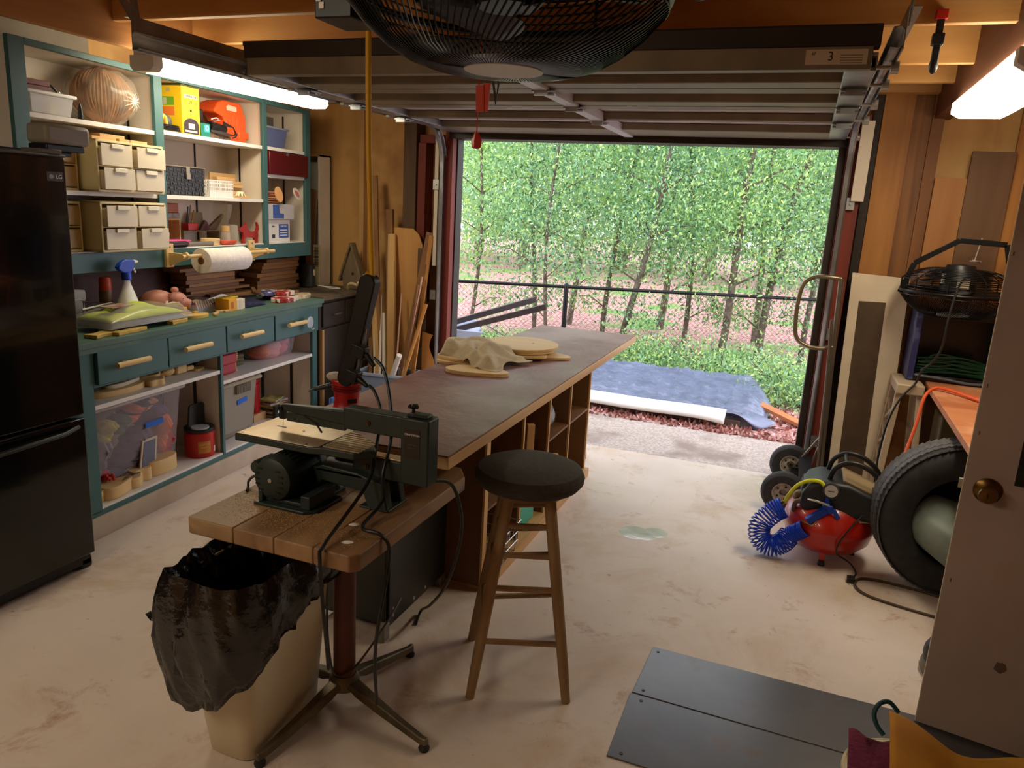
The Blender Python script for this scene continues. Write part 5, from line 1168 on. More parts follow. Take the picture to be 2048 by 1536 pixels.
# terrier cut-out
dog = [(.0, 0), (.03, 0), (.028, .03), (.045, .045), (.10, .04), (.13, .038), (.135, .02), (.14, 0), (.168, 0), (.165, .03), (.172, .06), (.165, .075), (.178, .10), (.176, .125), (.165, .15), (.160, .148), (.168, .12), (.158, .09), (.145, .082), (.09, .085), (.065, .095), (.052, .12), (.045, .125), (.044, .148), (.036, .128), (.02, .122), (.0, .11), (-.022, .105), (-.024, .09), (-.008, .08), (.006, .082), (.014, .05), (.008, .03)]
cone(MB().prism([(x-.08, y*.92) for x, y in dog], -.009, .009), 'dog_cutout', 'red painted wooden terrier standing on the bottom shelf', 'ornament', P('terrier_red', S(156, 34, 24), .5), 1.61, .33, Z4+.0, rot=(PI/2, 0, RC), bev=.002)
# ---- paper towel holder on the rail
t = cthing('towel_holder', 'pine paper towel holder screwed to the green rail', 'holder', .80, .262, 1.285)
for x, nm in ((-.055, 0), (.70, 1)):
    MB().bx(x-.008, x+.05, -.018, 0, -.062, .068).build('mounting_plate', M_natural, t, bev=.003)
    b = MB(Matrix(((0, 0, 1, 0), (-1, 0, 0, 0), (0, 1, 0, 0), (0, 0, 0, 1)))); b.prism([(.015, .022), (.10, .020), (.128, .03), (.145, .012), (.14, -.008), (.115, -.015), (.07, -.03), (.03, -.05), (.015, -.052)], x+.012, x+.030); b.build('arm', M_natural, t, bev=.003)
    MB().cyl((x+.021, -.019, .05), (x+.021, -.0175, .05), .005, n=8).cyl((x+.021, -.019, -.05), (x+.021, -.0175, -.05), .005, n=8).build('screw', M_dark, t)
MB().cyl((-.07, -.125, .005), (.80, -.125, .005), .011, n=16).ball((.80, -.125, .005), .012, 10).build('dowel', M_natural, t)
t = cthing('paper_towel_roll', 'white paper towel roll on the pine holder', 'paper towel', 0, 0, 0); t.location = C(.80, .262-.125, 1.285+.005-.030)
b = MB(Matrix.Translation((.085, 0, 0)) @ Matrix.Rotation(PI/2, 4, 'Y')); b.lathe([(.021, 0), (.068, 0), (.070, .003), (.070, .385), (.068, .388), (.021, .388), (.021, 0)], 48); b.build('roll', mat('paper_white', S(240, 232, 224), S(228, 220, 212), rough=.9, sc=40, bump=.3), t)
b = MB(Matrix.Translation((.084, 0, 0)) @ Matrix.Rotation(PI/2, 4, 'Y')); b.lathe([(.019, 0), (.0215, 0), (.0215, .39), (.019, .39), (.019, 0)], 30); b.build('core', P('cardboard_core', S(170, 116, 70), .8), t)
# ---- right bay
t = cthing('blue_tub', 'translucent blue plastic tub with lid on the top shelf of the right bay', 'tub', 1.90, .40, 1.96)
taper_box(MB(), .30, .19, .125, .86, wall=1).build('tub_body', mat('blue_cloudy', S(104, 116, 160), rough=.35, alpha=.8), t, bev=.012, smooth=30)
MB().bx(-.158, .158, -.103, .103, .122, .136).build('lid', mat('lid_blue_grey', S(150, 158, 176), rough=.4, alpha=.9), t, bev=.005)
MB().ball((-.03, -.01, .05), (.10, .06, .045)).build('contents', P('pale_rag', S(190, 184, 184), .8), t)
cone(MB().bx(0, .14, 0, .03, 0, .075), 'grey_box', 'dark grey flat box on the blue tub lid, the right one', 'box', P('box_grey', S(96, 88, 78), .6), 1.91, .42, 2.0965, bev=.002)
cone(MB().bx(0, .09, 0, .03, 0, .05), 'grey_box', 'dark grey flat box on the blue tub lid, the left one', 'box', P('box_grey', S(96, 88, 78), .6), 1.78, .42, 2.0965, bev=.002)
t = cthing('red_case', 'long dark red case sticking out of the right bay', 'case', 1.945, .30, 1.783)
MB().bx(-.20, .275, -.05, .10, .0, .148).build('body', P('maroon_vinyl', S(84, 12, 18), .3), t, bev=.005); MB().bx(.0, .02, -.054, -.05, .13, .145).build('latch', M_steel, t)
t = cthing('white_box', 'white printed office box on the bottom shelf of the right bay', 'box', 1.745, .30, Z4)
MB().bx(0, .305, 0, .22, 0, .155).build('box', P('white_card', S(228, 224, 216), .6), t, bev=.003)
MB().bx(.165, .285, -.0008, 0, .03, .125).build('printed_panel', P('blue_print', S(60, 90, 160), .5), t)
text('Copier Paper', .014, M_white, t, (.225, -.0012, .112), (PI/2, 0, 0), 'printed_lettering')
text('office', .018, P('ink', S(50, 50, 60), .6), t, (.10, -.001, .11), (PI/2, 0, 0), 'printed_lettering')
b = MB()
for k in range(3): b.bx(.18, .27, -.0015, -.0008, .045+k*.018, .051+k*.018)
b.build('printed_lines', M_white, t)
MB().bx(.085, .12, -.0008, 0, .03, .055).build('printed_mark', P('ink', S(50, 50, 60), .6), t)
t = cthing('box_lid', 'grey-white carton with a blue patch on top of the white office box', 'box', 1.745, .30, Z4+.156)
MB().bx(-.01, .33, -.02, .22, 0, .105).build('box', P('grey_card', S(190, 186, 182), .6), t, bev=.004)
b = MB(Matrix(((1, 0, 0, 0), (0, 0, 1, 0), (0, 1, 0, 0), (0, 0, 0, 1)))); b.prism([(.07, .01), (.20, .01), (.20, .04), (.15, .045), (.14, .10), (.07, .10)], -.0212, -.020); b.build('printed_panel', P('blue_print', S(60, 90, 160), .5), t)
go = 'painted wooden pieces piled on the grey-white carton'
for i in range(11):
    col = [S(196, 90, 60), S(226, 176, 110), S(150, 40, 30), S(214, 150, 84), S(120, 34, 28), S(230, 190, 130), S(200, 120, 70), S(160, 60, 44), S(222, 170, 100), S(140, 44, 34), S(228, 180, 120)][i]
    cone(MB().prism(blob(18, .15-.006*i, .055, .08, i*1.3, 3), 0, .007), 'wooden_piece', '%s flat painted wooden piece in the pile on the grey-white carton' % ['lowest', 'second lowest', 'third lowest', 'fourth', 'fifth', 'sixth', 'seventh', 'eighth', 'ninth', 'second highest', 'topmost'][i], 'wooden piece', P('piece%d' % i, col, .6), 1.91+.012*math.sin(i*2), .40+.01*math.cos(i*3), Z4+.262+.0075*i, go, rot=.15*math.sin(i*1.9))
cone(MB().prism(blob(26, .042, .055, .03, 0, 2), 0, .006), 'egg_cutout', 'egg-shaped tan wooden cut-out leaning in front of the pile', 'wooden piece', P('tan_egg', S(222, 164, 104), .6), 1.865, .268, Z4+.325, rot=(R(78), 0, RC))
t = cthing('egg_cutout', 'white oval cut-out with a red centre at the right of the pile', 'wooden piece', 2.09, .27, Z4+.335, rot=0); t.rotation_euler = (R(72), .5, RC)
MB().prism(blob(26, .05, .042, .02, 0, 2), 0, .006).build('oval', P('egg_white', S(228, 214, 196), .6), t); MB().prism(blob(20, .03, .022, .02, 0, 2), .006, .0075).build('centre', P('egg_pink', S(200, 120, 110), .6), t)
b = MB()
for k in range(16): a = k*2.4; b.ball((.035*math.cos(a), .03*math.sin(a), .03+.004*k), (.02, .02, .018), 8)
cone(b, 'fluffy_toy', 'brown fuzzy bundle in the corner right of the white office box', 'bundle', P('fuzzy_brown', S(120, 84, 66), .9), 2.13, .42, Z4)
# ================================================================ ON THE COUNTER
ZC = .955
t = cthing('spray_bottle', 'white spray bottle with a blue trigger head on the counter', 'spray bottle', .375, .185, ZC); t.scale = (1.14, 1.14, 1.08)
MB().lathe([(0, 0), (.052, 0), (.056, .01), (.056, .08), (.05, .12), (.032, .165), (.018, .20), (.016, .225), (0, .225)], 30, sy=.62).build('bottle', M_white, t)
MB().lathe([(.019, .215), (.021, .215), (.021, .245), (.016, .255), (0, .255)], 20).build('collar', M_blue, t)
b = MB(PM); b.prism([(-.045, .262), (-.02, .248), (.02, .252), (.038, .27), (.045, .295), (.04, .308), (-.01, .31), (-.04, .295), (-.055, .275)], -.012, .012); b.build('trigger_head', M_blue, t, bev=.004)
b = MB(); b.cyl((.04, 0, .298), (.068, 0, .296), .011, .006, n=12); b.tube([(.034, 0, .278), (.045, 0, .262), (.055, 0, .245)], [.006, .005, .004], 8); b.build('nozzle', M_white, t)
b = MB(); b.lathe([(.0565, .03), (.0572, .03), (.0572, .10), (.0535, .105)], 30, sy=.64); 
b = MB()
def lf(i, j):
    a = -PI/2-.75+1.5*i; z = .025+.085*j; r_ = .0572 if z < .08 else .0572-(z-.08)*.15
    return (r_*math.cos(a), r_*math.sin(a)*.64, z)
b.grid(14, 5, lf); b.build('label', P('label_blue_grey', S(84, 108, 128), .5), t)
t = cthing('spray_can', 'aerosol can with an orange cap at the back of the counter', 'spray can', .515, .46, ZC)
MB().lathe([(0, 0), (.031, 0), (.033, .006), (.033, .14), (.028, .155), (0, .155)], 24).build('can', P('can_tan', S(120, 84, 56), .35), t)
MB().lathe([(.0, .14), (.031, .142), (.031, .20), (.026, .215), (0, .216)], 24).build('cap', P('cap_orange', S(206, 72, 26), .4), t)
b = MB(PM); b.prism([(-.05, 0), (.01, 0), (.02, .06), (.045, .11), (.04, .15), (-.05, .16)], 0, .05); cone(b, 'white_bracket', 'white perforated hardware piece at the counter back beside the orange-capped can', 'hardware', P('off_white', S(214, 204, 188), .5), .38, .50, ZC+.0, bev=.004)
b = MB()
b.tube([(-.12, -.10, .10), (.06, -.10, .115), (.085, -.10, .105), (.09, -.10, .02), (.09, -.10, .004)], .0045, 8); b.tube([(-.12, .10, .10), (.06, .10, .115), (.085, .10, .105), (.09, .10, .004)], .0045, 8); b.tube([(.09, -.10, .10), (.09, .10, .10)], .0045, 8)
cone(b, 'wire_rack', 'white wire rack on the counter left of the spray bottle', 'rack', M_white, .26, .34, ZC)
# piggy bank
t = cthing('piggy_bank', 'pink pottery piggy bank facing right on the counter', 'piggy bank', .70, .25, ZC, rot=R(-42))
M_pg = P('pig_pink', S(214, 148, 130), .45)
b = MB(); b.ball((-.03, 0, .082), (.095, .066, .066), 24); b.build('body', M_pg, t)
b = MB(); b.ball((.07, -.01, .088), (.055, .05, .05), 20); hd = b.build('head', M_pg, t)
b = MB(); b.cyl((.10, -.015, .075), (.135, -.02, .068), .034, .026, n=22); b.cyl((.133, -.02, .068), (.140, -.021, .067), .027, .024, n=22); b.build('snout', M_pg, hd)
for y in (-.010, .010): pass
b = MB(); b.ball((.1405, -.030, .068), (.002, .004, .005), 8).ball((.1405, -.013, .068), (.002, .004, .005), 8); b.build('nostril', P('pig_dark', S(120, 66, 56), .6), hd)
b = MB(); b.ball((.095, -.052, .105), (.006, .004, .006), 10); b.build('eye', P('eye_white', S(220, 200, 186), .3), hd); MB().ball((.097, -.055, .105), (.003, .002, .003), 8).build('pupil', M_black, hd)
b = MB()
b.add([(.02, -.045, .13), (.06, -.05, .135), (.05, -.07, .085), (.03, -.066, .075)], [(0, 1, 2, 3)]); b.build('ear', P('pig_ear', S(176, 108, 88), .5), hd, solid=.007)
b = MB(); b.ball((.065, .03, .142), (.022, .016, .018), 12); b.build('ear', M_pg, hd)
for x, y in ((-.08, -.03), (-.08, .03), (.035, -.03), (.035, .03)): MB().cyl((x, y, 0), (x, y, .04), .016, .02, n=14).build('leg', M_pg, t)
MB().tube([(-.122, 0, .09), (-.135, .005, .10), (-.132, -.008, .108), (-.14, 0, .115)], .004, 8).build('tail', M_pg, t)
# bagged neon things
t = cthing('bagged_vest', 'neon yellow folded fabric in a clear plastic bag at the left of the counter', 'bag', .36, .15, ZC+.028)
def pil(w_, d_, h_, z0, ph=0):
    b = MB()
    def f(i, j):
        x = (i-.5)*w_; y = (j-.5)*d_; e = max(0, 1-abs(2*i-1)**3)*max(0, 1-abs(2*j-1)**3)
        return (x, y, z0+h_*e**.5+.006*math.sin(11*i+ph)*e+.005*math.sin(9*j-ph+5*i)*e)
    b.grid(26, 20, f)
    def g_(i, j): x, y, z = f(i, j); return (x, y, z0)
    return b
pil(.52, .24, .045, .0).build('lower_layer', mat('grey_blue_fabric', S(84, 96, 108), S(110, 116, 120), rough=.6, sc=14), t, solid=.004)
pil(.50, .22, .03, .030, 1).build('neon_fabric', mat('neon_fabric', S(206, 222, 60), S(180, 204, 44), rough=.6, sc=9), t, solid=.004)
pil(.24, .16, .05, .045, 2).build('neon_fold', mat('neon_fabric', S(206, 222, 60), S(180, 204, 44), rough=.6, sc=9), t, solid=.004)
pil(.60, .30, .085, .004, 3).build('plastic_film', mat('bag_film', S(240, 232, 220), rough=.16, alpha=.26, spec=1.0), t)
b = MB()
for k in range(9): b.tube([(.22, -.02, .06), (.26+.01*math.sin(k), -.03+.012*k-.04, .07-.01*(k % 3)), (.32, -.07+.02*k, .03+.01*(k % 4))], [.004, .006, .001], 5)
b.build('film_gathers', mat('bag_film_white', S(236, 226, 210), rough=.25, alpha=.7), t)
cone(MB().bx(-.12, .12, -.035, .04, 0, .004), 'booklet', 'small printed booklet lying on the neon fabric bag', 'booklet', mat('booklet_print', S(150, 60, 56), S(196, 180, 160), rough=.5, sc=20), .28, .13, ZC+.116, rot=R(6))
GW = 'carved wooden shapes lying on the counter'
for i, (u, v, L_, w_, h_, z, lb, ro) in enumerate(((.06, .05, .16, .07, .018, 0, 'flat yellow-wood cut-out at the near left corner of the counter', .12), (.20, .02, .22, .05, .018, 0, 'long flat wooden cut-out under the neon bag front', .1), (.55, .03, .14, .035, .022, 0, 'wooden cut-out beside the oval piece, nearer the counter edge', .1), (.60, .13, .13, .03, .022, 0, 'wooden bar cut-out behind the cross piece', .05))):
    q = MB(); q.prism([(-L_/2, -w_/2), (-L_*.1, -w_*.35), (L_*.1, -w_/2), (L_/2, -w_*.3), (L_/2, w_*.4), (L_*.15, w_/2), (-L_*.2, w_*.3), (-L_/2, w_/2)], 0, h_)
    cone(q, 'wooden_cutout', lb, 'wooden cut-out', W('counter_pine', S(226, 190, 100), S(200, 158, 72), 'x', sc=1), u, v, ZC+z, GW, rot=ro, bev=.003)
cone(MB().prism(blob(30, .075, .034, .02, 0, 2), 0, .022), 'oval_cutout', 'oval yellow-wood piece near the counter edge', 'wooden cut-out', W('counter_pine', S(226, 190, 100), S(200, 158, 72), 'x', sc=1), .76, .07, ZC, GW, bev=.003)
cone(MB().bx(-.10, .09, -.014, .014, 0, .026).bx(-.014, .014, -.014, .014, .026, .056).bx(.05, .085, -.03, .03, 0, .026), 'cross_cutout', 'cross-shaped wooden piece behind the oval one', 'wooden cut-out', W('counter_pine', S(226, 190, 100), S(200, 158, 72), 'x', sc=1), .74, .15, ZC, GW, bev=.003)
for i, (u, v, ro) in enumerate(((.92, .075, .3), (.985, .10, -.2), (1.03, .085, .1), (.87, .045, .9))):
    cone(MB().bx(-.028, .028, -.009, .009, 0, .014), 'wood_peg', ['short wooden peg near the counter edge, middle one', 'short wooden peg behind the others by the tape box', 'short wooden peg right beside the tape box', 'tiny wooden peg next to the oval piece'][i], 'wood peg', M_pine, u, v, ZC, 'pegs before the tape box', rot=ro, bev=.003)
# yellow and white tape box
t = cthing('tape_box', 'yellow and cream box near the middle of the counter', 'box', 1.125, .125, ZC, rot=R(4))
b = MB(); b.bx(-.085, .0, -.04, .05, 0, .074); b.build('box', P('amber_box', S(240, 170, 24), .45), t, bev=.002)
b = MB(); b.lathe([(.032, 0), (.046, 0), (.046, .066), (.032, .066), (.032, 0)], 28, c=(.045, 0, 0)); b.bx(.0, .088, -.04, .045, 0, .064); b.build('roll', P('cream_roll', S(232, 218, 190), .6), t, bev=.002)
MB().bx(-.085, .08, .0, .05, .068, .078).build('lid', P('lemon_lid', S(236, 206, 30), .45), t, bev=.002)
MB().bx(-.06, -.035, -.0408, -.04, .015, .055).build('printed_panel', P('brick_print', S(206, 96, 30), .5), t)
# flag cloth bundle and assorted patriotic pieces
t = cthing('flag_bundle', 'bundle of small rolled striped flags in a clear sleeve on the counter', 'flags', .965, .24, ZC)
b = MB()
for k in range(9): b.tube([(-.06+.02*k, -.04, .015+.003*k), (-.03+.02*k, -.005, .045+.003*(k % 3)), (.01+.02*k, .05, .03)], .008, 7)
b.build('red_stripes', P('flag_red', S(168, 34, 44), .6), t)
b = MB()
for k in range(9): b.tube([(-.05+.02*k, -.042, .018+.003*k), (-.02+.02*k, -.007, .052+.003*(k % 3)), (.02+.02*k, .05, .036)], .0065, 7)
b.build('white_stripes', M_white, t)
MB().ball((-.07, .02, .045), (.05, .035, .025)).build('blue_canton', mat('flag_blue', S(34, 36, 70), S(60, 60, 92), rough=.6, sc=60, lo=.55, hi=.6), t)
MB().cyl((-.16, .0, .05), (.0, .01, .045), .0035, n=8).build('stick', M_pine, t)
pil(.27, .15, .055, -.002, 1).build('clear_sleeve', mat('bag_film', S(240, 232, 220), rough=.16, alpha=.26, spec=1.0), t)
for i, (u, v, w_, d_, h_, c1, c2, lb) in enumerate(((1.33, .16, .22, .13, .035, S(28, 30, 56), S(50, 50, 80), 'dark navy folded cloth right of the tape box'), (1.27, .30, .20, .12, .05, S(196, 190, 206), S(170, 166, 190), 'pale lilac folded sheet behind the tape box'), (1.08, .33, .16, .09, .035, S(220, 186, 130), S(196, 160, 106), 'pale wooden shapes heap behind the tape box'), (1.16, .42, .34, .12, .045, S(120, 92, 78), S(74, 52, 50), 'brown crumpled cloth strip in front of the stacked boards'))):
    cone(pil(w_, d_, h_, 0, i), 'folded_cloth', lb, 'cloth', mat('cloth%d' % i, c1, c2, rough=.8, sc=16), u, v, ZC+.003, solid=.004)
GM = 'dark moulding strips lying on the counter'
for i, (u0, v0, u1, v1, z) in enumerate(((1.28, .40, 1.86, .12, .045), (1.30, .43, 1.84, .17, .045), (1.34, .45, 1.86, .22, .045), (1.36, .10, 1.62, .26, .078), (1.38, .13, 1.58, .29, .078))):
    cone(MB().bar((u0, v0, z), (u1, v1, z+(.004 if i < 3 else 0)), .026, .016), 'moulding_strip', ['long brown moulding strip on the counter, nearest the edge', 'long brown moulding strip, second from the edge', 'long brown moulding strip, third from the edge', 'short moulding strip crossing over the long ones, nearer one', 'short moulding strip crossing over the long ones, farther one'][i], 'wood strip', W('moulding', S(150, 108, 66), S(96, 64, 40), 'x', sc=1.4), 0, 0, ZC, GM, bev=.002)
GS = 'star-and-stripe wooden ornaments at the counter end'
M_stripe = mat('stripe_paint', S(160, 36, 36), S(226, 210, 190), rough=.5, sc=16, lo=.48, hi=.52)
for i, (u, v, rx, ry, z, lb, m_) in enumerate(((1.66, .10, .12, .07, 0, 'red and white striped ornament near the counter edge', M_stripe), (1.86, .12, .13, .06, 0, 'cream painted ornament with ridged rim at the counter corner', mat('cream_orn', S(232, 216, 180), S(190, 160, 120), rough=.5, sc=30)), (1.80, .27, .10, .07, 0, 'red and blue ornament behind the cream one', mat('rb_orn', S(176, 44, 50), S(70, 74, 130), rough=.5, sc=14, lo=.47, hi=.53)), (1.66, .24, .10, .06, .03, 'blue ornament with white spots in front of the board stack', mat('bw_orn', S(84, 88, 140), S(230, 224, 220), rough=.5, sc=22, lo=.52, hi=.56)), (1.74, .15, .09, .05, .03, 'striped ornament lying on top of the cream and red ones', M_stripe))):
    cone(MB().prism(blob(40, rx, ry, .05, i, 9), 0, .028), 'painted_ornament', lb, 'ornament', m_, u, v, ZC+z, GS, bev=.004)
# stacked boards
GB = 'wooden boards stacked at the back of the counter'
MW = W('stack_oak', S(176, 128, 80), S(146, 100, 60), 'x', sc=1.6)
MW2 = W('stack_dark', S(146, 104, 68), S(120, 82, 52), 'x', sc=1.6)
zz = ZC
for i in range(10):
    h_ = [.018, .022, .02, .018, .024, .02, .024, .03, .022, .02][i]; w_ = [.66, .62, .50, .60, .52, .55, .48, .47, .46, .50][i]; dx = [0, .03, -.02, .04, .0, .03, .0, .01, .0, -.05][i]
    cone(MB().bx(0, w_, 0, .12, 0, h_), 'stacked_board', ('%s board of the left stack under the paper towels' % ['lowest', 'second lowest', 'third', 'fourth', 'fifth', 'sixth', 'seventh', 'eighth', 'ninth', 'topmost'][i]), 'board', MW if i % 2 else MW2, 1.12+dx, .44, zz, GB, bev=.002); zz += h_+.0005
zz = ZC
for i in range(10):
    h_ = [.02, .024, .026, .022, .026, .026, .024, .024, .022, .024][i]; w_ = [.64, .52, .50, .54, .50, .49, .46, .48, .44, .42][i]; dx = [-.06, .02, .0, .0, .03, .0, .05, .06, .08, .12][i]
    cone(MB().bx(0, w_, 0, .15, 0, h_), 'stacked_board', '%s board of the right stack beside the black cylinder' % ['lowest', 'second lowest', 'third', 'fourth', 'fifth', 'sixth', 'seventh', 'eighth', 'ninth', 'topmost'][i], 'board', MW if i % 3 else MW2, 1.82+dx, .42, zz, GB, bev=.002); zz += h_+.0005
t = cthing('cylinder_heater', 'black upright cylinder speaker with a small cream oval at the counter end', 'speaker', 2.40, .37, .968)
MB().lathe([(0, 0), (.048, 0), (.055, .008), (.055, .168), (.048, .178), (0, .178)], 32).build('body', P('charcoal_plastic', S(38, 38, 38), .5), t)
b = MB(Matrix.Translation((-.0, -.0555, .115)) @ Matrix.Rotation(PI/2, 4, 'X')); b.prism(blob(20, .009, .026, 0), -.002, .003); b.build('display', P('cream_oval', S(226, 214, 176), .5), t)
# ================================================================ LOWER SHELVES
t = cthing('storage_bin', 'large clear storage bin full of coloured ornaments under the left shelf', 'storage bin', .30, .32, .143)
b = taper_box(MB(), .68, .44, .43, .88, wall=1); b.build('bin_body', M_tubp, t, bev=.03, smooth=30)
MB().bx(-.355, .355, -.235, .235, .43, .455).build('lid', mat('bin_lid', S(190, 182, 186), rough=.4, alpha=.85), t, bev=.012)
MB().bx(-.33, -.27, -.234, -.205, .04, .42).build('corner_rib', M_tubp, t, bev=.012)
MB().bx(.05, .18, -.222, -.2195, .27, .298).build('tape', P('blue_tape', S(24, 96, 196), .6), t, label='blue masking tape')
for i, (x, z, rx, rz, c_) in enumerate(((.05, .34, .09, .05, S(220, 110, 80)), (.14, .37, .08, .03, S(226, 160, 120)), (-.14, .28, .08, .06, S(190, 180, 90)), (-.04, .30, .06, .05, S(90, 110, 90)), (.24, .16, .08, .12, S(226, 120, 40)), (.20, .28, .10, .06, S(90, 60, 90)), (.05, .15, .14, .10, S(88, 70, 84)), (-.2, .14, .10, .12, S(110, 100, 106)), (-.22, .08, .08, .03, S(180, 40, 50)), (.0, .08, .25, .06, S(70, 60, 76)), (.27, .10, .05, .08, S(190, 60, 40)), (.10, .36, .12, .04, S(60, 50, 70)))):
    q = MB()
    for k in range(7): a = k*2.4; q.ball((x+rx*.6*math.cos(a)*(k/7), -.115+.02*math.sin(a), z+rz*.6*math.sin(a*1.7)), (rx*.5, .08, rz*.55), 8)
    q.build('contents', mat('binfill%d' % i, c_, tuple(min(1, v*1.5) for v in c_[:3])+(1,), rough=.6, sc=30), t)
t = cthing('picture_frame', 'slanted small frame with pale border leaning on the clear bin', 'frame', .335, .09, .20); t.rotation_euler = (R(-8), 0, RC)
b = MB(Matrix(((1, 0, 0, 0), (0, 0, 1, 0), (0, 1, 0, 0), (0, 0, 0, 1)))); b.prism([(-.07, -.05), (.05, -.05), (.11, .15), (.0, .15)], 0, .010); b.build('frame', P('frame_pale', S(200, 182, 158), .6), t, bev=.002)
b = MB(Matrix(((1, 0, 0, 0), (0, 0, 1, 0), (0, 1, 0, 0), (0, 0, 0, 1)))); b.prism([(-.052, -.035), (.042, -.035), (.092, .138), (.01, .138)], -.002, .0); b.build('pane', P('frame_slate', S(84, 84, 100), .4), t)
# cut-out row on the base shelf
GC = 'thick scroll-sawn pine shapes along the front of the bottom shelf'
M_cp = W('fresh_pine', S(232, 198, 140), S(214, 174, 112), 'x', sc=.8)
def scal(w_, d_, lob): return [(w_*math.cos(2*PI*i/48)*(1+.13*math.cos(lob*2*PI*i/48)), d_*math.sin(2*PI*i/48)*(1+.13*math.cos(lob*2*PI*i/48))) for i in range(48)]
for i, (u, v, w_, d_, lob, h_, z, lb) in enumerate(((.09, .075, .10, .055, 3, .062, .143, 'thick pine cut-out shaped like a cloud, nearest the refrigerator'), (.21, .10, .085, .06, 4, .055, .143, 'thick scalloped pine cut-out, second from the refrigerator'), (.30, .12, .075, .055, 5, .07, .143, 'thick rounded pine cut-out, third from the refrigerator'), (.45, .11, .10, .06, 2, .082, .143, 'thick oval pine cut-out next to the red coffee can'))):
    cone(MB().prism(scal(w_, d_, lob), 0, h_), 'pine_cutout', lb, 'pine cut-out', M_cp, u, v, z, GC, bev=.004)
for i, (u, v, z, ro) in enumerate(((-.02, .06, .143, .1), (.0, .13, .143, -.3), (-.03, .05, .172, .4), (-.02, .12, .215, .0))):
    cone(MB().bx(-.045, .045, -.012, .012, 0, .028), 'wood_offcut', ['small wood offcut at the very left of the bottom shelf, lower one', 'small wood offcut behind it beside the refrigerator', 'wood offcut lying across the others beside the refrigerator', 'wood offcut perched highest beside the refrigerator'][i], 'wood offcut', M_cp, u, v, z, 'offcuts by the refrigerator', rot=ro, bev=.002)
cone(MB().bx(-.09, .07, -.03, .03, 0, .006), 'printed_card', 'printed card lying on the second pine cut-out', 'card', mat('card_print', S(160, 130, 110), S(90, 60, 56), rough=.5, sc=30), .20, .095, .199, rot=.15)
b = MB()
for k in range(10): b.ball((.02*math.sin(k*2), .015*math.cos(k*3), .01+.003*k), .010, 8)
cone(b, 'red_beads', 'small cluster of red beads beside the printed card', 'beads', M_red, .085, .10, .206)
t = cthing('coffee_can', 'red plastic coffee can with black lid near the divider', 'can', .765, .10, .143)
MB().lathe([(0, 0), (.078, 0), (.083, .01), (.083, .145), (.078, .15), (0, .15)], 36).build('can', P('coffee_red', S(178, 26, 16), .35), t)
MB().lathe([(0, .15), (.082, .15), (.085, .155), (.085, .17), (.080, .174), (0, .174)], 36).build('lid', M_black, t)
def canlabel(a0, a1, z0, z1, m_, nm='label'):
    b = MB(); b.grid(8, 2, lambda i, j: (.0838*math.cos(R(a0+(a1-a0)*i)), .0838*math.sin(R(a0+(a1-a0)*i)), z0+(z1-z0)*j)); b.build(nm, m_, t)
canlabel(212, 262, .03, .10, P('can_gold', S(186, 120, 44), .5)); canlabel(308, 335, .02, .12, P('can_gold', S(186, 120, 44), .5)); canlabel(283, 298, .025, .06, P('can_white', S(210, 190, 180), .5))
for dz_, s_, w_ in ((.085, 'CUSTOM', .018), (.068, 'ROAST', .016)): text(s_, w_*.8, P('can_cream', S(230, 190, 110), .5), t, (.084*math.cos(R(237)), .084*math.sin(R(237)), dz_-.003), (PI/2, 0, R(-33)), 'label_lettering')
cone(MB(PM).prism([(-.075, 0), (.07, 0), (.07, .115), (.055, .125), (-.05, .13), (-.06, .12)], 0, .012), 'black_jig', 'black plastic jig leaning upright on the coffee can lid', 'jig', P('satin_black', S(34, 34, 34), .45), .775, .12, .318, bev=.004)
cone(MB().prism(blob(24, .05, .05, 0), 0, .008), 'clear_disc', 'clear plastic disc lying on the coffee can lid', 'disc', mat('clear_plastic', S(200, 206, 210), rough=.15, alpha=.6), .735, .07, .318)
# things on shelf A (z .645)
GA = 'pine animal shapes on the left inner shelf'
for i, (u, v, w_, d_, lob, h_, z, lb) in enumerate(((.20, .12, .15, .08, 2, .03, .645, 'wide pine cut-out at the left end of the inner shelf'), (.22, .13, .12, .05, 3, .02, .676, 'white-topped cut-out on the wide pine one'), (.32, .16, .07, .045, 4, .028, .697, 'small pine shape piled on the white-topped cut-out'), (.40, .07, .06, .04, 5, .035, .645, 'small knobbly pine shape at the shelf front'), (.46, .16, .07, .05, 4, .04, .645, 'square-notched pine shape in the middle of the inner shelf'))):
    cone(MB().prism(scal(w_, d_, lob), 0, h_), 'pine_shape', lb, 'pine shape', M_cp if i != 1 else P('pale_cut', S(222, 210, 184), .6), u, v, z, GA, bev=.003)
t = cthing('pine_doll', 'pine doll figure with peg legs lying near the divider', 'doll', .63, .15, .645)
MB().ball((-.05, 0, .03), (.05, .04, .03)).bx(-.01, .07, -.04, .04, .005, .055).build('torso', M_cp, t, bev=.01)
for y in (-.03, .0, .03): MB().bx(.07, .125, y-.012, y+.012, .01 if y else .035, .035 if y else .058).build('leg', M_cp, t, bev=.005)
cone(MB().bx(-.08, .08, -.04, .04, 0, .05), 'dark_toolbox', 'small dark box at the far left of the inner shelf', 'box', M_dark, .06, .16, .645, bev=.004)
cone(MB().prism(scal(.05, .03, 3), 0, .012), 'pine_shape', 'thin pine shape lying right of the doll by the divider', 'pine shape', M_cp, .79, .12, .645, GA)
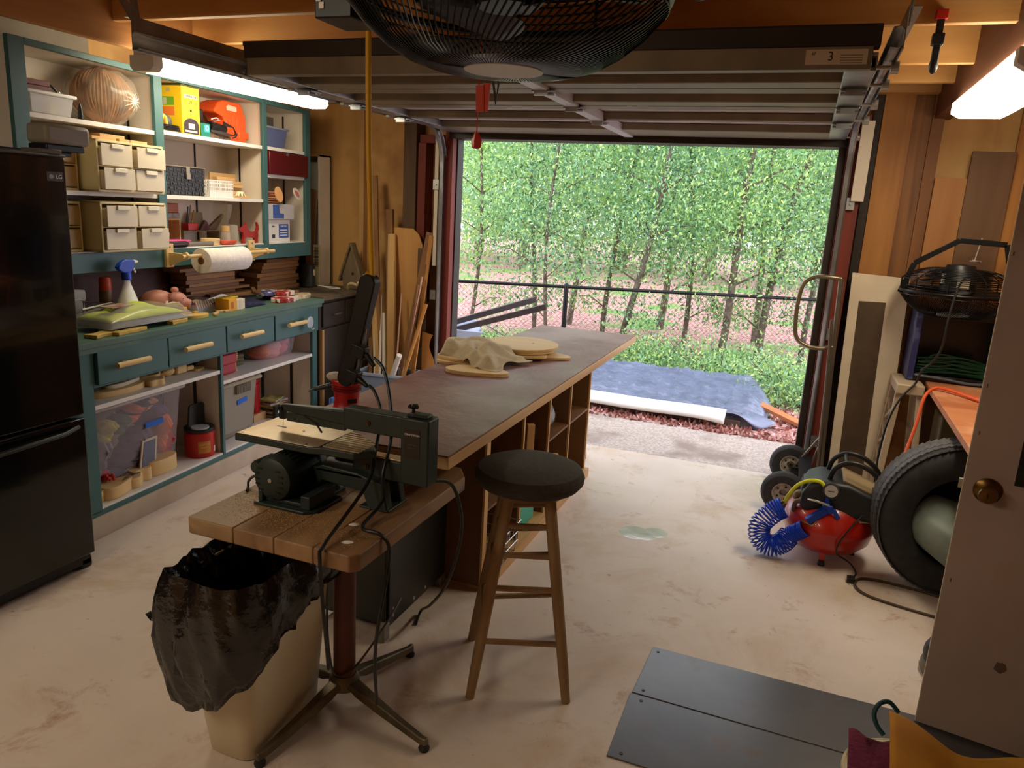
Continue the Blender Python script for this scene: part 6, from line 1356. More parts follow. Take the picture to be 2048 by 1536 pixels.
# lower B
t = cthing('red_handbag', 'red handbag with a gold chain on the right inner shelf', 'handbag', 1.0, .13, .575)
M_rb = P('red_leather', S(168, 48, 52), .5)
MB().bx(-.10, .09, -.06, .06, 0, .125).build('body', M_rb, t, bev=.02, seg=4); MB().bx(-.102, .092, -.066, .0, .06, .13).build('flap', M_rb, t, bev=.015, seg=3)
b = MB()
for k in range(11): f = k/10; b.tube([(.095+.010*math.sin(f*7)+.008*math.cos(a*PI/4), -.05+.0*f, .135-.12*f+.008*math.sin(a*PI/4)) for a in range(8)], .0022, 5, closed=True)
b.build('chain', P('gold_chain', S(206, 170, 100), .3, metal=.9), t)
b = MB()
for k in range(7): b.cyl((-.06, .03*(k % 3)-.03, .015+.024*(k//3)), (.08, .03*(k % 3)-.03, .015+.024*(k//3)), .013, n=10)
cone(b, 'rope_bundle', 'olive grey gloves bundled beside the red handbag', 'gloves', P('olive_cloth', S(104, 98, 74), .9), 1.22, .22, .575, rot=-.15)
t = cthing('pink_tub', 'cloudy tub of pink and orange things on the right inner shelf', 'tub', 1.60, .22, .575)
taper_box(MB(), .38, .27, .15, .86, wall=1).build('tub_body', M_tubp, t, bev=.03, smooth=30)
for i, (x, z, c_) in enumerate(((-.10, .05, S(226, 120, 90)), (.02, .07, S(226, 160, 160)), (.10, .05, S(220, 110, 120)), (.0, .03, S(236, 150, 130)), (.12, .10, S(214, 140, 160)))):
    MB().ball((x, -.02, z), (.085, .08, .05), 12).build('contents', P('pinkfill%d' % i, c_, .6), t)
MB().bx(-.02, .13, -.05, .08, .125, .145).build('contents', P('greyfill', S(130, 130, 134), .6), t)
t = cthing('grey_bin', 'tall grey storage bin with ribbed rim and blue tape under the right shelf', 'storage bin', 1.115, .30, .143)
M_gb = P('grey_bin_plastic', S(142, 132, 116), .5)
taper_box(MB(), .46, .42, .345, .90, wall=1).build('bin_body', M_gb, t, bev=.05, smooth=30)
MB().bx(-.245, .245, -.225, .225, .345, .372).build('lid', P('grey_lid', S(160, 148, 126), .5), t, bev=.012)
b = MB()
for k in range(12): b.bx(-.02+k*.012, -.016+k*.012, -.226, -.208, .29, .345)
b.build('ribs', M_gb, t)
MB().box((.05, -.207, .235), (.10, .002, .03), (0, R(-6), 0)).build('tape', P('blue_tape', S(24, 96, 196), .6), t, label='blue masking tape')
b = MB()
for k in range(8): b.tube([(-.1+.02*k, -.02, .01), (-.06+.02*k, .01*math.sin(k), .035), (-.02+.02*k, -.03, .008)], .008, 7)
cone(b, 'red_ribbon', 'tangle of red ribbon on the grey bin lid', 'ribbon', P('ribbon_red', S(196, 44, 36), .5), 1.16, .15, .5155)
cone(MB().lathe([(0, 0), (.1, 0), (.1, .006), (0, .006)], 20, sy=.4), 'red_strap', 'flat dark red strap on the left of the grey bin lid', 'strap', P('ribbon_dark', S(130, 30, 30), .5), .98, .17, .5155)
cone(MB().lathe([(0, 0), (.05, 0), (.052, .005), (.052, .20), (.046, .205), (.046, .215), (.054, .22), (.054, .235), (0, .235)], 26), 'red_canister', 'tall red metal canister right of the grey bin', 'canister', P('canister_red', S(168, 16, 24), .25, metal=.2), 1.50, .26, .198)
cone(MB().bx(0, .14, 0, .12, 0, .053), 'kraft_carton', 'cardboard box under the red canister', 'box', P('kraft_pale', S(190, 152, 106), .8), 1.43, .20, .1435, bev=.002)
for i in range(9):
    cone(MB().box((0, 0, .01), (.18-.01*(i % 3), .12, .012), (0, 0, 0)), 'patterned_paper', '%s of the papers and packets stacked at the right of the bottom shelf' % ['lowest', 'second', 'third', 'fourth', 'fifth', 'sixth', 'seventh', 'eighth', 'topmost'][i], 'packet', mat('packet%d' % (i % 4), [S(196, 184, 110), S(150, 140, 90), S(206, 196, 170), S(60, 60, 70)][i % 4], [S(120, 110, 60), S(196, 180, 120), S(140, 60, 50), S(170, 170, 170)][i % 4], rough=.6, sc=18), 1.68+.01*math.sin(i*2.2), .22, .143+.0135*i, 'packets at the right of the bottom shelf', rot=.25*math.sin(i*1.7))
t = cthing('dark_packet', 'small black packet with a white emblem standing before the paper stack', 'packet', 1.575, .13, .143)
MB().bx(0, .075, 0, .02, 0, .09).build('packet', M_black, t, bev=.003); MB().cyl((.04, -.001, .045), (.04, 0, .045), .011, n=16).build('emblem', M_white, t)
# ================================================================ RIGHT SIDE
dr_ = thing('door_1', None, None, (.572, 2.64, 0), math.atan2(-.042, .221)); dr_['kind'] = 'structure'
M_dw = mat('aged_white_door', S(184, 166, 156), S(168, 150, 140), rough=.45, sc=2.5, c3=S(176, 150, 132), sc3=4, lo3=.6, hi3=.75)
MB().bx(0, .83, -.018, .018, .014, 2.03).build('door_leaf', M_dw, dr_, bev=.002)
MB().bx(-.001, .0005, -.017, .017, .014, 2.03).build('door_edge', P('cream_edge', S(222, 206, 170), .5), dr_)
b = MB(); b.bx(.132, .70, -.0215, -.018, .905, 1.88); b.build('dark_pane', P('black_glass', S(12, 12, 12), .25), dr_)
kb = MB(Matrix.Translation((.068, -.018, .872)) @ Matrix.Rotation(PI/2, 4, 'X')); kb.lathe([(0, 0), (.040, 0), (.040, .006), (.030, .012), (.012, .015), (.012, .03), (.024, .036), (.028, .05), (.024, .062), (0, .064)], 30)
kn = kb.build('door_knob', P('antique_brass', S(112, 84, 44), .28, metal=.9), dr_)
MB().box((.068, -.0825, .872), (.004, .002, .014)).build('keyhole', M_black, kn)
MB().bx(-.012, .0, -.008, .008, .86, .89).build('latch_bolt', M_steel, dr_)
b = MB(Matrix.Translation((.20, -.0185, .30)) @ Matrix.Rotation(PI/2, 4, 'X')); b.prism(blob(14, .016, .019, .12, 1, 5), 0, .002); b.build('sticker_residue', P('residue', S(104, 84, 70), .7), dr_)
b = MB()
for (x, z) in ((.012, 1.20), (.016, 1.05), (.02, .55), (.01, 1.6)): b.box((x, -.0183, z), (.004, .001, .012))
b.build('chips', P('residue', S(104, 84, 70), .7), dr_)
# hand truck
ht = thing('hand_truck', 'grey steel hand truck with a D-shaped handle leaning beside the right jamb', 'hand truck', (0, 0, 0))
M_ht = P('truck_grey', S(120, 112, 98), .35, metal=.7)
MB().tube(sp([(.235, 4.93, 1.345), (.25, 4.94, .9), (.268, 4.95, .45), (.285, 4.95, .10)]), .016, 12).build('rail', M_ht, ht)
MB().tube(sp([(.215, 4.88, 1.10), (.24, 4.90, .7), (.262, 4.92, .12)]), .011, 10).build('rail', M_ht, ht)
MB().tube(sp([(.235, 4.93, 1.345), (.17, 4.92, 1.35), (.09, 4.92, 1.345), (.03, 4.92, 1.30), (.012, 4.92, 1.2), (.012, 4.92, 1.07), (.03, 4.92, .97), (.09, 4.92, .925), (.17, 4.92, .915), (.245, 4.93, .93)]), .013, 12).build('handle', P('handle_tan', S(136, 124, 98), .35, metal=.7), ht)
MB().tube([(.135, 4.92, .16), (.25, 4.93, .35), (.262, 4.94, .46)], .008, 8).tube([(.21, 4.92, .12), (.255, 4.93, .3)], .007, 8).build('brace', M_ht, ht)
MB().cyl((.105, 4.42, .128), (.105, 4.99, .128), .009, n=10).bx(.10, .28, 4.85, 4.97, .10, .12).bx(.15, .22, 4.45, 4.95, .19, .215).build('axle_frame', M_blackm, ht)
MB().bx(.28, .30, 4.75, 5.0, .0, .05).bx(.27, .33, 4.70, 5.02, .0, .008).build('toe_plate', M_blackm, ht)
def wheel(x, y, r_, w_, parent, rim):
    b = MB(Matrix.Translation((x, y, r_)) @ Matrix.Rotation(PI/2, 4, 'X'))
    b.lathe([(r_*.5, -w_*.4), (r_*.6, -w_*.5), (r_*.86, -w_*.48), (r_*.97, -w_*.3), (r_, -.1*w_), (r_, .1*w_), (r_*.97, w_*.3), (r_*.86, w_*.48), (r_*.6, w_*.5), (r_*.5, w_*.4), (r_*.5, -w_*.4)], 40)
    o = b.build('wheel', M_rubber, parent)
    b = MB(Matrix.Translation((x, y, r_)) @ Matrix.Rotation(PI/2, 4, 'X'))
    b.lathe([(0, -w_*.30), (r_*.16, -w_*.30), (r_*.18, w_*.2), (r_*.42, w_*.1), (r_*.46, w_*.38), (r_*.52, w_*.40), (r_*.52, -w_*.40), (r_*.44, -w_*.3), (0, -w_*.1)], 30); b.build('rim', rim, o)
    b = MB(Matrix.Translation((x, y-w_*.0, r_)) @ Matrix.Rotation(PI/2, 4, 'X'))
    for k in range(5): a = k*2*PI/5; b.cyl((r_*.30*math.cos(a), r_*.30*math.sin(a), w_*.12), (r_*.30*math.cos(a), r_*.30*math.sin(a), w_*.20), r_*.05, n=8)
    b.build('bolts', M_blackm, o)
wheel(.105, 5.0, .130, .075, ht, P('rim_cream', S(168, 160, 146), .5))
wheel(.075, 4.44, .125, .075, ht, P('rim_cream', S(168, 160, 146), .5))
# white board with brown strip
t = thing('door_panel', 'tall white board with a long brown strip leaning on the wall behind the compressor', 'board', (.31, 5.09, 0)); t.rotation_euler = (R(-1.2), R(-1.5), 0)
t.location = (.335, 5.04, 0)
MB().prism([(-.0, 0), (.32, 0), (.32, 1.36), (-.0, 1.38)], 0, .02).build('board', mat('white_board', S(222, 206, 180), S(206, 190, 164), rough=.55, sc=4), t, bev=.002).matrix_local = Matrix(((1, 0, 0, 0), (0, 0, -1, .02), (0, 1, 0, 0), (0, 0, 0, 1)))
MB().bx(.055, .205, -.003, .0, .02, 1.21).build('strip', mat('brown_strip', S(84, 64, 44), S(70, 54, 38), rough=.6, sc=8), t, bev=.002)
# tire
t = thing('car_tire', 'big worn car tire standing under the right-hand plywood table', 'tire', (.83, 3.80, .362)); t.rotation_euler = (0, 0, R(8))
RT = .362
b = MB(Matrix.Rotation(PI/2, 4, 'X'))
b.lathe([(.215, -.08), (.225, -.10), (.28, -.115), (.325, -.105), (.348, -.085), (.358, -.05), (RT, 0), (.358, .05), (.348, .085), (.325, .105), (.28, .115), (.225, .10), (.215, .08), (.24, .07), (.30, .06), (.335, 0), (.30, -.06), (.24, -.07), (.215, -.08)], 80)
b.build('carcass', M_rubber, t, smooth=50)
b = MB(Matrix.Rotation(PI/2, 4, 'X'))
for k in range(72):
    a = k*2*PI/72
    for (zz, off, rr, tl) in ((-.068, 0, .3545, .34), (-.024, .5, .3610, .08), (.024, 0, .3610, -.08), (.068, .5, .3545, -.34)):
        aa = a+off*2*PI/72
        b.M = Matrix.Rotation(PI/2, 4, 'X') @ Matrix.Rotation(aa, 4, 'Z') @ Matrix.Translation((rr, 0, zz)) @ Matrix.Rotation(-tl, 4, 'Y') @ Matrix.Rotation(.35, 4, 'X')
        b.bx(-.004, .0025, -.0145, .0145, -.021, .021)
b.build('tread', mat('tread_dusty', S(92, 90, 90), S(76, 74, 76), rough=.75, sc=30), t, smooth=0)
t = thing('metal_pail', 'grey-green metal pail lying inside the ring of the tire', 'pail', (.70, 3.80, .34)); t.rotation_euler = Vector((.62, -.55, -.12)).to_track_quat('Z', 'Y').to_euler()
b = MB(); b.lathe([(0, .0), (.12, 0), (.16, .26), (.166, .265), (.158, .27), (.15, .26), (.112, .01), (0, .01)], 40); b.build('pail_body', mat('green_zinc', S(150, 166, 158), S(120, 132, 122), rough=.4, metal=.2, sc=6), t)
b = MB(); b.tube([(.166*math.cos(a*PI/24), .166*math.sin(a*PI/24), .265) for a in range(48)], .005, 6, closed=True); b.build('rim', M_galv, t)
# plywood table on the right
t = thing('plywood_table', 'reddish plywood table top along the right wall', 'table', (0, 0, 0))
MB().prism([(.735, 3.15), (1.38, 3.15), (1.38, 4.92), (.765, 4.86)], .765, .80).build('tabletop', mat('red_plywood', S(206, 134, 88), S(186, 110, 70), kind='wood', ax='x', sc=1.2, rough=.5, c3=S(222, 160, 116), sc3=4), t, bev=.003)
for (x, y) in ((1.28, 3.25), (1.28, 4.7), (1.05, 3.2)): MB().bx(x-.035, x+.035, y-.035, y+.035, 0, .765).build('leg', M_pinez, t)
t = thing('sawhorse', 'cream plastic sawhorse with triangular cut-outs beside the plywood table', 'sawhorse', (0, 0, 0))
M_cr = P('cream_sawhorse', S(190, 170, 142), .5)
MB().bx(.60, .745, 4.70, 5.06, .735, .795).build('beam', M_cr, t, bev=.008)
for (x0, x1) in ((.62, .575), (.73, .78)):
    for y in (4.74, 5.0):
        MB().bar((x0, y, .74), (x1, y+(.03 if y > 4.8 else -.03), 0), .035, .03, up=(0, 1, 0)).build('leg', M_cr, t, bev=.004)
for k in range(4):
    z0 = .66-.16*k; MB().bar((.615-.01*k, 4.72, z0), (.61-.01*k, 5.02, z0-.14), .02, .02).bar((.615-.01*k, 5.02, z0), (.61-.01*k, 4.72, z0-.14), .02, .02).build('lattice', M_cr, t, bev=.002)
one(MB().bx(-.10, .14, -.12, .12, 0, .66), 'olive_box', 'olive green metal box standing under the far end of the plywood table', 'box', P('olive_metal', S(92, 82, 52), .55), (.93, 4.70, 0), 0, bev=.012)
one(MB().tube(sp([(1.2, 4.1, .812), (1.02, 4.28, .812), (.90, 4.48, .815), (.82, 4.58, .818), (.77, 4.60, .81), (.725, 4.56, .76), (.70, 4.5, .62), (.655, 4.42, .42), (.62, 4.36, .22), (.60, 4.3, .0095)]), .009, 10), 'orange_extension_lead', 'orange extension cord running over the plywood table edge down behind the tire', 'extension cord', P('cord_orange', S(226, 92, 40), .45))
one(MB().tube(sp([(.84, 4.70, 1.42), (.79, 4.58, 1.36), (.765, 4.53, 1.2), (.76, 4.53, 1.05), (.73, 4.55, .96), (.70, 4.62, .90), (.695, 4.70, .82), (.68, 4.68, .80), (.62, 4.64, .72), (.575, 4.60, .6), (.555, 4.60, .4), (.56, 4.62, .2), (.50, 4.5, .09), (.46, 4.36, .008)]), .006, 8), 'fan_power_lead', 'dark cord of the smaller fan hanging down over the sawhorse', 'power cord', M_black)
# box with coiled green wires
t = thing('wire_crate', 'large black plastic box with a blue taped side holding green cables', 'box', (.86, 4.98, .803))
M_bb = P('bin_liner_black', S(18, 19, 20), .3)
b = MB(); b.bx(-.19, .24, -.125, -.115, 0, .035).bx(-.19, .24, .115, .125, 0, .40).bx(-.19, .24, -.12, .12, 0, .012).bx(.23, .24, -.12, .12, 0, .40).bx(-.19, .24, -.125, -.115, .365, .40).bx(-.19, -.175, -.12, .12, 0, .40)
b.build('shell', M_bb, t, bev=.004)
MB().prism([(-.20, -.13), (-.165, -.13), (-.18, .13), (-.20, .13)], .0, .40).build('taped_side', mat('blue_taped', S(44, 52, 100), S(84, 92, 140), rough=.35, sc=14, lo=.5, hi=.6), t, bev=.004)
b = MB()
for k in range(16):
    a = k*1.9; b.tube(sp([(-.15+.02*(k % 3), -.09+.01*(k % 4), .03+.006*k), (-.05, -.08+.01*math.sin(a), .05+.006*k+.02*math.sin(a)), (.08, -.06+.02*math.cos(a), .04+.007*k), (.20, -.08+.01*k*.3, .04+.005*k)], 4), .005, 6)
b.build('green_cables', P('cable_green', S(26, 66, 44), .4), t)
MB().tube(sp([(-.16, -.128, .03), (0, -.135, .022), (.12, -.14, .012), (.23, -.135, .02)]), .008, 8).build('lower_lip', P('lip_grey', S(90, 96, 110), .35), t)
# smaller fan lying on the box
F2 = fan('dusty drum fan with a black yoke lying on the box at the right', (.835, 4.86, 1.30), .285)
for ch in [o for o in bpy.data.objects if o.parent == F2]:
    if ch.name.startswith(('motor', 'centre_badge')): ch.location.z += .0
b = MB(); b.bar((-.285, 0, .0), (-.235, 0, .17), .03, .008, up=(0, 1, 0)).bar((-.235, 0, .17), (-.03, -.0, .31), .03, .008, up=(0, 1, 0)).bar((-.03, 0, .31), (.20, 0, .30), .03, .008, up=(0, 1, 0)).bar((.20, 0, .30), (.285, 0, .0), .03, .008, up=(0, 1, 0)); b.build('yoke', M_blackm, F2, bev=.002)
b = MB(); b.cyl((.075, 0, .33), (.06, 0, .205), .004, n=8).cyl((.045, 0, .205), (.09, 0, .20), .006, n=8).cyl((.06, 0, .205), (.06, 0, .200), .028, n=16); b.build('wing_bolt', M_steel, F2)
MB().bx(-.02, .04, -.094, -.088, .05, .11).build('sticker', P('sticker_pale', S(214, 200, 180), .6), F2); MB().box((-.082, -.05, .10), (.008, .05, .055), (0, 0, R(-30))).build('sticker', M_white, F2)
# compressor
cp = thing('air_compressor', 'red pancake air compressor with black shroud and gauge on the floor', 'air compressor', (.30, 3.95, 0))
M_tr = mat('compressor_red', S(186, 34, 20), S(160, 26, 16), rough=.3, sc=5, coat=.4)
b = MB(Matrix.Translation((0, 0, .182)) @ Matrix.Diagonal((1, 1, 1.28, 1))); b.lathe([(0, -.115), (.08, -.112), (.15, -.095), (.20, -.055), (.215, -.012), (.219, 0), (.215, .012), (.20, .055), (.15, .095), (.08, .112), (0, .115)], 56); tk = b.build('tank', M_tr, cp, smooth=60)
for a in (R(265), R(25), R(145)):
    x, y = .15*math.cos(a), .15*math.sin(a); MB().bx(x-.014, x+.014, y-.004, y+.004, .02, .10).build('foot_bracket', M_tr, cp, bev=.002); MB().cyl((x, y, 0), (x, y, .026), .018, .014, n=14).build('rubber_foot', M_rubber, cp)
b = MB(PM); b.prism([(-.15, .27), (.19, .255), (.215, .31), (.205, .375), (.06, .43), (-.07, .43), (-.12, .405), (-.15, .35)], -.15, .13); b.build('shroud', P('shroud_black', S(30, 31, 32), .45), cp, bev=.02, seg=3)
b = MB(PM); b.prism([(-.145, .24), (-.095, .24), (-.095, .41), (-.145, .40)], -.10, .04); b.build('cylinder_head', mat('fin_metal', S(90, 88, 82), S(60, 58, 54), rough=.4, metal=.6, sc=40), cp, bev=.004)
b = MB()
for k in range(9): b.bx(-.150, -.09, -.104, .044, .25+.017*k, .257+.017*k)
b.build('cooling_fins', P('fin_dark', S(74, 70, 64), .4, metal=.6), cp)
b = MB(PM); b.prism([(.03, .432), (.205, .368), (.212, .385), (.035, .448)], -.11, .11); b.build('dusty_cover', P('tan_cover', S(150, 128, 92), .7), cp, bev=.006)
for y in (-.08, .09):
    MB().tube(sp([(-.03, y, .43), (-.01, y, .49), (.05, y, .525), (.12, y, .515), (.18, y, .475), (.215, y, .42), (.215, y, .37)]), .013, 10).build('carry_handle', M_black, cp)
MB().cyl((.04, -.08, .518), (.04, .09, .518), .010, n=10).build('handle_bar', M_black, cp)
b = MB(Matrix.Translation((-.02, -.16, .395)) @ Matrix.Rotation(R(78), 4, 'X') @ Matrix.Rotation(R(0), 4, 'Y')); b.lathe([(0, -.03), (.036, -.03), (.040, -.02), (.040, .01), (.034, .014), (0, .014)], 30); g_ = b.build('gauge', M_rubber, cp)
b = MB(Matrix.Translation((-.02, -.16, .395)) @ Matrix.Rotation(R(78), 4, 'X')); b.lathe([(0, .0145), (.030, .0145), (.030, .016), (0, .016)], 30).build('gauge_face', P('gauge_grey', S(176, 172, 168), .4), g_)
b = MB(Matrix.Translation((-.02, -.16, .395)) @ Matrix.Rotation(R(78), 4, 'X')); b.box((0, .0, .0168), (.03, .002, .001)).build('needle', M_black, g_)
b = MB(); b.tube(sp([(-.03, -.16, .36), (-.025, -.165, .33), (-.02, -.17, .30)]), [.014]*13, 10); b.bx(-.05, .0, -.185, -.155, .285, .325); b.bar((-.03, -.175, .30), (-.11, -.20, .235), .03, .034); b.bar((.0, -.18, .31), (.03, -.19, .27), .012, .02); b.build('air_gun', P('gun_blue', S(20, 62, 160), .35, metal=.3), cp, bev=.004)
MB().tube(sp([(-.02, -.19, .33), (-.08, -.2, .345), (-.12, -.19, .345)]), .005, 8).build('trigger_lever', M_steel, cp)
MB().tube(sp([(-.22, -.12, .285), (-.205, -.12, .33), (-.17, -.12, .385), (-.12, -.13, .42), (-.07, -.14, .425), (-.045, -.15, .40)]), .0095, 10).build('yellow_hose', P('hose_yellow', S(214, 216, 30), .4), cp)
MB().cyl((-.222, -.12, .288), (-.235, -.12, .262), .010, n=10).cyl((-.045, -.152, .40), (-.038, -.156, .385), .010, n=10).build('brass_fitting', P('brass', S(190, 150, 80), .3, metal=.9), cp)
b = MB(); b.tube(sp([(-.17, -.05, .30), (-.16, -.08, .33), (-.12, -.10, .335)]), .018, 10); b.tube(sp([(-.175, -.10, .24), (-.17, -.11, .29), (-.14, -.12, .31)]), .012, 10); b.build('pipe_elbow', P('dusty_brass', S(120, 100, 74), .5, metal=.5), cp)
MB().box((.155, -.13, .262), (.07, .002, .022), (R(-40), 0, R(25))).build('decal', P('decal_cream', S(200, 180, 150), .6), cp)
MB().tube(sp([(.10, -.10, .36), (.135, -.14, .30), (.10, -.19, .26), (.05, -.235, .18), (.045, -.20, .10), (.10, -.15, .05), (.13, -.13, .02), (.145, -.20, .012), (.12, -.26, .012)]), .004, 8).build('mains_cord', M_black, cp)
MB().bx(.10, .135, -.30, -.26, .004, .026).cyl((.112, -.30, .015), (.112, -.32, .015), .002, n=6).cyl((.124, -.30, .015), (.124, -.32, .015), .002, n=6).build('mains_plug', M_black, cp, bev=.004)
# blue coil hose
t = thing('coil_hose', 'bright blue coiled air hose drooping in front of the red compressor', 'hose', (0, 0, 0))
pts = []; nt_ = 44; seg_ = 12
cen = sp([(.075, 3.80, .265), (.035, 3.795, .235), (-.02, 3.79, .16), (-.012, 3.785, .085), (.045, 3.785, .058), (.095, 3.79, .085), (.125, 3.79, .13), (.16, 3.78, .16), (.19, 3.77, .19)], 10)
cen = [Vector(c) for c in cen]
for i in range(nt_*seg_):
    f = i/(nt_*seg_-1)*(len(cen)-1.001); k = int(f); c_ = cen[k].lerp(cen[k+1], f-k); tn = (cen[k+1]-cen[k]).normalized()
    u = tn.cross(Vector((0, 1, 0))).normalized(); w = tn.cross(u).normalized(); a = 2*PI*i/seg_; rr = .052 if f < len(cen)*.72 else .040
    q_ = c_+(u*math.cos(a)+w*math.sin(a))*rr; pts.append((q_.x, q_.y, max(.006, q_.z)))
MB().tube(pts, .0042, 6).build('coil', P('hose_blue', S(16, 64, 200), .35), t)
MB().tube(sp([pts[-1], (.215, 3.76, .215), (.235, 3.76, .245)]), .006, 8).build('hose_end', P('brass', S(190, 150, 80), .3, metal=.9), t)
one(MB().tube(sp([(1.0, 3.40, .007), (.80, 3.46, .007), (.62, 3.50, .007), (.48, 3.55, .007), (.435, 3.63, .007), (.47, 3.72, .007), (.60, 3.73, .007), (.80, 3.69, .007), (1.0, 3.6, .007)]), .0065, 8), 'floor_lead', 'brown cord looping on the floor in front of the tire', 'power cord', P('cord_brown', S(74, 58, 44), .5))
# dark shoe-like tool by the door
t = thing('detail_sander', 'black and grey palm tool on the floor half hidden by the white door', 'power tool', (.72, 3.0, 0))
MB().ball((0, 0, .085), (.09, .075, .085), 20).build('body', P('tool_charcoal', S(36, 36, 34), .45), t); MB().lathe([(0, 0), (.085, 0), (.095, .02), (.09, .05), (.07, .06), (0, .06)], 26).build('base', P('tool_grey', S(110, 98, 84), .5), t)
MB(Matrix.Translation((-.012, -.028, .152)) @ Matrix.Rotation(R(20), 4, 'X')).lathe([(.034, .0), (.036, .008), (.030, .012), (0, .010)], 22).build('dial', P('dial_grey', S(120, 116, 110), .4), t)
# bucket with rags near the camera
t = thing('bucket', 'cream plastic bucket in the bottom right corner', 'bucket', (.415, 1.79, -.012))
MB().lathe([(0, 0), (.125, 0), (.15, .36), (.156, .36), (.156, .38), (.146, .38), (.142, .36), (.12, .01), (0, .01)], 44).build('bucket_body', P('bucket_cream', S(206, 190, 150), .45), t)
MB().tube([(.157*math.cos(a*PI/24), .157*math.sin(a*PI/24), .375) for a in range(48)], .006, 6, closed=True).build('rim', P('bucket_cream', S(206, 190, 150), .45), t)
def drape(name, label, m_, x0, x1, yt, zt, run, drop, ph, amp=.012):
    b = MB()
    def f(i, j):
        x = x0+(x1-x0)*i+.02*(j-.3)*(2*i-1); y = yt(i)-run*j+amp*math.sin(11*i+3*j+ph)+amp*.7*math.sin(19*i-5*j)
        z = zt(i)-drop*max(0, j-.12)**1.25*1.2+amp*.5*math.sin(9*i+ph+4*j)
        return (x, y, z)
    b.grid(44, 34, f); return one(b, name, label, 'cloth', m_, solid=.006)
drape('purple_towel', 'purple towel draped over the rim of the cream bucket', mat('purple_terry', S(116, 34, 66), S(98, 26, 54), rough=.95, sc=90, bump=.5), .268, .42, lambda i: 1.915-.01*i, lambda i: .378+.004*math.sin(9*i), .34, .05, 1, .005)
drape('mustard_cloth', 'mustard yellow cloth heaped over the bucket at the bottom right', mat('mustard_leather', S(206, 144, 26), S(184, 120, 20), rough=.75, sc=8), .352, 1.02, lambda i: 1.915-.02*i, lambda i: .452-.17*min(i, .22)+.035*max(0, i-.22)+.006*math.sin(14*i), .34, .09, 2.2)
one(MB().tube(sp([(.385, 1.96, .44), (.36, 1.96, .462), (.337, 1.95, .455), (.328, 1.94, .43), (.338, 1.93, .405), (.355, 1.92, .39)]), .006, 8), 'teal_cord_loop', 'small dark teal loop beside the mustard cloth', 'loop', P('teal_dark', S(24, 70, 76), .5))
# ================================================================ CORNER WITH LEANING WOOD
t = thing('blue_grey_tub', 'blue-grey plastic tub full of sticks in the left back corner', 'tub', (-2.79, 4.83, 0), R(6))
b = MB(); taper_box(b, .40, .27, .41, .86, wall=1); b.build('tub_body', P('tub_blue_grey', S(132, 146, 170), .5), t, bev=.02, smooth=30, solid=.004)
b = MB(); b.bx(-.21, .21, -.145, -.13, .39, .412).bx(-.21, .21, .13, .145, .39, .412).bx(-.21, -.195, -.145, .145, .39, .412).bx(.195, .21, -.145, .145, .39, .412); b.build('rim', P('tub_rim', S(160, 172, 192), .5), t, bev=.004)
t = thing('blue_crate', 'bright blue slotted crate on the floor in front of the stick tub', 'crate', (-2.83, 4.50, 0), R(4))
b = MB(); w_, d_, h_ = .34, .24, .27
for z in (0, .08, .16, .235): b.bx(-w_/2, w_/2, -d_/2, -d_/2+.006, z, z+.035).bx(-w_/2, w_/2, d_/2-.006, d_/2, z, z+.035).bx(-w_/2, -w_/2+.006, -d_/2, d_/2, z, z+.035).bx(w_/2-.006, w_/2, -d_/2, d_/2, z, z+.035)
for k in range(9): x = -w_/2+.01+k*(w_-.02)/8; b.bx(x-.006, x+.006, -d_/2, -d_/2+.006, 0, h_).bx(x-.006, x+.006, d_/2-.006, d_/2, 0, h_)
for k in range(6): y = -d_/2+k*d_/5; b.bx(-w_/2, -w_/2+.006, y-.006, y+.006, 0, h_).bx(w_/2-.006, w_/2, y-.006, y+.006, 0, h_)
b.bx(-w_/2, w_/2, -d_/2, d_/2, 0, .006); b.build('crate_body', P('crate_blue', S(96, 140, 206), .45), t)
M_s1 = W('stick_pine', S(214, 176, 116), S(190, 146, 88)); M_s2 = W('stick_brown', S(150, 108, 66), S(124, 84, 50)); M_s3 = P('stick_white', S(226, 220, 210), .5); M_s4 = W('stick_gold', S(206, 152, 84), S(184, 126, 62)); M_s5 = P('stick_pinkish', S(220, 176, 150), .6)
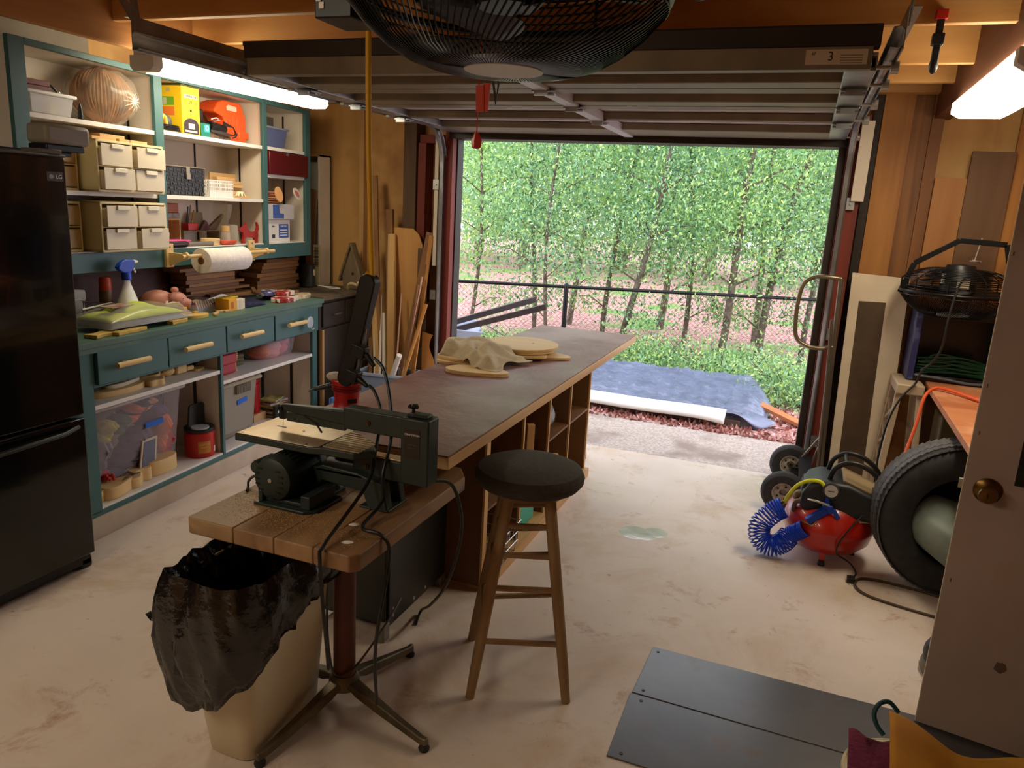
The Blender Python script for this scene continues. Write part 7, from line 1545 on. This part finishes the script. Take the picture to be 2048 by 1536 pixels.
sticks = [((-3.07, 5.07, 1.83), (-2.87, 4.86, .03), .045, .018, M_s2, 'thin brown lath, tallest and leftmost of the leaning wood'),
 ((-3.08, 5.06, 1.36), (-2.84, 4.78, .03), .04, .018, M_s1, 'pale lath leaning left, starting beside the black power strip'),
 ((-2.94, 5.08, 1.59), (-2.80, 4.90, .03), .055, .03, M_s2, 'square brown batten with its top above the others in the middle'),
 ((-2.90, 5.05, 1.41), (-2.78, 4.86, .03), .06, .025, M_s1, 'broad pale batten in the middle of the leaning wood'),
 ((-2.59, 5.07, 1.44), (-2.76, 4.88, .03), .055, .022, M_s2, 'brown batten leaning right towards the door track'),
 ((-2.575, 5.06, 1.42), (-2.66, 4.90, .03), .03, .015, M_s4, 'narrow golden strip next to the right-leaning batten'),
 ((-2.78, 5.0, .98), (-2.75, 4.84, .03), .014, .014, M_s5, 'thin pinkish dowel standing nearly upright in the tub'),
 ((-3.02, 5.0, 1.04), (-2.86, 4.76, .03), .012, .012, M_s3, 'thin white rod, leftmost rod in the tub'),
 ((-2.96, 5.0, .95), (-2.83, 4.78, .03), .020, .020, M_s3, 'white rod in the tub, second from the left'),
 ((-2.92, 4.98, .82), (-2.80, 4.80, .03), .020, .014, M_s3, 'white rod in the tub, third from the left'),
 ((-2.60, 4.98, 1.12), (-2.72, 4.80, .03), .014, .014, M_s5, 'thin dowel leaning right out of the tub'),
 ((-2.56, 4.98, .92), (-2.74, 4.78, .05), .026, .026, M_s4, 'golden round pole leaning right across the scalloped board'),
 ((-2.62, 4.95, 1.06), (-2.70, 4.82, .05), .018, .018, M_s2, 'short brown stick behind the thin dowel'),
 ((-2.60, 4.66, .58), (-2.80, 4.80, .20), .040, .040, M_s3, 'short thick white tube sticking out of the tub to the right'),
 ((-3.02, 4.96, .62), (-2.92, 4.80, .05), .030, .016, M_s2, 'short broken brown stick at the left rim of the tub')]
for i, (a, b_, w_, h_, m_, lb) in enumerate(sticks):
    q = MB()
    if h_ == w_ : q.cyl(b_, a, w_/2, n=12)
    else: q.bar(b_, a, w_, h_, up=(0, 1, 0))
    one(q, 'leaning_stick', lb, 'stick', m_, group='sticks and laths leaning in the left corner', bev=0 if h_ == w_ else .001)
PW = Matrix(((1, 0, 0, 0), (0, 0, 1, 0), (0, 1, 0, 0), (0, 0, 0, 1)))
one(MB(PW).prism([(-2.90, 0), (-2.66, 0), (-2.655, 1.34), (-2.69, 1.42), (-2.74, 1.46), (-2.90, 1.46)], 5.075, 5.09), 'plywood_offcut', 'plywood sheet with a clipped top corner standing behind the leaning sticks', 'plywood', mat('ply_light', S(206, 156, 92), S(184, 130, 70), kind='wood', ax='z', sc=.8), bev=.002)
pts = [(-2.62, 0), (-2.50, 0)]+[(-2.535+.028*math.sin(k*.9), .05+k*.045) for k in range(15)]+[(-2.62, .70)]
one(MB(PW).prism(pts, 5.04, 5.055), 'scalloped_board', 'yellow-wood board with a wavy cut edge beside the left door track', 'board', M_s4, bev=.002)
one(MB().bx(-2.68, -2.60, 5.05, 5.065, 0, 1.32), 'grey_plank', 'weathered brown plank standing behind the door track at the left corner', 'plank', W('weathered_post', S(104, 78, 52), S(78, 58, 38), 'z', sc=2), bev=.002)
t = thing('birdhouse', 'grey weathered wooden birdhouse front on the corner cabinet', 'birdhouse', (-3.235, 5.03, .968))
M_gw = mat('grey_wood', S(132, 114, 88), S(100, 84, 62), kind='wood', ax='z', sc=1.5)
MB(PM).prism([(-.075, 0), (.075, 0), (.085, .10), (.0, .33), (-.085, .10)], -.01, .01).build('front', M_gw, t, bev=.002)
for s_ in (-1, 1): MB().bar((s_*.105, .0, .06), (0, .0, .355), .07, .014, up=(0, 0, 1)).build('roof_board', M_gw, t, bev=.002)
MB().cyl((.01, -.0105, .12), (.01, -.0095, .12), .012, n=14).build('hole', M_dark, t)
one(MB().tube(sp([(-3.24, 4.98, .975), (-3.22, 4.96, 1.01), (-3.19, 4.96, 1.02), (-3.16, 4.98, 1.01), (-3.14, 4.97, 1.03)]), .012, 8), 'antler_hook', 'small pale curved hook lying before the birdhouse', 'hook', P('bone', S(206, 184, 140), .6))
t = thing('tall_white_case', 'tall narrow white wooden case standing in the corner on the dark cabinet', 'case', (-3.63, 5.13, .968))
MB().bx(-.14, .09, .05, .065, 0, 1.0).build('back', M_cream, t); MB().bx(.075, .09, -.09, .065, 0, 1.0).build('side', M_cream, t, bev=.002); MB().bx(-.14, .09, -.09, .065, .985, 1.0).build('top', W('pale_top', S(190, 150, 104), S(170, 128, 84), 'x'), t)
one(MB(PW).prism([(-3.66, .97), (-3.60, .97), (-3.55, 1.70), (-3.66, 1.72)], 5.02, 5.035), 'brown_plank', 'brown plank leaning in front of the tall white case', 'plank', M_s2, bev=.002)
t = thing('vent_cover', 'beige slotted vent cover leaning beside the brown plank', 'vent cover', (-3.555, 5.03, .968))
MB().bx(-.03, .03, -.012, 0, 0, .32).build('plate', P('beige_plate', S(196, 180, 140), .5), t, bev=.002)
b = MB()
for k in range(14): b.bx(-.018, .018, -.0135, -.012, .15+k*.011, .156+k*.011)
b.build('slots', M_black, t)
one(MB().tube(sp([(-3.50, 5.0, .972), (-3.40, 4.94, .972), (-3.33, 4.93, .973), (-3.30, 4.96, .973), (-3.38, 4.99, .974), (-3.52, 4.98, .974)]), .004, 6, closed=True), 'white_cable_loop', 'loop of white wire lying on the dark corner cabinet', 'wire', M_white)
